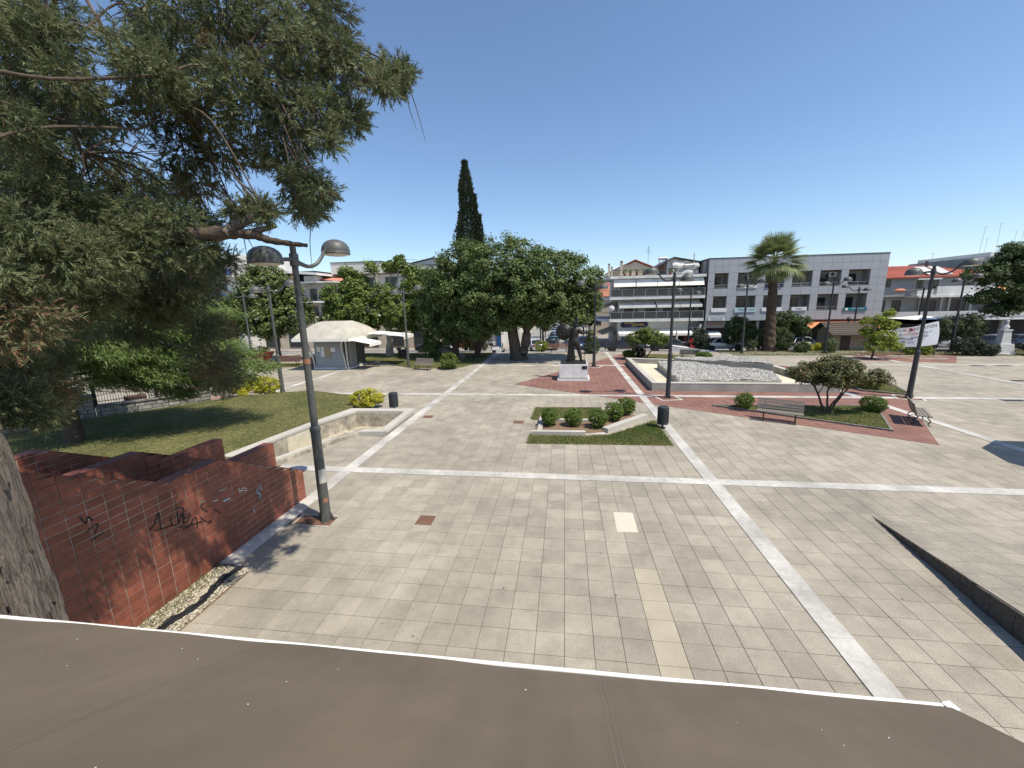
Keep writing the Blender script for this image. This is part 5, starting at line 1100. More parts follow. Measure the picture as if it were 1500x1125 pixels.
    limb([(-4.55, 5.24, 6.51), (-4.2, 5.31, 6.47), (-4.0, 5.32, 6.40), (-3.72, 5.34, 6.35), (-3.49, 5.37, 6.32)], .07, .022, M['bark_dark'])
    limb([(-4.55, 5.20, 6.50), (-4.42, 5.26, 6.60), (-4.14, 5.31, 6.71), (-3.85, 5.30, 6.72)], .075, .05)
    limb([(-4.3, 5.31, 6.51), (-4.04, 5.34, 6.56), (-3.91, 5.37, 6.6)], .045, .03)
    # sprays: branchlets of thin scale-covered shoots
    rng = np.random.default_rng(14); tm = []
    for k in range(4):
        seg = []; nl = 15
        for i in range(nl):
            u = (i+.5)/nl; sd = 1 if i % 2 else -1; st_ = np.array([0, 0, u]); ang = rng.uniform(.45, .95); ro = rng.uniform(-.9, .9)
            d = np.array([sd*math.sin(ang)*math.cos(ro), math.sin(ang)*math.sin(ro), math.cos(ang)]); seg.append((st_, d*(.55-.25*u), rng.uniform(-1, 1, 3)))
        seg.append((np.array([0, 0, .7]), np.array([0, 0, .4]), rng.uniform(-1, 1, 3))); tm.append(seg)
    Vs = []; Ts = []
    for (x, y, z, r) in LB:
        n = int(60+1450*r*r); ctr = np.array([x, y, z])-np.array(base); d = unit(rng.normal(size=(n, 3))); rad_ = rng.uniform(.08, 1, (n, 1))**.55*r
        P = ctr+d*rad_*np.array([1.1, 1.1, .85]); ax = unit(d*.8+rng.normal(size=(n, 3))*.5+np.array([.12, .05, -.30])); L = rng.uniform(.10, .22, (n, 1))
        s1 = unit(np.cross(ax, rng.normal(size=(n, 3)))); s2 = np.cross(ax, s1); dead = rng.random() < .055 and not (x > -5 and z < 7.2)
        tc = rng.uniform(0, .45)
        for k in range(4):
            sel = slice(k, None, 4); p, a1, a2, a3, l = P[sel], s1[sel], s2[sel], ax[sel], L[sel]; m_ = len(p)
            for o, dv_, rn in tm[k]:
                A = p+(a1*o[0]+a2*o[1]+a3*o[2])*l; D = (a1*dv_[0]+a2*dv_[1]+a3*dv_[2])*l; W_ = unit(np.cross(D, rng.normal(size=(m_, 3))))*.0072
                Vs.append(np.stack([A-W_, A+W_, A+D], 1)); tn = np.clip(tc+rng.uniform(0, .42, m_), 0, .8)
                kill = rng.random(m_) < (.45 if dead else .035); tn[kill] = rng.uniform(.9, 1, kill.sum()); Ts.append(tn)
    V = np.concatenate([v.reshape(-1, 3) for v in Vs]); T = np.concatenate(Ts); n = len(T)
    link('foliage', np_mesh('foliage', V, np.arange(3*n).reshape(n, 3), M['leafdark'], T), t, 'stuff')
    for k in range(40):
        l = LOBES[rr.randrange(len(LOBES))]; p = Vector(l[:3])+Vector((rr.gauss(0, .5), rr.gauss(0, .5), rr.gauss(-.4, .4)))*l[3]
        q = MB(base); q.lathe([(.004, .014), (.013, .007), (.014, -.005), (.005, -.014)], p, 7); q.build('cone', M['cone'], t, True)
conifer()

# ---- cedar on the lawn with layered drooping boughs
def cedar():
    base = (-20.0, 13.4, .2); t = thing('cedar_tree', 'bright green cedar with layered drooping boughs on the lawn by the stone wall', 'tree', base); rr = random.Random(31)
    mb = MB(base); trunk_mb(mb, base, (-20.2, 13.6, 11.5), .30, .10, .1, 3, 12, 1.12)
    blobs = []
    B = [(-14.2, 15.6, 4.2), (-13.4, 16.4, 3.1), (-15.2, 15.0, 5.6), (-15.6, 16.8, 2.4), (-16.4, 14.0, 6.6), (-14.6, 14.3, 4.9), (-17.3, 16.0, 1.9), (-16.2, 13.2, 4.0), (-17.2, 12.0, 5.2), (-18.5, 11.0, 4.2), (-21, 10.5, 5), (-23.5, 12, 5.5), (-24, 14.5, 4.6), (-22.2, 17.2, 3.8), (-19.4, 17.8, 3.0), (-18.6, 16.6, 5.0), (-17.5, 15.4, 7.6), (-20, 12, 8.5), (-22, 14.6, 8), (-18.8, 14.8, 9.4), (-20.4, 14, 10.6), (-14.9, 17.2, 3.6), (-16.5, 17.5, 4.6), (-18, 14, 6.2), (-17.2, 14.2, 3.4), (-15.9, 15.4, 3.3), (-19, 12.2, 3.3), (-15.0, 15.9, 4.9), (-16.0, 15.9, 5.6), (-16.8, 16.6, 3.2), (-14.4, 16.4, 2.6), (-17.6, 17.2, 2.2), (-18.4, 15.4, 2.6), (-15.6, 14.2, 3.0), (-17.8, 14.2, 4.4), (-18.8, 16.0, 3.8), (-16.6, 14.8, 5.0), (-17.0, 16.4, 6.2), (-14.0, 15.0, 3.4), (-15.2, 16.8, 5.4), (-18.2, 12.8, 5.6), (-19.4, 15.2, 6.6), (-21.4, 16.4, 2.6), (-22.4, 15.4, 3.2)]
    for e in B:
        z0 = e[2]+rr.uniform(.5, 1.4); a = Vector((-20.1, 13.5, z0)); e = Vector(e); mid = a.lerp(e, .5)+Vector((0, 0, .55)); pp = smooth_path([a, mid, e], 5); mb.tube(pp, [.07-.055*i/len(pp) for i in range(len(pp))], 6)
        for i in range(3, 11):
            p = pp[i] if i < len(pp) else e; wd = .35+.55*math.sin(i/10*3.0); side = (e-a).cross(Vector((0, 0, 1))).normalized()
            for s in (-1, 0, 1):
                q = p+side*s*wd*.9; blobs.append((q.x-base[0], q.y-base[1], q.z-base[2]-.12-.12*abs(s), .55, .55, .17))
    mb.build('trunk', M['bark_dark'], t, True)
    rng = np.random.default_rng(77); Bn = np.array(blobs); n = 150000; k = rng.integers(0, len(Bn), n); off = rng.normal(size=(n, 3))*np.array([.5, .5, .6]); P = Bn[k, :3]+off*Bn[k, 3:]
    out = Bn[k, :3]*np.array([1, 1, 0]); ax = unit(unit(out)*.7+rng.normal(size=(n, 3))*.45+np.array([0, 0, -.55])); W_ = unit(np.cross(ax, rng.normal(size=(n, 3))))*.019; L = rng.uniform(.14, .32, (n, 1))
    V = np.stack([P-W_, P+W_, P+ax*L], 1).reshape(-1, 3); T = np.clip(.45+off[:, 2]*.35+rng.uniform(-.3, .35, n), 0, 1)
    link('foliage', np_mesh('foliage', V, np.arange(3*n).reshape(n, 3), M['leafcedar'], T), t, 'stuff')
cedar()
# ---- trees round the square
tree('broadleaf_tree', 'huge round dark green tree with thick forked trunk left of the statue', (-4.4, 38.7, 0),
     [((-4.5, 38.7, -.1), (-5.3, 38.9, 4.6), .62, .42), ((-4.05, 38.8, -.1), (-3.3, 38.8, 4.4), .50, .36)],
     [(-9.0, 39.2, 7.6, 3.9, 3.6, 3.6), (-5.6, 38.6, 8.4, 4.0, 3.8, 3.1), (-2.0, 38.8, 7.6, 3.4, 3.4, 2.9), (.6, 39.2, 6.8, 2.5, 2.8, 2.9), (-6.6, 37.0, 5.9, 3.0, 2.3, 2.2), (-1.2, 37.2, 5.6, 2.4, 2.2, 1.9), (-3.6, 36.6, 6.6, 2.6, 2.2, 2.2), (1.9, 39.6, 5.4, 1.5, 1.8, 1.5), (-9.6, 38.0, 5.6, 2.2, 2.0, 2.0), (-3.8, 39.6, 4.6, 3.0, 2.6, 1.4), (.4, 38.8, 4.6, 1.8, 1.8, 1.1), (-7.2, 37.4, 4.0, 2.0, 1.6, 1.1), (-4.6, 36.9, 4.3, 1.7, 1.3, .7), (-2.4, 37.2, 4.0, 1.7, 1.3, .7), (.9, 38.0, 3.9, 1.4, 1.3, .7), (2.4, 39.4, 6.8, 1.3, 1.6, 1.8), (-8.8, 37.2, 3.4, 1.5, 1.4, 1.2), (-7.2, 37.8, 3.2, 1.6, 1.4, 1.0), (-5.6, 36.9, 3.9, 1.4, 1.2, .8)],
     M['leafbig'], M['bark_grey'], 1350, 70, .26, 41, 'broad trees of the square', limbs=9, clump=.62, shell=.72, upbias=.8)
tree('broadleaf_tree', 'dense shadowy tree mass left of the huge round tree, branches almost to the ground', (-11.2, 39.6, 0),
     [((-11.0, 39.6, -.1), (-10.6, 39.6, 4.0), .4, .3), ((-8.9, 40.6, -.1), (-8.4, 40.4, 3.4), .35, .25)],
     [(-12.0, 40.0, 6.8, 2.4, 2.6, 2.9), (-11.2, 39.2, 4.2, 2.6, 2.4, 2.2), (-13.1, 40.2, 5.2, 2.0, 2.0, 2.3), (-9.4, 40.2, 3.8, 1.9, 2.0, 1.6), (-12.3, 38.7, 2.9, 1.6, 1.4, 1.6), (-13.0, 39.0, 1.7, .9, .9, 1.4)],
     M['leafbig'], M['bark_dark'], 620, 60, .24, 42, 'broad trees of the square', limbs=6, clump=.5)
tree('plane_tree', 'pollarded plane tree with bare pale upright limbs and light leaves behind the kiosk', (-19.0, 42, 0),
     [((-19.0, 42, -.1), (-18.7, 42, 4.4), .42, .3), ((-18.7, 42, 4.2), (-20.3, 42.0, 9.4), .16, .06), ((-18.7, 42, 4.2), (-17.0, 42.2, 10.0), .15, .06), ((-18.6, 42, 4.0), (-18.4, 42.6, 9.7), .13, .05), ((-18.7, 42, 4.0), (-15.6, 42, 8.4), .13, .05), ((-18.8, 42, 3.8), (-22.6, 42.2, 7.6), .13, .05), ((-19.0, 42, 4.4), (-19.6, 41.4, 8.9), .1, .04)],
     [(-23.2, 42, 5.4, 2.6, 2.2, 1.9), (-20.6, 41.5, 5.2, 2.2, 2.0, 2.3), (-17.2, 41.4, 4.9, 2.2, 2.0, 2.1), (-15.0, 42, 6.0, 1.7, 1.7, 2.1), (-22.2, 42, 7.4, 1.5, 1.4, 1.1), (-20.3, 42.0, 9.4, .6, .6, .55, 2), (-17.0, 42.2, 9.9, .65, .6, .6, 2), (-18.4, 42.6, 9.5, .7, .6, .5, 2), (-15.6, 42, 8.5, 1.1, 1.0, 1.0), (-23.2, 42.1, 9.0, .7, .6, .45, 2), (-21.6, 42, 8.5, .9, .8, .6), (-25.2, 42, 4.2, 1.5, 1.5, 1.3), (-18.6, 41.2, 6.6, 1.4, 1.2, 1.0), (-24.4, 42, 6.6, 1.8, 1.6, 1.4), (-21.4, 41.8, 6.6, 1.7, 1.5, 1.2), (-15.8, 42, 7.2, 1.4, 1.4, 1.2), (-22.6, 41.4, 3.6, 2.0, 1.6, 1.2), (-16.0, 41.4, 3.9, 1.6, 1.4, 1.1)],
     M['leafplane'], M['bark_pale'], 900, 46, .30, 43, None, limbs=5, clump=.5)
tree('broadleaf_tree', 'dense glossy leaved tree behind the lawn lamp left of the kiosk', (-29.6, 38.5, 0),
     [((-29.6, 38.5, -.1), (-29.4, 38.5, 4), .22, .16)],
     [(-30.6, 38.6, 6.9, 3.0, 2.6, 2.8), (-27.6, 38.4, 5.0, 2.2, 2.2, 2.4), (-32.4, 38.6, 5.2, 2.6, 2.4, 2.5), (-29.6, 37.6, 4.3, 2.6, 2.0, 1.8), (-27.9, 38.2, 7.0, 1.8, 1.7, 1.7), (-29.6, 38.5, 8.6, 1.9, 1.8, 1.2)],
     M['leafmag'], M['bark_grey'], 640, 50, .27, 44, 'broad trees of the square', limbs=4, clump=.5, upbias=.8)
for k, (x, y, h, lab) in enumerate(((-36.5, 38, 6.5, 'leafy tree behind the cedar at the far left, right one'), (-42, 34, 7, 'leafy tree behind the cedar at the far left, left one'))):
    tree('broadleaf_tree', lab, (x, y, 0), [((x, y, -.1), (x, y, 4), .25, .15)], [(x, y, h*.72, 3, 2.6, 2.6), (x-1.4, y, h*.55, 2.2, 2, 2), (x+1.5, y+.3, h*.6, 2, 2, 1.8)], M['leafdull'], M['bark_grey'], 320, 50, .27, 45+k, 'broad trees of the square', limbs=3, clump=.5)
def cypress(label, x, y, z, tops, seed):
    t = thing('column_cypress', label, 'tree', (x, y, z)); rng = np.random.default_rng(seed); Vs = []; Ts = []
    for tx, ty, h, r, n in tops:
        u = rng.uniform(0, 1, n)**.8; rr_ = r*np.clip((1-u), .03, 1)**.62*np.clip(u*6+.4, 0, 1)*(1+.22*np.sin(u*23+tx*5)); a = rng.uniform(0, 6.28, n); q = rr_*rng.uniform(.55, 1.12, n)
        P = np.stack([tx+q*np.cos(a), ty+q*np.sin(a), u*h], 1); ax = unit(np.stack([np.cos(a)*.35, np.sin(a)*.35, np.ones(n)], 1)+rng.normal(size=(n, 3))*.25); W_ = unit(np.cross(ax, rng.normal(size=(n, 3))))*.05; L = rng.uniform(.2, .45, (n, 1))
        Vs.append(np.stack([P, P+ax*L*.45+W_, P+ax*L, P+ax*L*.45-W_], 1).reshape(-1, 3)); Ts.append(np.clip(rng.uniform(0, .6, n)+.4*np.sin(u*31+a*2)**2, 0, 1))
    V = np.concatenate(Vs); T = np.concatenate(Ts); link('foliage', np_mesh('foliage', V, np.arange(4*len(T)).reshape(-1, 4), M['leafcyp'], T), t)
    mb = MB()
    for tx, ty, h, r, n in tops: mb.tube([(tx, ty, -.05), (tx, ty, h*.5), (tx, ty, h*.93)], [.2*r, .13*r, .02], 7)
    mb.build('trunk', M['bark_dark'], t)
cypress('tall dark column cypress with side spires rising above the big round tree', -10.9, 47, 0, [(0, 0, 20.6, 2.1, 15000), (.85, .3, 17.2, 1.35, 6000), (-.8, .2, 15.4, 1.2, 4000), (1.5, -.2, 15.0, 1.1, 3500)], 50)

# ---- fan palm
def palm():
    base = (20.9, 44.4, zg(44.4)); t = thing('fan_palm', 'tall fan palm with thick rough trunk in front of the grey clad building', 'palm', base); rr = random.Random(8)
    mb = MB(); vv = []; ff = []; nz = 70
    for j in range(nz):
        z = 7.9*j/(nz-1); r = float(np.interp(z, [0, .5, 1.5, 4, 7, 7.9], [.72, .61, .54, .43, .38, .43])); cx = -.28*(z/7.9)**1.3
        for i in range(24):
            a = i/24*math.tau; q = r*(1+.06*math.sin(z*9+a*2)+.05*math.sin(a*7+z*3)+rr.uniform(-.05, .05)); vv.append((cx+q*math.cos(a), q*math.sin(a), z))
    for j in range(nz-1):
        for i in range(24): ff.append((j*24+i, j*24+(i+1) % 24, (j+1)*24+(i+1) % 24, (j+1)*24+i))
    mb.add(vv, ff); mb.build('trunk', M['palmbark'], t, True)
    sh = MB(); 
    for k in range(60):
        a = rr.uniform(0, math.tau); z = rr.uniform(6.9, 8.2); c, s = math.cos(a), math.sin(a); r = .42; sh.add([(-.27+r*c-.06*s, r*s+.06*c, z), (-.27+r*c+.06*s, r*s-.06*c, z), (-.27+(r+.25)*c, (r+.25)*s, z+.28)], [(0, 1, 2), (2, 1, 0)])
    sh.build('leaf_stub', M['palmbark'], t, kind='stuff')
    fr = []
    for v in range(3):
        r = random.Random(v); V = []; F = []; T = []
        def strip(p, w):
            b = len(V)
            for (q, n, ww) in p: V.append(tuple(Vector(q)-Vector(n)*ww)); V.append(tuple(Vector(q)+Vector(n)*ww))
            for i in range(len(p)-1): F.append((b+2*i, b+2*i+1, b+2*i+3, b+2*i+2)); T.append(w)
        pl = 1.7; strip([((0, 0, 0), (0, 1, 0), .045), ((pl*.5, 0, .10), (0, 1, 0), .035), ((pl, 0, .08), (0, 1, 0), .03)], .75)
        for i in range(34):
            a = -2.1+4.2*i/33; L = 1.35*(.75+.25*math.cos(a))*r.uniform(.92, 1.08); tl_ = (.08, .25, .55)[v]; d = Vector((math.cos(a)*math.cos(tl_), math.sin(a), -math.cos(a)*math.sin(tl_))); n = Vector((-math.sin(a)*math.cos(tl_), math.cos(a), math.sin(a)*math.sin(tl_)+.25*(1 if i % 2 else -1))); o = Vector((pl, 0, .08)); dr = r.uniform(.15, .5)
            strip([(o+d*.05, n, .02), (o+d*L*.45+Vector((0, 0, .06)), n, .042), (o+d*L*.75+Vector((0, 0, -.04*dr)), n, .03), (o+d*L+Vector((0, 0, -.5*dr)), n, .004)], r.uniform(.25, .85))
        fr.append(np_mesh('frond', V, F, M['palmleaf'], T))
    for k in range(52):
        u = k/51; el = 1.40-1.75*u**.9+rr.uniform(-.12, .12); a = k*2.399+rr.uniform(-.2, .2); o = link('frond', fr[max(0, min(2, int(u*3+rr.uniform(-.6, .6))))], t, loc=(-.28, 0, 8.25+.55*(1-u)))
        o.rotation_euler = (rr.uniform(-.35, .35), -el, a); o.scale = (rr.uniform(.9, 1.12),)*3
palm()
# ---- smaller trees
tree('small_tree', 'small multi-stemmed tree with reddish green leaves inside the triangular bed', (12.35, 20.2, .05),
     [((12.3, 20.2, 0), (11.7, 20.3, 1.5), .055, .035), ((12.38, 20.2, 0), (12.4, 20.4, 1.55), .05, .03), ((12.42, 20.2, 0), (13.3, 20.2, 1.5), .05, .03), ((12.4, 20.25, 0), (12.9, 20.0, 1.4), .045, .03)],
     [(11.5, 20.3, 1.95, .95, .9, .5), (12.5, 20.2, 2.1, 1.1, 1.0, .62), (13.5, 20.1, 1.85, .95, .9, .45), (14.2, 20.0, 1.75, .5, .5, .22), (11.0, 20.2, 2.0, .5, .5, .3), (12.2, 19.6, 1.75, .8, .6, .4), (13.0, 20.6, 2.25, .7, .7, .4)],
     M['leafmyrtle'], M['bark_dark'], 330, 46, .105, 61, None, limbs=9, clump=.2)
tree('small_tree', 'fresh green round-headed small tree behind the fountain with several stems', (7.5, 38.6, 0),
     [((7.4, 38.6, 0), (6.7, 38.6, 1.5), .06, .04), ((7.5, 38.6, 0), (7.5, 38.7, 1.6), .06, .04), ((7.55, 38.6, 0), (8.4, 38.6, 1.5), .06, .04)],
     [(6.6, 38.6, 1.9, .95, .9, .7), (7.6, 38.5, 2.2, 1.05, 1.0, .85), (8.6, 38.6, 1.85, .9, .9, .65), (7.5, 38.6, 2.6, .6, .6, .3)], M['leafcrape'], M['bark_dark'], 300, 40, .13, 62, None, limbs=6, clump=.22, upbias=.9)
tree('small_tree', 'yellow green sapling with thin stem beside the white banner', (26.4, 38.3, 0), [((26.4, 38.3, 0), (26.5, 38.3, 3.2), .07, .03)],
     [(26.5, 38.3, 3.3, .7, .7, .45), (26.0, 38.3, 2.4, .7, .7, .45), (27.0, 38.2, 1.9, .95, .8, .6), (27.5, 38.4, 2.9, .65, .6, .4), (26.6, 38.2, 1.3, .9, .8, .6), (25.6, 38.3, 3.3, .4, .4, .25), (27.9, 38.3, 1.2, .7, .7, .5), (27.3, 38.3, 3.9, .5, .45, .3)], M['leafsap'], M['bark_dark'], 260, 34, .17, 63, None, limbs=6, clump=.26)
tree('small_tree', 'dark leafy tree just left of the palm trunk behind a lamp', (18.6, 46.2, zg(46.2)), [((18.6, 46.2, -.2), (18.6, 46.2, 2), .1, .07)], [(18.4, 46.2, 2.3, 1.25, 1.2, 1.1), (19.5, 46.1, 1.9, .9, .9, .8), (18.6, 46.2, 3.2, .7, .7, .5), (17.8, 46.2, 1.3, .8, .8, .7)], M['leafdull'], M['bark_dark'], 260, 40, .17, 64, 'leafy trees beside the palm', limbs=3, clump=.3)
tree('small_tree', 'dark leafy tree just right of the palm trunk', (23.7, 46.5, zg(46.5)), [((23.7, 46.5, -.2), (23.7, 46.5, 2.2), .1, .07)], [(23.3, 46.5, 3.0, 1.3, 1.2, 1.0), (24.6, 46.4, 2.7, 1.1, 1.0, .85), (22.6, 46.4, 2.1, .9, .9, .8), (24.8, 46.5, 1.9, .8, .8, .6)], M['leafdull'], M['bark_dark'], 300, 40, .17, 65, 'leafy trees beside the palm', limbs=3, clump=.3)
tree('small_tree', 'grey green round tree behind the bushes right of the banner', (37.0, 43.5, 0), [((37.0, 43.5, 0), (37, 43.5, 2), .1, .06)], [(36.2, 43.5, 2.3, 1.2, 1.1, 1.0), (37.5, 43.3, 2.5, 1.3, 1.2, 1.1), (35.4, 43.4, 1.6, .8, .8, .7), (38.4, 43.5, 1.8, .7, .7, .7)], M['leafolive'], M['bark_dark'], 320, 40, .15, 66, None, limbs=4, clump=.3)
tree('broadleaf_tree', 'spreading dark green tree at the right edge above the pale bust', (44.2, 43.5, 0), [((44.2, 43.5, 0), (43.4, 43.5, 4.5), .3, .2)],
     [(40.6, 43.4, 7.9, 2.4, 2.0, 1.3), (38.4, 43.3, 7.2, 1.5, 1.4, .8), (42.6, 43.6, 8.4, 2.4, 2.2, 1.5), (39.9, 43.2, 5.8, 2.1, 1.7, 1.0), (38.1, 43.2, 5.0, 1.1, 1.1, .5), (41.7, 43.2, 4.8, 2.0, 1.7, .9), (40.1, 43.2, 3.9, 1.5, 1.3, .55), (43.6, 43.6, 6.4, 2.2, 2.2, 1.6), (37.0, 43.3, 7.0, .7, .7, .3), (40.8, 43.3, 9.0, 1.5, 1.4, .9), (42.3, 43.4, 5.2, 2.0, 1.6, 1.6)], M['leafdull'], M['bark_dark'], 780, 46, .22, 67, 'broad trees of the square', limbs=7, clump=.4)
for k, (x, y, h, lab) in enumerate(((-2.9, 56.5, 4.6, 'nearest small street tree left of the parked street cars'), (-3.4, 64, 5.0, 'second small street tree down the street'), (-3.4, 73, 5, 'third small street tree down the street'), (2.9, 62, 5.2, 'dark street tree on the right side of the street'))):
    tree('small_tree', lab, (x, y, zg(y)), [((x, y, -.9), (x, y, 1.6), .1, .07)], [(x, y, h*.62, 1.4, 1.3, 1.2), (x+.6, y, h*.5, 1.0, 1.0, .8)], M['leafdull'], M['bark_dark'], 130, 40, .2, 70+k, 'small street trees', limbs=3, clump=.35)
# ---- shrubs
G1 = 'clipped round box bushes'
for i, (x, y, r, h, lab) in enumerate(((-.62, 17.35, .46, .80, 'leftmost of five clipped round bushes in the stone-kerbed bed'), (.48, 17.4, .45, .78, 'second from left of five clipped round bushes in the stone-kerbed bed'), (1.48, 17.25, .49, .84, 'middle one of five clipped round bushes in the stone-kerbed bed'),
        (2.25, 18.25, .50, .86, 'fourth clipped round bush in the bed, on its slanting arm'), (2.95, 19.35, .52, .88, 'rearmost of five clipped round bushes in the bed near its tip'),
        (8.9, 20.75, .52, .78, 'clipped round bush at the left tip of the triangular bed behind the bench'), (14.6, 20.6, .58, .72, 'clipped round bush at the right corner of the triangular bed'), (17.9, 25.9, .85, .85, 'wide clipped bush behind the fountain corner in the small kerbed bed'),
        (6.1, 39.4, .6, .75, 'small round bush at the left end of the bed behind the fountain'), (12.4, 37.7, .75, .75, 'round bush right of the dark bench behind the fountain'))):
    bush('round_bush', lab, x, y, .05, r, r, h, M['leafbox'], int(300*r/.5), .042 if i < 8 else .06, 80+i, G1, 4, 'bush', clump=.075, shell=.78, upbias=.3, aspect=.7)
bush('round_bush', 'dark round bush at the foot of the green tree behind the fountain', 7.0, 39.6, 0, .75, .7, 1.05, M['leafcyp'], 260, .07, 95, None, 4, 'bush', clump=.1, shell=.75)
bush('leafy_shrub', 'round leafy shrub at the shaded lawn edge right of the slatted bench', -9.75, 33.3, 0, .95, .85, 1.35, M['leafcrape'], 240, .13, 96, None, 4, clump=.16)
Y_ = 'yellow variegated shrubs'
for i, (x, y, rx, ry, h, lab) in enumerate(((-20.2, 22.2, 1.15, .85, 1.15, 'left half of the long yellow shrub at the lawn corner by the lamp'), (-18.55, 22.4, 1.15, .8, 1.15, 'right half of the long yellow shrub at the lawn corner touching the lamp'), (-10.6, 20.15, .95, .75, 1.08, 'yellow shrub behind the stone basin beside the litter bin'))):
    bush('yellow_shrub', lab, x, y, .2 if i < 2 else 0, rx, ry, h, M['leafyellow'], 240, .085, 100+i, Y_, 5, clump=.15, tintshift=.08, upbias=.7)
bush('yellow_shrub', 'low yellow tuft at the foot of the long yellow shrub', -19.3, 21.55, .27, .3, .3, .45, M['leafyellow'], 50, .07, 104, Y_, 3, clump=.12, tintshift=.15)
bush('dead_shrub', 'bare dry grey shrub at the lawn edge left of the yellow shrub', -19.9, 20.7, .2, .7, .6, 1.3, M['deadleaf'], 60, .05, 105, None, 4, clump=.2)
mb_t = thing('conical_bush', 'conical clipped dark bush behind the statue by the white line end', 'bush', (2.85, 43.4, 0))
link('foliage', crown_mesh('foliage', M['leafdull'], [(0, 0, .75, .9, .9, .85), (0, 0, 1.35, .68, .68, .7), (0, 0, 1.95, .4, .4, .6)], 420, 34, .075, 110, clump=.12, shell=.8), mb_t)
MB().tube([(0, 0, -.02), (0, 0, 1.2)], .05, 6).build('stem', M['bark_dark'], mb_t)
D_ = 'dark bushes along the far edge of the square'
for i, (x, y, rx, h, lm_, lab) in enumerate(((14.6, 45.5, 1.05, 1.9, 'leafcyp', 'dark round bush right of the white ramp, below the white wall sign'), (14.9, 46.6, .9, 2.6, 'leafolive', 'olive green bush rising behind the dark bush near the white ramp'), (20.3, 45.3, .9, 2.4, 'leafdull', 'dark bush pressed against the left side of the palm trunk'), (22.4, 45.0, 1.0, 2.5, 'leafdull', 'dark bush pressed against the right side of the palm trunk'), (19.2, 44.6, .65, 1.3, 'leafolive', 'pale grassy shrub left of the palm foot'), (23.5, 43.6, .95, 1.1, 'leafdull', 'low dark bush right of the palm foot'),
        (25.9, 43.0, .7, 1.35, 'leafolive', 'olive shrub at the foot of the lamp before the log chalet'), (35.7, 40.6, 1.35, 1.7, 'leafcyp', 'large dark bush left of the pale bust'), (37.0, 40.3, .9, 1.1, 'leafcyp', 'small dark bush touching the left side of the pale bust'), (40.8, 40.4, 1.3, 1.5, 'leafcyp', 'dark bush right of the pale bust'), (42.3, 39.6, 1.3, 1.6, 'leafcyp', 'dark bush at the right edge of the far planting'), (33.9, 43.2, 1.2, 2.0, 'leafcyp', 'dark bush behind the right end of the banner'), (-2.6, 46.5, .9, 1.3, 'leafsap', 'bright green bush beside the big trunk at the street mouth'))):
    bush('far_bush', lab, x, y, zg(y), rx, rx*.9, h, M[lm_], int(150*rx*h/1.2), .10, 120+i, D_, 4, 'bush', clump=.17, shell=.7)
for i, (x, y, lab) in enumerate(((32.3, 40.6, 'variegated low hedge piece below the banner, right end'), (31.2, 40.8, 'variegated low hedge piece below the banner, left end'), (24.9, 45.0, 'pale yellow flowering hedge piece right of the palm'), (26.2, 45.2, 'pale yellow flowering hedge piece before the log chalet'))):
    bush('low_hedge', lab, x, y, zg(y), .75, .5, .85, M['leafyellow'] if i > 1 else M['leafsap'], 110, .08, 140+i, 'low variegated hedges', 3, 'hedge', clump=.14)
def rock(label, x, y, r, seed):
    rr = random.Random(seed); bm = bmesh.new(); bmesh.ops.create_icosphere(bm, subdivisions=2, radius=1)
    for v in bm.verts:
        k = 1+.18*math.sin(v.co.x*4+seed)+.12*rr.uniform(-1, 1); v.co = Vector((v.co.x*r*1.5*k, v.co.y*r*k, max(v.co.z, -.4)*r*.6*k))
    me = bpy.data.meshes.new('boulder'); bm.to_mesh(me); bm.free(); me.materials.append(M['stone']); tag(link('boulder', me, None, None, (x, y, r*.22)), label, 'rock', 'boulders under the big trees')
rock('pale boulder lying in the shade under the big tree, left one', -13.2, 42.6, .75, 3); rock('pale boulder lying in the shade under the big tree, right one', -10.8, 40.2, .6, 6)

# ================================================================== BUILDINGS
def window(t, x0, x1, z0, z1, y, depth=.06, frames=2, off=(0, 0, 0), glass='glass', fm='frame', off_=None):
    """frame set in the wall with recessed glass; returns the frame (a part) with panes as sub-parts"""
    f = MB(off); w_ = .055
    f.box(x0, x1, y-.05, y+.02, z0, z0+w_); f.box(x0, x1, y-.05, y+.02, z1-w_, z1)
    xs = np.linspace(x0+w_/2, x1-w_/2, frames+1)
    for x in xs: f.box(x-w_/2, x+w_/2, y-.05, y+.02, z0+w_, z1-w_)
    fo = f.build('window', M[fm], t)
    for a, b in zip(xs, xs[1:]): g_ = MB(off); g_.box(a+w_/2, b-w_/2, y-.015, y+.005, z0+w_, z1-w_); g_.build('pane', M[glass], fo)
    return fo
def railing(t, x0, x1, y, z0, h=.95, glass=False, off=(0, 0, 0), gap=.14):
    r = MB(off); r.box(x0, x1, y-.02, y+.02, z0+h-.04, z0+h); r.box(x0, x1, y-.015, y+.015, z0+.06, z0+.09)
    n = max(2, int((x1-x0)/gap))
    if glass:
        for k in range(max(1, round((x1-x0)/1.4))+1): x = x0+(x1-x0)*k/max(1, round((x1-x0)/1.4)); r.box(x-.02, x+.02, y-.019, y+.019, z0, z0+h-.041)
        ro = r.build('railing', M['alu'], t); g_ = MB(off); g_.box(x0+.03, x1-.03, y-.006, y+.006, z0+.09, z0+h-.05); g_.build('glass_panel', M['railglass'], ro); return ro
    for k in range(n+1): x = x0+(x1-x0)*k/n; r.box(x-.009, x+.009, y-.009, y+.009, z0, z0+h-.041)
    return r.build('railing', M['iron'], t)
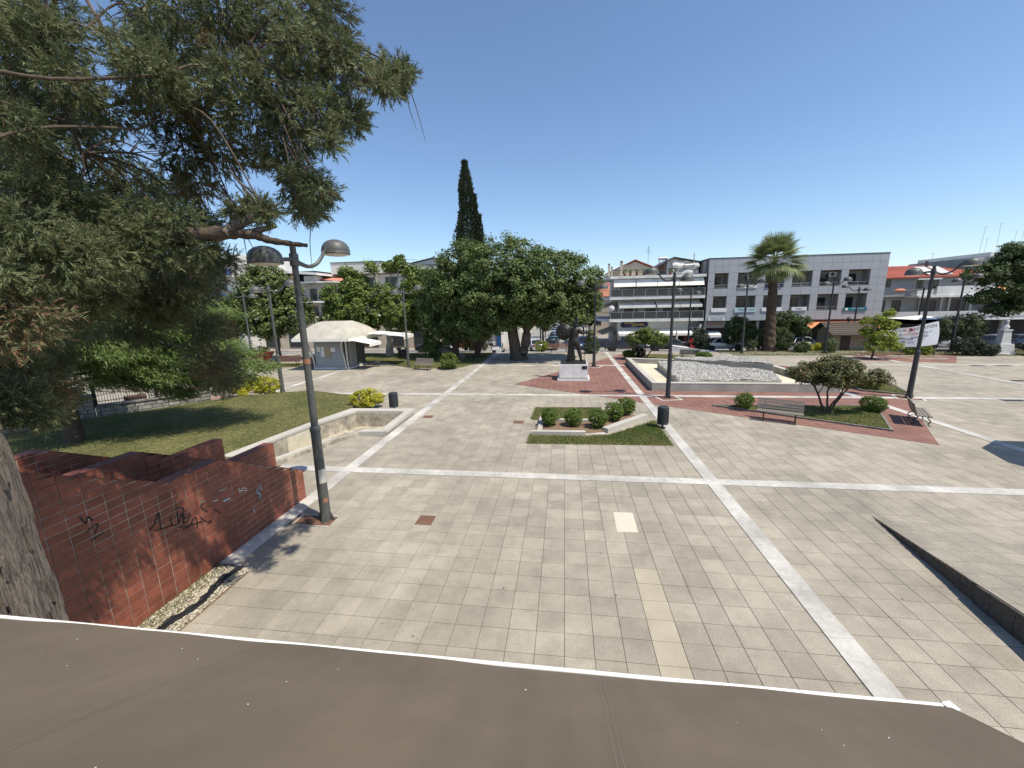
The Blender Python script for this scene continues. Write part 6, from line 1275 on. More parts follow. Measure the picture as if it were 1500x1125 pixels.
def acunit(t, x, y, z, off):
    a = MB(off); a.box(x-.42, x+.42, y-.15, y+.15, z, z+.58); o = a.build('air_conditioner', M['slab'], t)
    a = MB(); a.lathe([(.22, 0), (.22, .02), (.04, .03)], (0, 0, 0), 16); f = a.build('fan_grille', M['frame'], o); f.matrix_basis = Matrix.Translation(Vector((x-.1, y-.151, z+.29))-Vector(off)) @ Matrix.Rotation(math.pi/2, 4, 'X')

# ---- grey clad office building
def grey_building():
    off = (27.5, 54, -.7); t = thing('office_building', 'three storey building clad in grey panels with two rows of recessed balconies', 'building', off)
    op = [(18.35, 19.95), (21.05, 23.3), (24.2, 26.35), (27.25, 29.45), (30.3, 32.6), (33.4, 35.7)]; rows = [(3.75, 5.68), (6.62, 8.45)]; X0, X1 = 17.6, 37.5
    MB(off).box(X0, X1, 55.3, 66, -.9, 10.1).build('wall', M['stucco_grey'], t)
    fr = MB(off); zc = [2.65, 3.75, 5.68, 6.62, 8.45, 10.2]
    for a, b in ((2.65, 3.75), (5.68, 6.62), (8.45, 10.2)): fr.box(X0, X1, 54.02, 55.3, a, b)
    xs = [X0]+[v for o in op for v in o]+[X1]
    for r in rows:
        for a, b in zip(xs[0::2], xs[1::2]): fr.box(a, b, 54.02, 55.3, r[0], r[1])
    fr.build('frame_wall', M['panel_gap'], t)
    cache = {}
    def pnl(x0, x1, z0, z1):
        k = (round(x1-x0, 2), round(z1-z0, 2), rnd.randrange(3))
        if k not in cache:
            m_ = MB(); m_.tint = .3+.2*k[2]; m_.box(0, x1-x0-.02, 0, .03, 0, z1-z0-.02); cache[k] = m_.mesh('panel', M['panel'])
        link('panel', cache[k], t, loc=(x0+.01-off[0], 53.99-off[1], z0+.01-off[2]))
    cols = []
    for i, (a, b) in enumerate(zip(xs, xs[1:])):
        n = 2 if (i % 2 == 1 or b-a > 1.5) else 1
        cols += [(a+(b-a)*k/n, a+(b-a)*(k+1)/n, i % 2 == 1) for k in range(n)]
    for a, b, isop in cols:
        for z0, z1 in ((8.45, 9.3), (9.3, 10.2), (5.68, 6.62), (2.65, 3.75)): pnl(a, b, z0, z1)
        if not isop:
            for z0, z1 in rows:
                m_ = (z0+z1)/2; pnl(a, b, z0, m_); pnl(a, b, m_, z1)
    MB(off).box(X0-.04, X1+.04, 53.95, 66, 10.2, 10.28).build('roof_edge', M['frame'], t)
    for ri, (z0, z1) in enumerate(rows):
        for i, (a, b) in enumerate(op):
            m_ = MB(off); m_.box(a-.02, b+.02, 55.22, 55.28, z0-.02, z1); m_.build('recess_wall', M['recess'], t)
            for s, xx in ((0, a), (1, b)): m_ = MB(off); m_.box(xx-.03, xx+.03, 54.06, 55.2, z0+.03, z1-.03); m_.build('side_cheek', M['recess'], t)
            window(t, a+.15, a+(b-a)*.68, z0+.02, z1-.42, 55.2, frames=2, off=off)
            q = MB(); q.lathe([(.09, 0), (.07, .08)], (0, 0, 0), 8); l = q.build('ceiling_lamp', M['frame'], t); l.location = ((a+b)/2-.3-off[0], 54.6-off[1], z1-.12-off[2])
            if ri: 
                if i in (1, 2, 4): acunit(t, b-.4, 54.95, z1-.75, off)
                r_ = railing(t, a+.03, b-.03, 54.12, z0+.02, .42, True, off)
            elif i in (3, 4): railing(t, a+.03, b-.03, 54.12, z0+.02, .45, True, off)
    # boards hung on the balcony fronts
    def board(x0, x1, z0, z1, m, y=53.9, nm='sign_board'):
        b = MB(off); b.box(x0, x1, y, y+.05, z0, z1); return b.build(nm, M[m], t)
    def tx(s, parent, x, z, size, m, y=53.89, sx=1): return text(s, M[m], parent, (x-off[0], y-off[1], z-off[2]), size, sx=sx)
    board(18.2, 20.0, 3.75, 4.25, 'signwhite')
    b = board(20.95, 23.45, 3.7, 4.25, 'signpale'); tx('FIASS', b, 21.9, 3.98, .46, 'inkgreen', sx=1.0); tx('αθλητικά', b, 22.98, 3.98, .17, 'inkgreen')
    board(24.1, 26.4, 3.75, 4.22, 'signwhite'); b = board(27.5, 29.2, 3.78, 4.18, 'signwhite'); tx('ΓΡΑΦΕΙΟ', b, 28.3, 3.98, .17, 'inkblack')
    b = board(33.3, 35.85, 3.6, 4.05, 'signteal'); tx('ΙΑΤΡΕΙΟ ΥΓΕΙΑ', b, 34.85, 3.88, .2, 'inkwhite'); q = MB(); q.lathe([(.16, 0), (.12, .01)], (0, 0, 0), 10); l = q.build('logo', M['inkwhite'], b); l.matrix_basis = Matrix.Translation(Vector((33.62-off[0], 53.895-off[1], 3.82-off[2]))) @ Matrix.Rotation(math.pi/2, 4, 'X')
    b = board(24.3, 26.2, 6.6, 6.95, 'signblue'); tx('ΑΣΦΑΛΕΙΕΣ', b, 25.3, 6.78, .2, 'inkwhite'); board(21.1, 23.3, 6.6, 6.92, 'signwhite')
    b = board(17.95, 19.85, 2.7, 3.18, 'signwhite'); tx('ΣΥΜΒΟΛΑΙΟΓΡΑΦΕΙΟ', b, 18.9, 3.05, .155, 'inkblack'); tx('ΔΙΚΗΓΟΡΙΚΟ ΓΡΑΦΕΙΟ', b, 18.9, 2.82, .13, 'inkblack')
    # ground floor
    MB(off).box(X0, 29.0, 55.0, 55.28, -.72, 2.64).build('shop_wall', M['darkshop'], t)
    b = MB(off); b.box(18.0, 20.4, 54.85, 54.98, 1.75, 2.55); b = b.build('sign_board', M['recess'], t); tx('ΠΕΡΙΠΤΕΡΟ', b, 19.1, 2.2, .3, 'inkred', 54.84)
    for x in (17.75, 20.9, 24.0, 26.8): MB(off).box(x-.14, x+.14, 54.3, 54.6, -.72, 2.64).build('pillar', M['recess'], t)
    for a, b_ in ((21.2, 23.7), (24.3, 26.6)): window(t, a, b_, -.6, 2.0, 54.97, frames=2, off=off)
    m_ = MB(off); m_.xprism([(54.9, 1.3), (53.8, .95), (53.8, .55), (53.83, .55), (53.83, .93), (54.9, 1.26)], 17.7, 19.6); m_.build('awning_cloth', M['canvas'], t)
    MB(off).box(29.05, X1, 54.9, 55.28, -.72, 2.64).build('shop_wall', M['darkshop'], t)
    MB(off).box(28.9, X1, 54.1, 54.88, 2.1, 2.62).build('fascia', M['brickshop'], t)
    m_ = MB(off); m_.xprism([(54.08, 2.35), (52.4, 1.72), (52.4, 1.48), (52.43, 1.48), (52.43, 1.70), (54.08, 2.30)], 29.1, 37.3); m_.build('awning_cloth', M['orange'], t)
    for x in (29.3, 33.2, 37.1): m_ = MB(off); m_.box(x-.05, x+.05, 52.5, 52.6, -.72, 1.7); m_.build('awning_post', M['frame'], t)
    return t
grey_building()

# ---- block of flats with long balconies and white awnings
def balcony_block():
    off = (11.5, 54, -.7); t = thing('apartment_block', 'white block with long dark balconies, white roller awnings and a navy shop sign', 'building', off)
    MB(off).box(7.2, 17.45, 55.9, 68, -.9, 8.3).build('wall', M['stucco_pale'], t)
    for z in (2.70, 5.52, 8.12):
        s = MB(off); s.prism([(5.8, 54), (17.4, 54), (17.4, 56), (6.0, 66), (4.4, 66), (4.6, 57)], z, z+.33); s.build('balcony_slab', M['slab'], t)
    MB(off).box(17.38, 17.5, 54.1, 55.9, 2.6, 8.4).build('party_wall', M['frame'], t)
    for z in (3.03, 5.85):
        railing(t, 5.9, 17.35, 54.06, z, .95, True, off)
        r = MB(off); a, b = Vector((5.85, 54.1)), Vector((4.65, 57))
        for k in range(12):
            p = a.lerp(b, k/11); r.box(p.x-.01, p.x+.01, p.y-.01, p.y+.01, z, z+.94)
        r.prism([(5.83, 54.1), (5.87, 54.1), (4.67, 57), (4.63, 57)], z+.9, z+.95); r.prism([(4.63, 57), (4.67, 57), (4.47, 66), (4.43, 66)], z+.9, z+.95); r.build('side_railing', M['iron'], t)
        for i, (a, b) in enumerate(((8.3, 9.3), (10.4, 12.0), (13.0, 14.2), (15.2, 17.0)) if z > 4 else ((7.9, 9.6), (10.6, 12.2), (12.9, 14.0), (14.9, 16.7))):
            window(t, a, b, z+.02, z+2.1, 55.88, frames=2, off=off)
        for y in (58.5, 61.5, 64): w_ = MB(off); w_.box(7.16, 7.19, y-.55, y+.55, z+.02, z+2.1); w_.build('shutter_door', M['frame'], t)
    acunit(t, 12.0, 55.0, 3.1, off)
    for x in (8.2, 9.0, 15.8): c = MB(off); c.box(x-.2, x+.2, 54.9, 55.3, 5.9, 6.32); c.box(x-.2, x+.2, 55.26, 55.3, 6.32, 6.75); c.build('chair', M['slab'], t)
    # awnings: top storey let down over the front, middle storey short
    for i, (a, b) in enumerate(((6.25, 8.95), (9.05, 11.6), (11.65, 14.2), (14.25, 17.2))):
        m_ = MB(off); m_.xprism([(54.35, 8.05), (53.92, 7.12), (53.95, 7.12), (54.38, 8.05)], a, b); m_.build('awning_cloth', M['canvas'], t)
        m_ = MB(off); m_.tube([(a+.4, 54.3, 7.98), (a+.4, 53.97, 6.6)], .02, 5); m_.tube([(b-.4, 54.3, 7.98), (b-.4, 53.97, 6.6)], .02, 5); m_.build('awning_strap', M['frame'], t)
    for i, (a, b) in enumerate(((7.0, 11.55), (11.75, 14.6), (14.65, 17.2))):
        m_ = MB(off); m_.xprism([(55.6, 5.3), (54.15, 4.74), (54.15, 4.44), (54.18, 4.44), (54.18, 4.72), (55.6, 5.26)], a, b); m_.build('awning_cloth', M['canvas'], t)
    for x in (8.9, 11.65, 13.6): m_ = MB(off); m_.box(x-.02, x+.02, 54.2, 54.24, 3.35, 5.5); m_.build('awning_post', M['alu'], t)
    # ground floor
    MB(off).box(7.0, 16.0, 55.1, 55.88, .95, 2.68).build('fascia', M['stucco'], t)
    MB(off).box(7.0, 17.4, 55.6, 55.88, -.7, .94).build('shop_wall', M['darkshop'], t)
    for x, m_ in ((7.2, 'pipe'), (7.9, 'frame'), (9.0, 'pipe'), (12.7, 'pipe'), (13.3, 'brickshop'), (14.6, 'brickshop'), (15.7, 'brickshop')): MB(off).box(x-.16, x+.16, 55.2, 55.55, -.7, .94).build('pillar', M[m_], t)
    for a, b, m_ in ((9.2, 10.6, 'bluedoor'), (11.2, 12.5, 'bluedoor'), (7.4, 7.75, 'bluedoor'), (13.5, 14.4, 'brickshop')): MB(off).box(a, b, 55.45, 55.58, -.7, .94).build('door', M[m_], t)
    window(t, 8.1, 8.9, -.6, .9, 55.5, frames=2, off=off); window(t, 14.8, 15.5, .05, .9, 55.5, frames=1, off=off)
    for a, b in ((7.0, 12.0), (12.05, 16.1)):
        m_ = MB(off); m_.xprism([(55.05, 1.65), (53.6, 1.22), (53.6, .92), (53.63, .92), (53.63, 1.2), (55.05, 1.6)], a, b); m_.build('awning_cloth', M['canvas'], t)
    sg = MB(off); c = []; 
    for k in range(20):
        a = math.pi/2+math.pi*k/19; c.append((7.75+.38*math.cos(a), 2.28+.38*math.sin(a)))
    for k in range(20):
        a = -math.pi/2+math.pi*k/19; c.append((10.5+.38*math.cos(a), 2.28+.38*math.sin(a)))
    sg.yprism(c, 54.98, 55.08); so = sg.build('shop_sign', M['signblue'], t)
    T_ = lambda s, x, z, size, m: text(s, M[m], so, (x-off[0], 54.97-off[1], z-off[2]), size)
    T_('ΟΠΤΙΚΟ', 8.5, 2.44, .33, 'inkyellow'); T_('ΚΕΝΤΡΟ', 9.6, 2.22, .38, 'inkyellow'); T_('Γ.Α. ΟΠΤΙΚΑ', 8.9, 1.98, .14, 'inkwhite')
    for x in (16.3, 17.0): acunit(t, x, 55.2, 1.3, off)
    MB(off).box(15.95, 17.4, 54.8, 55.55, 1.1, 1.25).build('ac_shelf', M['slab'], t)
    b = MB(off); b.box(17.1, 17.3, 54.2, 54.7, 1.4, 2.3); b.build('wall_sign', M['signwhite'], t)
    d = MB(); d.lathe([(.02, .10), (.2, .07), (.36, 0), (.35, -.02)], (0, 0, 0), 16); o = d.build('satellite_dish', M['slab'], t, True); o.matrix_basis = Matrix.Translation(Vector((6.05-off[0], 53.95-off[1], 4.45-off[2]))) @ Matrix.Rotation(math.pi/2, 4, 'X')
    MB(off).box(6.0, 6.12, 54.08, 54.2, 3.03, 4.4).build('dish_post', M['slab'], t)
    for z0, a in ((3.9, -1), (.3, 1)):                              # sloping side awnings towards the street
        m_ = MB(off); m_.add([(7.1, 56.2, z0+1.3), (5.2, 57.2, z0+.55), (5.0, 64, z0+.55), (7.1, 64, z0+1.3), (7.1, 56.2, z0+1.26), (5.2, 57.2, z0+.51), (5.0, 64, z0+.51), (7.1, 64, z0+1.26)], [(0, 1, 2, 3), (7, 6, 5, 4), (0, 4, 5, 1), (1, 5, 6, 2), (2, 6, 7, 3), (3, 7, 4, 0)]); m_.build('side_awning', M['canvas_dirty'], t)
    # roof storey
    railing(t, 5.9, 14.5, 54.2, 8.45, .75, False, off, .18)
    for k, x in enumerate((7.6, 8.3, 9.1, 10.0, 10.8, 11.6, 13.2, 13.7)):
        p = MB(off); p.lathe([(.12, 0), (.17, .3)], (x-0, 54.5, 8.45), 8); po = p.build('flower_pot', M['rooftile'], t)
        l = link('pot_plant', crown_mesh('pot_plant', M['leafcrape'], [(x-off[0], 54.5-off[1], 9.0-off[2], .3, .25, .3)], 20, 14, .1, 200+k, clump=.12), po)
    g_ = MB(off); g_.yprism([(5.9, 8.46), (12.0, 8.46), (12.0, 9.4), (9.3, 10.5), (6.0, 9.0)], 57.5, 64); g_.build('attic', M['stucco_beige'], t)
    for (xa, za), (xb, zb) in (((5.6, 8.95), (9.3, 10.62)), ((9.3, 10.62), (12.2, 9.42))):
        r = MB(off); r.yprism([(xa, za), (xb, zb), (xb, zb+.12), (xa, za+.12)], 57.2, 64.3); r.build('roof', M['rooftile'], t)
    for x, z0, z1, w_ in ((7.45, 8.45, 10.3, .17), (5.85, 8.6, 10.0, .12), (6.2, 8.6, 9.6, .1)): c = MB(off); c.box(x-w_, x+w_, 56.4, 56.4+2*w_, z0, z1); co = c.build('chimney', M['stucco_beige'], t); c = MB(off); c.lathe([(w_*1.2, 0), (w_*.9, .2), (w_*.3, .25)], (x, 56.4+w_, z1), 8); c.build('chimney_cap', M['frame'], co)
    p = MB(off); p.yprism([(13.3, 8.46), (17.3, 8.46), (17.4, 10.0), (14.1, 10.7), (13.3, 10.2)], 57.0, 63); p.build('penthouse', M['stucco_pale'], t)
    r = MB(off); r.yprism([(12.4, 9.75), (14.1, 10.72), (17.6, 10.05), (17.6, 10.15), (14.1, 10.84), (12.4, 9.87)], 56.6, 63.3); r.build('roof_plate', M['frame'], t)
    tp = MB(off); n = 10; q = []
    for j in range(n+1):
        for i in range(n+1): u, v = i/n, j/n; q.append((13.9+3.2*u, 56.4+.25*math.sin(u*9+v*7)+.15*math.sin(v*13)-.2*v, 8.6+1.75*(1-v)*(1-.2*u)+.1*math.sin(u*15)))
    q += [(a, b+.02, c) for a, b, c in q]; N_ = (n+1)**2
    fs = [(j*(n+1)+i, j*(n+1)+i+1, (j+1)*(n+1)+i+1, (j+1)*(n+1)+i) for j in range(n) for i in range(n)]; tp.add(q, fs+[tuple(N_+i for i in f[::-1]) for f in fs]); tp.build('tarpaulin', M['tarp'], t, True)
    s = MB(off); s.tube([(15.3, 56.2, 9.65), (16.6, 56.2, 9.7)], .2, 12); s.build('duct', M['alu'], t, True)
    s = MB(off); s.tube([(12.2, 57, 10.7), (13.3, 57, 10.7)], .22, 12); so = s.build('water_tank', M['alu'], t, True)
    for x in (12.3, 13.2): MB(off).box(x-.03, x+.03, 56.9, 57.1, 8.5, 10.5).build('tank_leg', M['frame'], so)
    a = MB(off); a.tube([(10.9, 57, 10), (10.9, 57, 12.3)], .02, 5)
    for k in range(6): a.tube([(10.6+.03*k, 57, 11.5+.14*k), (11.2-.03*k, 57, 11.5+.14*k)], .012, 4)
    a.build('aerial', M['frame'], t); a = MB(off); a.box(16.5, 16.62, 56.6, 56.72, 10, 11.2); a.build('flue', M['alu'], t)
    return t
balcony_block()

# ---- white house with hipped red roof on the right
def red_roof_house():
    off = (46, 57, -.7); t = thing('red_roof_house', 'long white two storey house with red hipped roof right of the grey clad building', 'building', off)
    MB(off).box(38.3, 51.2, 57.4, 68, 5.2, 7.5).build('upper_wall', M['stucco_grey'], t); MB(off).box(38.3, 60, 58.2, 69, -.9, 5.0).build('lower_wall', M['stucco_grey'], t)
    MB(off).box(42.9, 60, 56.2, 58.2, 5.0, 5.25).build('balcony_slab', M['slab'], t); MB(off).box(44.9, 51.3, 56.3, 56.45, 5.26, 6.3).build('balcony_wall', M['slab'], t); MB(off).box(42.9, 44.7, 56.5, 56.6, 5.26, 5.9).build('balcony_wall', M['slab'], t)
    MB(off).box(38.3, 60, 56.4, 58.2, 2.2, 2.6).build('balcony_slab', M['slab'], t); MB(off).box(38.3, 60, 56.35, 56.5, 2.62, 3.3).build('parapet', M['stucco_pale'], t)
    for x0, x1, z0, z1 in ((39.7, 40.4, 6.35, 7.2), (43.4, 44.0, 6.1, 7.1), (44.7, 45.7, 6.1, 7.1), (48.5, 49.6, 6.35, 7.4)): window(t, x0, x1, z0, z1, 57.38, frames=2, off=off)
    MB(off).box(43.1, 45.7, 56.9, 57.4, 7.15, 7.32).build('canopy', M['slab'], t)
    for x0, x1 in ((39.7, 40.7), (41.5, 42.5), (44.9, 46.5), (48.0, 49.8), (52, 53.5), (55, 56.5)): window(t, x0, x1, 2.65, 4.7, 58.18, frames=2, off=off)
    for x in (44.6, 46.9, 47.8, 50.2): MB(off).box(x-.07, x+.07, 57.9, 58.15, 2.62, 5.0).build('pilaster', M['slab'], t)
    def slope(nm, vs, m, k=10):                                        # a roof slope of overlapping tile courses
        a, b, c, d = [Vector(v) for v in vs]; rm = MB(off)
        for i in range(k):
            u, v = i/k, (i+1)/k; h = Vector((0, 0, .05)); rm.tint = rnd.random(); p0, p1, q1, q0 = a.lerp(d, u), b.lerp(c, u), b.lerp(c, v), a.lerp(d, v)
            rm.add([p0+h, p1+h, q1, q0, p0-h*2, p1-h*2], [(0, 1, 2, 3), (4, 5, 1, 0)])
        return rm.build(nm, m, t)
    slope('roof_slope', [(38.0, 56.9, 7.45), (51.5, 56.9, 7.55), (47.2, 61.5, 9.1), (42.8, 61.5, 9.1)], M['rooftile']); slope('roof_slope', [(51.5, 56.9, 7.55), (51.5, 68, 7.55), (47.2, 63, 9.1), (47.2, 61.5, 9.1)], M['rooftile']); slope('roof_slope', [(38.0, 68, 7.45), (38.0, 56.9, 7.45), (42.8, 61.5, 9.1), (42.8, 63, 9.1)], M['rooftile_pale'])
    for x in (41.5, 46.6): MB(off).box(x-.1, x+.1, 60.6, 60.8, 8.4, 9.6).build('chimney', M['frame'], t)
    for x0 in (44.3, 45.8): s = MB(off); s.add([(x0, 57.2, 7.8), (x0+1.2, 57.2, 7.8), (x0+1.2, 59.5, 8.85), (x0, 59.5, 8.85), (x0, 57.2, 7.7), (x0+1.2, 57.2, 7.7), (x0+1.2, 59.5, 8.75), (x0, 59.5, 8.75)], [(0, 1, 2, 3), (0, 4, 5, 1), (1, 5, 6, 2), (3, 2, 6, 7), (0, 3, 7, 4)]); s.build('roof_panel', M['tarp'], t)
    m_ = MB(off); m_.xprism([(58, 6.3), (56, 5.5), (56, 5.35), (58, 6.2)], 52.2, 57); m_.build('awning_cloth', M['orange'], t)
    m_ = MB(off); m_.xprism([(58, 4.8), (56.4, 4.2), (56.4, 4.0), (58, 4.7)], 52.0, 58); m_.build('awning_cloth', M['canvas'], t)
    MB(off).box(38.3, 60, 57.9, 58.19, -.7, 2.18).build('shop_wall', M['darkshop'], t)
    for x in (38.6, 41, 44, 47, 50, 53, 56, 59): MB(off).box(x-.15, x+.15, 56.7, 57.0, -.7, 2.18).build('pillar', M['recess'], t)
red_roof_house()
pole = thing('utility_pole', 'black pole with sideways arm and wires in front of the red-roofed house', 'pole', (41.9, 54.5, -.8))
MB().tube([(0, 0, 0), (.15, 0, 7.0)], [.10, .09], 8).build('pole', M['iron'], pole); MB().tube([(.15, 0, 6.75), (-2.0, 0, 6.6)], .05, 6).build('arm', M['iron'], pole)
q = MB(); q.lathe([(.1, -.2), (.38, -.1), (.5, .05), (.3, .22), (.05, .28)], (-2.4, 0, 6.65), 10, 1.3, .8); q.build('basket', M['rooftile_pale'], pole)
for dz in (0, .3): 
    q = MB(); q.tube(smooth_path([(.1, 0, 6.7-dz), (-5, 1.5, 5.9-dz), (-9, 3, 5.8-dz)], 6), .012, 4); q.build('wire', M['iron'], pole)
# far block behind it with aerials
def back_block():
    off = (66, 76, -.7); t = thing('far_block', 'higher pale block with roof aerials behind the red-roofed house', 'building', off)
    MB(off).box(57, 64, 76, 86, -.9, 9.3).build('wall', M['stucco_beige'], t); MB(off).box(64.5, 82, 75, 88, -.9, 10.9).build('tower_wall', M['stucco_grey'], t); MB(off).box(66.0, 82.4, 74.6, 88, 10.9, 11.6).build('parapet', M['slab'], t); MB(off).box(56.5, 64.4, 75.6, 86, 9.3, 9.5).build('roof_slab', M['frame'], t)
    railing(t, 57.2, 62.5, 76.2, 9.5, 1.0, False, off, .5)
    for x, y, z, h, l in ((66.4, 77, 11.58, 4.2, .1), (67.1, 77, 11.58, 2.3, .1), (68.7, 77, 11.58, 4.6, 0), (70.9, 77, 11.58, 3.4, .1), (73, 78, 11.58, 4.4, 0), (59.8, 77, 9.48, 2.4, 0)):
        a = MB(off); a.tube([(x, y, z), (x+l*h*.6, y, z+h)], .025, 4); a.tube([(x-.5+l*h*.6, y, z+h*.97), (x+.4+l*h*.6, y, z+h)], .02, 4); a.build('aerial', M['alu'], t)
    for x in (66, 69.5, 73, 76.5): window(t, x, x+1.6, 8.4, 10.2, 74.98, frames=2, off=off)
back_block()
# ---- left side: grey flats with balconies, white block, pale block at far left
def left_blocks():
    off = (-41, 62, -.7); t = thing('apartment_block', 'grey flats with stepped balconies and deep eaves behind the lawn lamp', 'building', off)
    MB(off).box(-50, -36.2, 62.5, 74, -.9, 9.2).build('wall', M['stucco_grey'], t)
    e = MB(off); e.add([(-52, 60.8, 11.9), (-38.5, 60.8, 10.7), (-38.5, 74, 10.7), (-52, 74, 11.9), (-52, 60.8, 11.5), (-38.5, 60.8, 10.35), (-38.5, 74, 10.35), (-52, 74, 11.5)], [(0, 1, 2, 3), (7, 6, 5, 4), (0, 4, 5, 1), (1, 5, 6, 2), (2, 6, 7, 3), (3, 7, 4, 0)]); e.build('eave', M['slab'], t)
    MB(off).box(-50, -41, 64.5, 74, 9.2, 11.3).build('attic', M['darkshop'], t); MB(off).box(-45.6, -44.9, 62.2, 62.9, 9.2, 11.0).build('pillar', M['recess'], t); MB(off).box(-43.9, -42.9, 62.2, 62.9, 9.9, 10.7).build('brick_patch', M['rooforange'], t)
    MB(off).box(-41.5, -39.5, 62.0, 64, 9.2, 10.3).build('chimney', M['stucco_pale'], t)
    MB(off).box(-41.8, -36.0, 61.2, 64, 9.2, 9.4).build('eave_slab', M['slab'], t)
    r = MB(off); r.add([(-41.5, 63, 9.9), (-35.8, 63, 9.45), (-35.8, 72, 11.4), (-41.5, 72, 11.6)], [(0, 1, 2, 3)]); r.add([(-41.5, 63, 9.7), (-35.8, 63, 9.25), (-35.8, 72, 11.2), (-41.5, 72, 11.4)], [(3, 2, 1, 0)]); r.build('roof', M['rooftile_pale'], t)
    for z in (6.1, 3.3):
        MB(off).box(-50, -36.3, 60.9, 62.5, z, z+.25).build('balcony_slab', M['slab'], t); railing(t, -42, -36.4, 61.0, z+.25, .95, False, off, .3)
        for x in (-47, -44, -41, -38.6): window(t, x, x+1.1, z+.3, z+2.2, 62.48, frames=2, off=off)
        MB(off).box(-42.4, -42.2, 60.95, 62.4, z-.4, z+1.0).build('balcony_cheek', M['slab'], t)
    acunit(t, -38.0, 62.2, 8.3, off)
    off = (-29, 66, -.7); t = thing('white_block', 'white block with flat overhanging roof behind the pollarded plane tree', 'building', off)
    MB(off).box(-38, -18, 67, 80, -.9, 10.6).build('wall', M['stucco'], t); MB(off).box(-38.6, -29.8, 65.2, 80, 10.7, 12.5).build('roof_parapet', M['stucco'], t); MB(off).box(-38.7, -29.7, 65.1, 80, 12.5, 12.6).build('roof_edge', M['frame'], t)
    MB(off).box(-29.6, -17.5, 65.6, 80, 11.1, 11.7).build('roof_parapet', M['stucco'], t); MB(off).box(-29.6, -17.5, 65.5, 80, 11.7, 11.78).build('roof_edge', M['frame'], t)
    g_ = MB(off); g_.yprism([(-26.5, 11.8), (-19.5, 11.8), (-19.8, 12.6), (-22.4, 13.2), (-26.5, 12.4)], 70, 78); g_.build('stair_head', M['stucco'], t)
    r = MB(off); r.yprism([(-26.9, 12.4), (-22.4, 13.25), (-19.4, 12.6), (-19.4, 12.7), (-22.4, 13.36), (-26.9, 12.5)], 69.7, 78.3); r.build('roof', M['frame'], t); railing(t, -29, -24, 66, 11.8, .9, False, off, .6)
    for z in (8.2, 4.8, 1.4):
        for x in (-36.8, -33.4, -30.0, -26.6, -23.2, -20.2): window(t, x, x+2.0, z, z+1.9, 66.98, frames=3, off=off)
    off = (-62, 52, -.7); t = thing('pale_block', 'pale block with blue stripes glimpsed through the left conifer', 'building', off)
    MB(off).box(-85, -46, 54, 66, -.9, 13).build('wall', M['stucco'], t)
    for z in (3.4, 6.6, 9.8): MB(off).box(-85, -46, 52.6, 54, z, z+.25).build('balcony_slab', M['slab'], t); MB(off).box(-85, -46, 52.6, 52.7, z+.26, z+1.1).build('balcony_front', M['inkblue'] if z in (6.6, 9.8) else M['stucco'], t)
    for z in (3.7, 6.9, 10.1):
        for x in range(-82, -48, 4): window(t, x, x+1.8, z, z+2.2, 53.98, frames=2, off=off)
    off = (-11, 60, -.84); t = thing('corner_shop', 'low white corner shop with glazed front and blue panel seen under the big tree', 'building', off)
    MB(off).box(-16, -9, 57.2, 70, -.9, 4.6).build('wall', M['stucco'], t); MB(off).box(-16.3, -8.7, 56.4, 57.2, 2.4, 3.0).build('canopy', M['slab'], t); MB(off).box(-9.6, -8.95, 57.0, 57.19, -.8, 1.2).build('blue_panel', M['bluedoor'], t); MB(off).box(-15.6, -11.8, 57.0, 57.19, -.8, .0).build('brick_base', M['rooftile'], t)
    for a in (-15.6, -13.6): window(t, a, a+1.8, .05, 2.2, 57.15, frames=3, off=off, fm='alu')
    MB(off).box(-11.5, -9.8, 57.0, 57.19, -.8, 2.2).build('door', M['stucco_pale'], t)
    off = (-27, 60, -.84); t = thing('low_shop', 'long low pale building with dark openings behind the tree trunks left of the corner shop', 'building', off)
    MB(off).box(-60, -17, 57.4, 64, -.9, 3.9).build('wall', M['stucco_beige'], t)
    for x in range(-58, -19, 4): window(t, x, x+2.4, -.6, 1.9, 57.38, frames=2, off=off)
    for i, (x0, x1, y, h, mw, mr, lab) in enumerate(((5.0, 13, 78, 6.2, 'stucco_beige', 'rooforange', 'small house with orange tiled roof far down the right side of the street'), (4.6, 12, 98, 7.5, 'stucco', 'rooftile', 'pale house far down the street beyond the orange roof'), (-18, -8.8, 80, 6.5, 'stucco', 'rooforange', 'pale house far down the left side of the street'), (-18, -9, 104, 7, 'stucco_beige', 'rooftile', 'house at the far left end of the street'), (-8, 10, 170, 9, 'stucco_pale', 'rooforange', 'house closing the far end of the street'))):
        off = ((x0+x1)/2, y, -.84); t = thing('street_house', lab, 'house', off); MB(off).box(x0, x1, y, y+9, -.9, h).build('wall', M[mw], t)
        for ya, za, yb, zb in ((y-.5, h-.1, y+4.5, h+1.9), (y+4.5, h+1.9, y+9.5, h-.1)): r = MB(off); r.xprism([(ya, za), (yb, zb), (yb, zb+.15), (ya, za+.15)], x0-.4, x1+.4); r.build('roof', M[mr], t)
        g_ = MB(off); g_.xprism([(y+.2, h), (y+8.8, h), (y+4.5, h+1.75)], x0+.1, x1-.1); g_.build('gable', M[mw], t)
        for z in (h-2.4, h-5.2):
            for k in range(3): window(t, x0+.8+k*(x1-x0)/3, x0+1.9+k*(x1-x0)/3, z, z+1.4, y-.02, frames=2, off=off)
        if i in (0, 2):
            xx = x0 if i == 0 else x1
            for z in (h-2.4, h-5.2):
                for yy in (y+2, y+5.5): w_ = MB(off); w_.box(xx-.04, xx+.04, yy, yy+1.1, z, z+1.5); w_.build('side_window', M['glass'], t)
left_blocks()

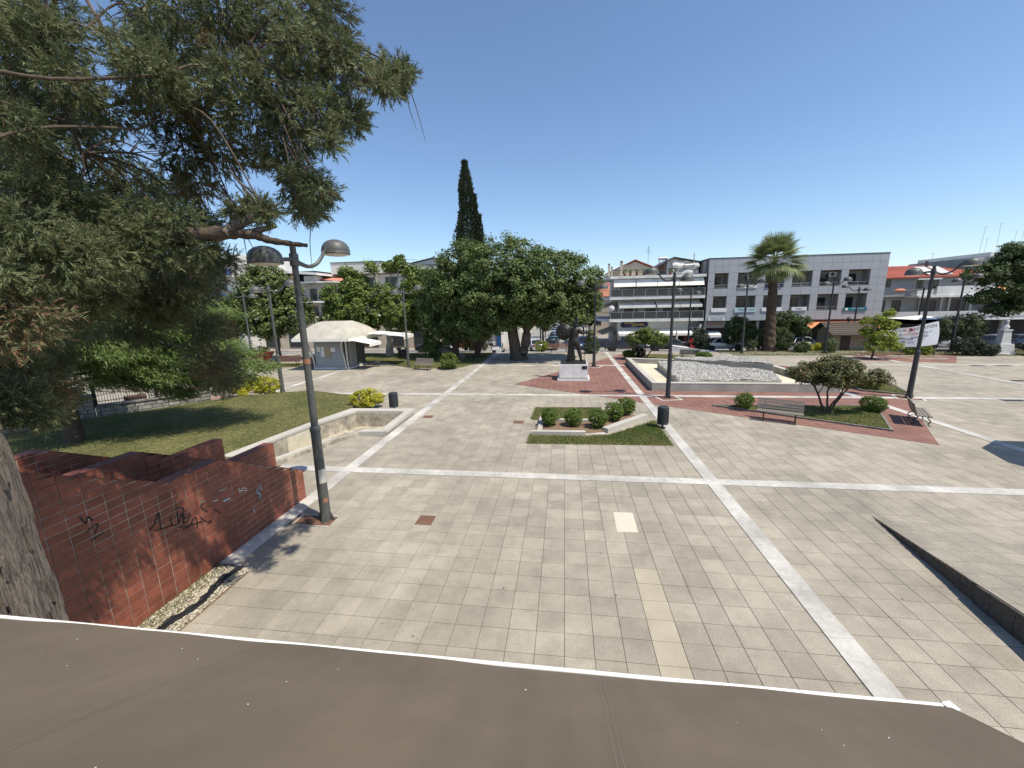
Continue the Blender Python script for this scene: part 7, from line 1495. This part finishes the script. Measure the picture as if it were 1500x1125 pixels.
# ---- kiosk
def kiosk():
    off = (-20.5, 34.6, 0); t = thing('kiosk', 'shuttered grey kiosk under a dusty cream cloth roof with side awnings', 'kiosk', off)
    MB(off).box(-22.2, -18.8, 33.05, 36.3, 0, .16).build('plinth', M['slab'], t)
    MB(off).box(-22.05, -18.95, 33.25, 36.2, .16, 2.7).build('core', M['shutter_dark'], t)
    z = .2; k = 0
    while z < 2.62:
        MB(off).add([(-22.0, 33.13, z), (-19.25, 33.13, z), (-19.25, 33.17, z+.15), (-22.0, 33.17, z+.15), (-22.0, 33.24, z), (-19.25, 33.24, z), (-19.25, 33.24, z+.15), (-22.0, 33.24, z+.15)], [(0, 1, 2, 3), (0, 4, 5, 1), (0, 3, 7, 4), (1, 5, 6, 2), (3, 2, 6, 7)]).build('shutter_slat', M['shutter'], t)
        MB(off).add([(-18.83, 33.35, z), (-18.83, 34.6, z), (-18.87, 34.6, z+.15), (-18.87, 33.35, z+.15), (-18.94, 33.35, z), (-18.94, 34.6, z), (-18.94, 34.6, z+.15), (-18.94, 33.35, z+.15)], [(0, 1, 2, 3), (0, 4, 5, 1), (0, 3, 7, 4), (1, 5, 6, 2), (3, 2, 6, 7)]).build('shutter_slat', M['shutter'], t); z += .165
    MB(off).box(-18.93, -18.84, 34.7, 36.15, .2, 2.5).build('side_door', M['shutter_dark'], t)
    for x in (-22.1, -19.15, -18.9):
        p = MB(off); p.tube(smooth_path([(x-.5*(x < -20), 32.9, 2.7), (x-.28*(x < -20)-.2*(x == -19.15), 33.0, 1.9), (x-.05, 33.08, .9), (x, 33.1, .1)], 4), .075, 8); p.build('corner_post', M['pipe'], t, True)
    for x0, x1, z0, z1, m_ in ((-21.75, -21.35, 1.55, 2.0, 'paper'), (-21.4, -21.05, 1.1, 2.0, 'paper'), (-21.0, -20.45, 1.0, 1.85, 'poster'), (-20.45, -20.0, 1.55, 1.9, 'paper')): MB(off).box(x0, x1, 33.10, 33.125, z0, z1).build('notice', M[m_], t)
    # cloth roof: hipped cover with a hanging hem
    eb = [(-23.2, 31.9), (-18.0, 31.9), (-17.6, 37.4), (-23.4, 37.4)]; rt_ = [(-21.6, 33.9), (-19.4, 33.9), (-19.4, 35.4), (-21.6, 35.4)]
    for i in range(4):
        a, b, c, d = eb[i], eb[(i+1) % 4], rt_[(i+1) % 4], rt_[i]; m_ = MB(off); n = 8; vs = []
        for j in range(n+1):
            for k in range(n+1):
                u, v = k/n, j/n; p = Vector(a).lerp(Vector(b), u).lerp(Vector(d).lerp(Vector(c), u), v); vs.append((p.x, p.y, 2.78+1.38*v+.16*math.sin(math.pi*v)-.03*math.sin(math.pi*u*3)*math.sin(math.pi*v)))
        fs = [(j*(n+1)+k, j*(n+1)+k+1, (j+1)*(n+1)+k+1, (j+1)*(n+1)+k) for j in range(n) for k in range(n)]; N_ = len(vs); m_.add(vs+[(x, y, z-.015) for x, y, z in vs], fs+[tuple(N_+q for q in f[::-1]) for f in fs]); m_.build('roof_cloth', M['canvas_dirty'], t, True)
        m_ = MB(off); dx, dy = (b[0]-a[0]), (b[1]-a[1]); L = math.hypot(dx, dy); ox, oy = dy/L*.012, -dx/L*.012
        m_.add([(a[0], a[1], 2.79), (b[0], b[1], 2.79), (b[0], b[1], 2.56), (a[0], a[1], 2.56), (a[0]+ox, a[1]+oy, 2.79), (b[0]+ox, b[1]+oy, 2.79), (b[0]+ox, b[1]+oy, 2.56), (a[0]+ox, a[1]+oy, 2.56)], [(0, 1, 2, 3), (7, 6, 5, 4), (0, 4, 5, 1), (3, 2, 6, 7)]); m_.build('hem', M['canvas'], t)
    m_ = MB(off); m_.add([(*rt_[0], 4.16), (*rt_[1], 4.16), (*rt_[2], 4.16), (*rt_[3], 4.16)], [(0, 1, 2, 3)]); m_.build('roof_top', M['canvas_dirty'], t)
    for vs in ([(-17.9, 32.2, 2.62), (-17.8, 34.2, 2.66), (-16.2, 34.2, 2.35), (-16.3, 32.2, 2.32)], [(-17.7, 34.6, 3.05), (-17.7, 37.4, 3.05), (-14.3, 37.2, 2.75), (-14.3, 34.8, 2.7)]):
        m_ = MB(off); c = [Vector(v) for v in vs]; m_.add(c+[v-Vector((0, 0, .02)) for v in c], [(0, 1, 2, 3)[::-1], (4, 5, 6, 7), (0, 1, 5, 4), (1, 2, 6, 5), (2, 3, 7, 6), (3, 0, 4, 7)]); d = Vector((0, 0, -.26)); m_.add([c[2], c[3], c[3]+d, c[2]+d, c[2]-Vector((.02, 0, 0)), c[3]-Vector((.02, 0, 0)), c[3]+d-Vector((.02, 0, 0)), c[2]+d-Vector((.02, 0, 0))], [(0, 1, 2, 3), (7, 6, 5, 4), (3, 2, 6, 7), (0, 3, 7, 4), (1, 5, 6, 2)]); m_.build('side_awning', M['canvas'], t)
    MB(off).tube([(-14.5, 36, 0), (-14.5, 36, 2.75)], .05, 6).build('awning_post', M['pipe'], t)
    MB(off).box(-22.9, -22.35, 33.4, 34.2, 0, 1.0).build('drinks_fridge', M['shutter_dark'], t)
kiosk()
t = thing('painted_planter', 'red planter with painted zigzags tapering to its foot, left of the kiosk', 'planter', (-30.2, 36.6, 0))
m_ = MB(); m_.add([(-.45, -.35, 0), (.45, -.35, 0), (.45, .35, 0), (-.45, .35, 0), (-1.05, -.8, 1.15), (1.05, -.8, 1.15), (1.05, .8, 1.15), (-1.05, .8, 1.15)], [(3, 2, 1, 0), (4, 5, 6, 7), (0, 1, 5, 4), (1, 2, 6, 5), (2, 3, 7, 6), (3, 0, 4, 7)]); m_.build('tub', M['rooftile'], t)
for k in range(4): m_ = MB(); z = .25+.22*k; y = -.35-.45*z/1.15-.02; w_ = .45+.6*z/1.15; m_.tube([(-w_, y, z), (-w_*.5, y-.06, z+.2), (0, y, z), (w_*.5, y-.06, z+.2), (w_, y, z)], .03, 4); m_.build('painted_stripe', M['inkyellow'] if k % 2 else M['spraywhite'], t)
link('flowers', crown_mesh('flowers', M['leafcrape'], [(0, 0, 1.3, .9, .7, .45)], 60, 24, .12, 300, clump=.2), t)

# ---- log chalet before the orange awning
def chalet():
    off = (29, 46, zg(46)); t = thing('log_chalet', 'small pale log chalet with brown shingle roof before the orange awning', 'hut', off)
    z0 = zg(46); z = z0
    while z < 1.85: m_ = MB(off); m_.tube([(27.3, 45.2, z+.09), (30.9, 45.2, z+.09)], .095, 8); m_.build('log', M['log'], t, True); m_ = MB(off); m_.tube([(27.4, 45.1, z+.09), (27.4, 47.9, z+.09)], .095, 8); m_.build('log', M['log'], t, True); m_ = MB(off); m_.tube([(30.8, 45.1, z+.09), (30.8, 47.9, z+.09)], .095, 8); m_.build('log', M['log'], t, True); z += .18
    MB(off).box(27.4, 30.8, 47.7, 47.85, z0, 1.9).build('back_wall', M['log'], t)
    for s in (0, 1):
        ya, za, yb, zb = (44.3, 1.55, 46.5, 2.75) if s == 0 else (48.7, 1.55, 46.5, 2.75)
        for k in range(7):
            u, v = k/7, (k+1)/7; m_ = MB(off); m_.tint = rnd.random(); P0 = (ya+(yb-ya)*u, za+(zb-za)*u+.05); P1 = (ya+(yb-ya)*v, za+(zb-za)*v+.01); m_.add([(26.7, P0[0], P0[1]), (31.4, P0[0], P0[1]), (31.4, P1[0], P1[1]), (26.7, P1[0], P1[1]), (26.7, P0[0], P0[1]-.08), (31.4, P0[0], P0[1]-.08), (31.4, P1[0], P1[1]-.08), (26.7, P1[0], P1[1]-.08)], [(0, 1, 2, 3), (7, 6, 5, 4), (0, 4, 5, 1), (1, 5, 6, 2), (3, 7, 4, 0)]); m_.build('shingle_course', M['shingle'], t)
    for s in (27.4, 30.8): m_ = MB(off); m_.xprism([(45.2, 1.85), (47.9, 1.85), (46.5, 2.6)], s-.05, s+.05); m_.build('gable', M['log'], t)
    MB(off).box(28.0, 28.9, 45.08, 45.14, z0+.1, 1.6).build('door', M['shingle'], t)
chalet()
t = thing('lantern_post', 'small ornate iron lantern post with curled arms behind the log chalet', 'lamp post', (32.0, 49.4, zg(49.4)))
MB().tube([(0, 0, 0), (0, 0, 3.0)], .06, 8).build('post', M['iron'], t)
for s in (-1, 1): MB().tube(smooth_path([(0, 0, 2.7), (s*.45, 0, 2.5), (s*.8, 0, 2.75), (s*.8, 0, 3.0)], 4), .03, 5).build('arm', M['iron'], t); m_ = MB(); m_.lathe([(.10, 0), (.2, .3), (.22, .42), (.06, .62)], (s*.8, 0, 3.0), 8); m_.build('lantern', M['frame'], t)
# ---- banner between two posts
bn = thing('protest_banner', 'large white cloth banner with black and red hand lettering strung at the far right', 'banner', (30.3, 40.2, 0))
W_, Hn = 4.85, 10
def bpt(u, v):
    top = 2.50+.58*u-.22*math.sin(math.pi*u); bot = 1.55-.75*math.sin(min(1, u*1.35)*math.pi*.62)+.42*max(0, u-.75)*2
    return (-2.4+4.75*u+.08*math.sin(v*3), .10*math.sin(u*9+v*2.5)+.12*math.sin(u*4)*v, top+(bot-top)*v)
m_ = MB(); n = 26; vs = [bpt(i/n, j/14) for j in range(15) for i in range(n+1)]; N_ = len(vs)
fs = [(j*(n+1)+i, j*(n+1)+i+1, (j+1)*(n+1)+i+1, (j+1)*(n+1)+i) for j in range(14) for i in range(n)]; m_.add(vs+[(x, y+.012, z) for x, y, z in vs], [f[::-1] for f in fs]+[tuple(N_+k for k in f) for f in fs]); m_.build('cloth', M['banner'], bn, True)
for s, u, v, size, m2 in (('ΠΕΛΕΑ', .30, .13, .40, 'inkblack'), ('ΔΣΕ', .49, .125, .42, 'inkred'), ('ΦΑΡΣΑΛΩΝ', .73, .13, .38, 'inkblack'), ('ΝΑΙ ΣΤΗΝ ΥΓΕΙΑ !', .24, .40, .2, 'inkblack'), ('ΟΧΙ ΣΤΟΝ', .52, .36, .24, 'inkred'), ('ΠΟΛΕΜΟ', .72, .34, .2, 'inkblack'), ('ΟΙ ΠΟΛΕΜΟΙ', .40, .60, .27, 'inkblack'), ('ΚΑΙ ΕΙΡΗΝΗ', .70, .54, .24, 'inkblack'), ('ΤΩΝ ΛΑΩΝ', .50, .78, .24, 'inkblue')):
    p = bpt(u, v); a = math.atan2(bpt(u+.1, v)[2]-bpt(u-.1, v)[2], .95); text(s, M[m2], bn, (p[0], p[1]-.16, p[2]), size, (math.pi/2, -a, 0), ext=.004)
for k, (u, v) in enumerate(((.37, .56), (.44, .72), (.74, .62), (.22, .62))): p = bpt(u, v); MB().obox((p[0], p[1]-.15, p[2]), (.2, .01, .07), ry=-.1).build('wind_slit', M['inkblack'], bn)
for x in (-2.42, 2.42): MB().tube([(x, .05, 0), (x, .05, 3.15)], .05, 8).build('pole', M['iron'], bn)
pu = thing('cream_parasol', 'large cream parasol with maroon valance behind the banner', 'parasol', (35.75, 46.2, zg(46.2)))
m_ = MB(); m_.add([(-1.85, -1.6, 3.18), (1.85, -1.6, 3.18), (1.85, 1.6, 3.18), (-1.85, 1.6, 3.18), (0, 0, 3.52), (0, 0, 3.46)], [(0, 1, 4), (1, 2, 4), (2, 3, 4), (3, 0, 4), (1, 0, 5), (2, 1, 5), (3, 2, 5), (0, 3, 5)]); m_.build('canopy', M['canvas'], pu)
for a, b in (((-1.85, -1.6), (1.85, -1.6)), ((1.85, -1.6), (1.85, 1.6)), ((1.85, 1.6), (-1.85, 1.6)), ((-1.85, 1.6), (-1.85, -1.6))): m_ = MB(); m_.add([(*a, 3.18), (*b, 3.18), (*b, 2.76), (*a, 2.76)], [(0, 1, 2, 3), (3, 2, 1, 0)]); m_.build('valance', M['maroon'], pu)
MB().tube([(0, 0, 0), (0, 0, 3.45)], .05, 8).build('pole', M['frame'], pu)
# ---- parasol just outside the right edge: its shadow falls into view
pr = thing('round_parasol', 'round parasol just beyond the right edge whose shadow falls on the paving', 'parasol', (18.05, 13.75, 0)); m_ = MB()
n = 10; rim_ = [(2.35*math.cos(k*math.tau/n), 2.35*math.sin(k*math.tau/n), 2.55) for k in range(n)]; m_.add(rim_+[(0, 0, 3.2), (0, 0, 3.12)], [(k, (k+1) % n, n) for k in range(n)]+[((k+1) % n, k, n+1) for k in range(n)]); m_.build('canopy', M['canvas'], pr); MB().tube([(0, 0, 0), (0, 0, 3.15)], .04, 8).build('pole', M['frame'], pr); MB().lathe([(.4, 0), (.4, .1), (.06, .14)], n=16).build('base', M['concrete_dark'], pr)
bo = thing('bollard', 'dark slim post standing beside the large curved shadow at the far right edge', 'bollard', (16.62, 15.9, 0)); MB().lathe([(.09, 0), (.08, .05), (.065, .06), (.065, .62), (.08, .63), (.05, .70)], n=12).build('post', M['iron'], bo, True)
# ---- white ramp and shop things at the far kerb
t = thing('access_ramp', 'white painted ramp end rising at the far kerb behind the fountain', 'ramp', (13.2, 46.6, zg(46.6)))
m_ = MB(); m_.prism([(-1.6, -.9), (3.0, -2.6), (3.2, -1.6), (-1.5, .6)], -.1, lambda p: .12+.62*max(0, (2.8-p[0])/4.4)); m_.build('ramp', M['slab'], t)
# ================================================================== VEHICLES
def make_car(name, label, paint, kind='hatch', group=None):
    """local axes: x forward, origin on the road under the middle"""
    t = thing(name, label, 'car' if kind != 'pickup' else 'pickup truck', (0, 0, 0), 0, group)
    Ln, hw, H = {'hatch': (4.0, .84, 1.46), 'sedan': (4.4, .86, 1.44), 'suv': (4.3, .9, 1.68), 'pickup': (4.6, .87, 1.66)}[kind]
    f = Ln/2
    if kind == 'pickup': low = [(-f, .52, .95), (-f+.05, .42, .98), (-.7, .36, 1.0), (-.25, .36, 1.02), (.85, .36, 1.03), (1.2, .38, 1.02), (f-.25, .40, .93), (f, .48, .72)]; cab = [(-.72, 1.0, 0), (-.55, H, 1), (.55, H-.02, 1), (1.2, 1.02, 0)]
    elif kind == 'sedan': low = [(-f, .5, .82), (-f+.12, .36, .98), (-f+.9, .3, 1.0), (0, .28, .98), (f-1.35, .3, .95), (f-.35, .34, .80), (f, .45, .62)]; cab = [(-f+.75, .99, 0), (-f+1.45, H-.04, 1), (.1, H, 1), (f-1.25, .95, 0)]
    else: low = [(-f, .5, .95), (-f+.1, .36, 1.0), (-f+.8, .3, 1.0), (0, .28, .98), (f-1.1, .3, .98), (f-.3, .34, .86), (f, .45, .66)]; cab = [(-f+.08, .99, 0), (-f+.45, H-.06, 1), (.15, H, 1), (f-1.0, .98, 0)]
    m_ = MB(); rings = []
    for i, (x, zl, zt) in enumerate(low):
        k = .86 if i in (0, len(low)-1) else (.96 if i in (1, len(low)-2) else 1); w_ = hw*k
        rings.append([(x, -w_*.90, zl), (x, -w_, zl+.16), (x, -w_, (zl+zt)/2+.02), (x, -w_*.955, zt-.03), (x, -w_*.86, zt), (x, w_*.86, zt), (x, w_*.955, zt-.03), (x, w_, (zl+zt)/2+.02), (x, w_, zl+.16), (x, w_*.90, zl)])
    def loft(m_, rings):
        n = len(rings[0]); vs = [p for r in rings for p in r]; fs = [(i*n+k, i*n+(k+1) % n, (i+1)*n+(k+1) % n, (i+1)*n+k) for i in range(len(rings)-1) for k in range(n)]
        m_.add(vs, fs+[tuple(range(n-1, -1, -1)), tuple(range((len(rings)-1)*n, len(rings)*n))])
    loft(m_, rings)
    if kind == 'pickup':
        for s in (-1, 1): m_.box(-f+.02, -.75, s*hw-.09*(s > 0), s*hw+.09*(s < 0), .95, 1.06)
        m_.tube(smooth_path([(-.95, -hw+.12, 1.0), (-.85, -hw+.16, 1.5), (-.85, hw-.16, 1.5), (-.95, hw-.12, 1.0)], 4), .035, 6)
    body = m_.build('body', paint, t, True)
    wt = hw*.74; m_ = MB(); rg = []
    for x, z, top in cab: w_ = wt if top else hw*.86; rg.append([(x, -w_, z), (x, w_, z)])
    a, b, c, d = rg; base = [(a[0][0], -hw*.9, .96), (a[0][0], hw*.9, .96), (d[0][0], hw*.9, .96), (d[0][0], -hw*.9, .96)]
    gl = MB(); tp = [b[0], b[1], c[1], c[0]]; gl.add(base+tp, [(0, 1, 5, 4), (1, 2, 6, 5), (2, 3, 7, 6), (3, 0, 4, 7)]); gl.build('windows', M['carglass'], t)
    rf = MB(); lf = Vector((0, 0, .035)); tpv = [Vector(p) for p in tp]; rf.add(tpv+[p+lf+Vector(((p.x < (b[0][0]+c[0][0])/2)*.12-.06, -.06 if p.y > 0 else .06, 0)) for p in tpv], [(4, 5, 6, 7)[::1], (0, 1, 5, 4), (1, 2, 6, 5), (2, 3, 7, 6), (3, 0, 4, 7), (3, 2, 1, 0)]); rf.build('roof', paint, t)
    pl = MB()
    for q0, q1 in ((0, 4), (1, 5), (2, 6), (3, 7)): pl.tube([Vector((base+tp)[q0]), Vector((base+tp)[q1])], .045, 5)
    for s in (-1, 1): xm = (b[0][0]+c[0][0])/2; pl.tube([(xm, s*hw*.9, .96), (xm, s*wt, (cab[1][1]+cab[2][1])/2)], .04, 5)
    pl.build('pillar', paint, t)
    for x in (-f+.78, f-.78):
        for s in (-1, 1):
            wh = MB(); wh.lathe([(.18, -.1), (.31, -.1), (.325, -.06), (.325, .06), (.31, .1), (.18, .1)], n=18); o = wh.build('wheel', M['tyre'], t, True); o.location = (x, s*(hw-.10), .325); o.rotation_euler = (math.pi/2, 0, 0)
            q = MB(); q.lathe([(.19, -.105), (.19, .105)], n=14); q.build('rim', M['rim'], o)
            ar = MB(); ar.lathe([(.36, -.02), (.385, -.02), (.385, .02), (.36, .02)], n=18); q = ar.build('wheel_arch', M['tyre'], t); q.location = (x, s*(hw-.005), .33); q.rotation_euler = (math.pi/2, 0, 0)
    for s in (-1, 1):
        MB().obox((f-.10, s*hw*.66, low[-1][2]+.05), (.22, .34, .15), ry=.4).build('headlight', M['headlight'], t); MB().obox((-f+.03, s*hw*.76, .86), (.10, .2, .26)).build('taillight', M['taillight'], t)
        MB().obox((cab[3][0]-.35, s*(hw+.08), 1.0), (.12, .18, .13)).build('mirror', paint, t)
    MB().obox((f-.02, 0, .48), (.16, hw*1.7, .2)).build('front_bumper', M['tyre'] if kind == 'pickup' else paint, t); MB().obox((-f+.02, 0, .52), (.16, hw*1.7, .2)).build('rear_bumper', M['tyre'] if kind == 'pickup' else paint, t)
    MB().obox((f+.065, 0, .52), (.012, .5, .11)).build('number_plate', M['signwhite'], t); MB().obox((-f-.065, 0, .56), (.012, .5, .11)).build('number_plate', M['signwhite'], t)
    return t
GC = 'cars parked in the street'
PN = {k: carpaint(k+'_car_paint', c) for k, c in dict(black=(.012, .014, .016), darkgreen=(.02, .035, .035), teal=(.04, .11, .12), white=(.62, .63, .64), silver=(.36, .37, .38), blue=(.03, .06, .14), grey=(.12, .125, .13), red=(.3, .02, .02), darkblue=(.02, .025, .05)).items()}
def place(c, x, y, rz, z=None): c.location = (x, y, zg(y) if z is None else z); c.rotation_euler = (0, 0, rz); return c
def recolor(o, paint):
    for ch in o.children:
        if ch.name.split('.')[0] in ('body', 'roof', 'pillar', 'mirror', 'front_bumper', 'rear_bumper') and ch.data.materials[0] in PN.values(): ch.data = ch.data.copy(); ch.data.materials[0] = paint
    return o
place(make_car('pickup_truck', 'dark grey double cab pickup with roll bar parked before the apartment block', carpaint('pickup_paint', (.035, .04, .05)), 'pickup'), 6.9, 47.2, .03)
hb = place(make_car('parked_car', 'black hatchback seen from behind, nearest of the cars parked along the street', PN['darkgreen'], 'hatch', GC), -1.75, 52.6, 1.57)
sd = place(make_car('parked_car', 'teal saloon second in the row along the street', PN['teal'], 'sedan', GC), -1.6, 58.4, 1.57)
for i, (src, x, y, p, lab) in enumerate(((hb, -1.6, 64.0, 'darkgreen', 'dark car third in the row along the street'), (sd, -1.6, 69.6, 'white', 'white saloon fourth in the row along the street'), (hb, -1.6, 75.5, 'black', 'dark car fifth in the row along the street'), (sd, -1.5, 81.5, 'silver', 'silver car sixth in the row along the street'), (hb, -1.5, 89, 'white', 'white car seventh in the row along the street, far away'))):
    recolor(place(copy_tree(src, None, label=lab), x, y, 1.57), PN[p])
suv = place(make_car('parked_car', 'blue SUV facing the square behind the statue, half hidden by the conical bush', PN['blue'], 'suv', GC), 2.7, 54.5, -1.57)
recolor(place(copy_tree(sd, None, label='white car half hidden behind the black hatchback and the lamp pole'), -3.7, 50.8, 1.9), PN['white'])
recolor(place(copy_tree(sd, None, label='black saloon parked in the shade beyond the lawn left of the boulders'), -15.2, 46.2, 0.02), PN['black'])
recolor(place(copy_tree(sd, None, label='silver car parked left of the palm behind the lamp post'), 17.4, 47.4, .06), PN['silver'])
recolor(place(copy_tree(suv, None, label='teal car parked right of the palm before the orange awning'), 25.6, 49.3, .05), carpaint('van_paint', (.10, .20, .22)))
recolor(place(copy_tree(hb, None, label='small white car by the pale flowering hedge right of the palm'), 25.3, 46.9, .4), PN['white'])
recolor(place(copy_tree(sd, None, label='black saloon half hidden behind the green tree before the shop awnings'), 11.6, 47.4, 3.1), PN['black'])
for i, (src, x, y, a, p, lab) in enumerate(((hb, 41.9, 50.4, -.3, 'white', 'white hatchback in the far right car park, left end of the front row'), (sd, 45.2, 49.2, -.35, 'darkblue', 'dark blue saloon in the far right car park, front row'), (hb, 48.6, 48.4, -.3, 'blue', 'blue hatchback in the far right car park, right end of the front row'), (sd, 44.8, 53.4, -.3, 'white', 'white saloon in the rear row of the far right car park, left one'), (sd, 49.5, 53.0, -.3, 'silver', 'silver saloon in the rear row of the far right car park'), (hb, 53.5, 51.5, -.3, 'white', 'white hatchback in the rear row of the far right car park, right one'), (suv, 40.6, 53.8, -.3, 'grey', 'grey SUV in the far right car park behind the bust'))):
    c = recolor(place(copy_tree(src, None, label=lab), x, y, a), PN[p]); c['group'] = 'cars in the far right car park'
pu = thing('red_parasol', 'small red parasol open among the parked cars at the far right', 'parasol', (39.5, 46.5, zg(46.5)))
m_ = MB(); m_.add([(1.25*math.cos(k*math.tau/8), 1.25*math.sin(k*math.tau/8), 1.75) for k in range(8)]+[(0, 0, 2.35), (0, 0, 2.28)], [(k, (k+1) % 8, 8) for k in range(8)]+[((k+1) % 8, k, 9) for k in range(8)]); m_.build('canopy', M['redcloth'], pu); MB().tube([(0, 0, 0), (0, 0, 2.3)], .03, 6).build('pole', M['alu'], pu)
def scooter(label, x, y, a, col, group='motor scooters by the shaded lawn'):
    t = thing('motor_scooter', label, 'scooter', (x, y, zg(y)), a, group)
    for xx in (-.55, .6): w_ = MB(); w_.lathe([(.12, -.05), (.22, -.05), (.23, 0), (.22, .05), (.12, .05)], n=14); o = w_.build('wheel', M['tyre'], t, True); o.location = (xx, 0, .23); o.rotation_euler = (math.pi/2, 0, 0)
    m_ = MB(); m_.xprism([(-.16, .35), (.16, .35), (.14, .75), (-.14, .75)], -.85, 0); m_.xprism([(-.18, .25), (.18, .25), (.18, .33), (-.18, .33)], -.1, .5); m_.add([(.42, -.2, .3), (.42, .2, .3), (.55, .16, .95), (.55, -.16, .95), (.5, -.2, .3), (.5, .2, .3), (.63, .16, .95), (.63, -.16, .95)], [(0, 1, 2, 3), (7, 6, 5, 4), (0, 4, 5, 1), (1, 5, 6, 2), (2, 6, 7, 3), (3, 7, 4, 0)]); m_.build('body', col, t)
    m_ = MB(); m_.obox((-.4, 0, .8), (.75, .3, .12)); m_.build('seat', M['tyre'], t); m_ = MB(); m_.tube([(.48, -.33, 1.05), (.56, 0, 1.0), (.48, .33, 1.05)], .02, 6); m_.tube([(.56, 0, 1.0), (.64, 0, .3)], .03, 6); m_.build('handlebar', M['iron'], t); MB().obox((.66, 0, .88), (.08, .16, .14)).build('headlight', M['headlight'], t)
    MB().obox((-.85, 0, 1.0), (.3, .36, .3)).build('top_box', M['tyre'], t)
scooter('black motor scooter seen end-on beside the black saloon at the shaded lawn', -17.0, 41.0, 1.4, PN['black']); scooter('white motor scooter in the shade right of the boulders', -7.4, 45.0, .6, PN['white'])
# ---- small things by the shops
t = thing('closed_parasol', 'closed pale parasol standing before the shop doors', 'parasol', (13.9, 52.6, zg(52.6))); MB().tube([(0, 0, 0), (0, 0, 2.6)], .03, 6).build('pole', M['alu'], t); MB().lathe([(.05, .9), (.16, 1.1), (.13, 1.9), (.04, 2.5)], n=10).build('canopy', M['canvas_dirty'], t, True); MB().lathe([(.3, 0), (.3, .12), (.05, .16)], n=12).build('base', M['slab'], t)
t = thing('red_stand', 'red cloth covered stand behind the white ramp', 'stand', (15.6, 51.2, zg(51.2))); m_ = MB(); m_.add([(-.5, -.3, .1), (.5, -.3, .1), (.5, .3, .1), (-.5, .3, .1), (-.3, -.2, 1.35), (.3, -.2, 1.35), (.3, .2, 1.35), (-.3, .2, 1.35)], [(3, 2, 1, 0), (4, 5, 6, 7), (0, 1, 5, 4), (1, 2, 6, 5), (2, 3, 7, 6), (3, 0, 4, 7)]); m_.build('cloth', M['redcloth'], t); MB().box(-.6, .6, -.1, .1, .95, 1.15).build('sleeve', M['redcloth'], t)
for x in (-.4, .4): MB().tube([(x, 0, 0), (x, 0, .2)], .03, 5).build('leg', M['iron'], t)
for k, (x, y, lab) in enumerate(((4.9, 48.6, 'white bollard at the end of the white line by the pickup'), (12.8, 49.2, 'white bollard before the shop awning'))): t = thing('white_bollard', lab, 'bollard', (x, y, zg(y)), 0, 'white bollards at the kerb'); MB().lathe([(.09, 0), (.09, .8), (.11, .82), (.06, .92)], n=10).build('post', M['slab'], t, True)
t = thing('dark_post', 'thin dark post under the street trees right of the big trunk', 'post', (-2.9, 50.0, zg(50))); MB().tube([(0, 0, 0), (0, 0, 4.4)], .09, 8).build('pole', M['iron'], t); MB().lathe([(.22, 0), (.2, .12)], n=10).build('base', M['iron'], t)

# lettering becomes plain mesh, so that every sign keeps its own outline
bpy.context.view_layer.update(); dg = bpy.context.evaluated_depsgraph_get()
for o in [o for o in S.objects if o.type == 'FONT']:
    me = bpy.data.meshes.new_from_object(o.evaluated_get(dg)); me.name = 'lettering'; n = link('lettering', me, o.parent); n.location = o.location; n.rotation_euler = o.rotation_euler; n.scale = o.scale; n['kind'] = 'stuff'
    bpy.data.objects.remove(o)
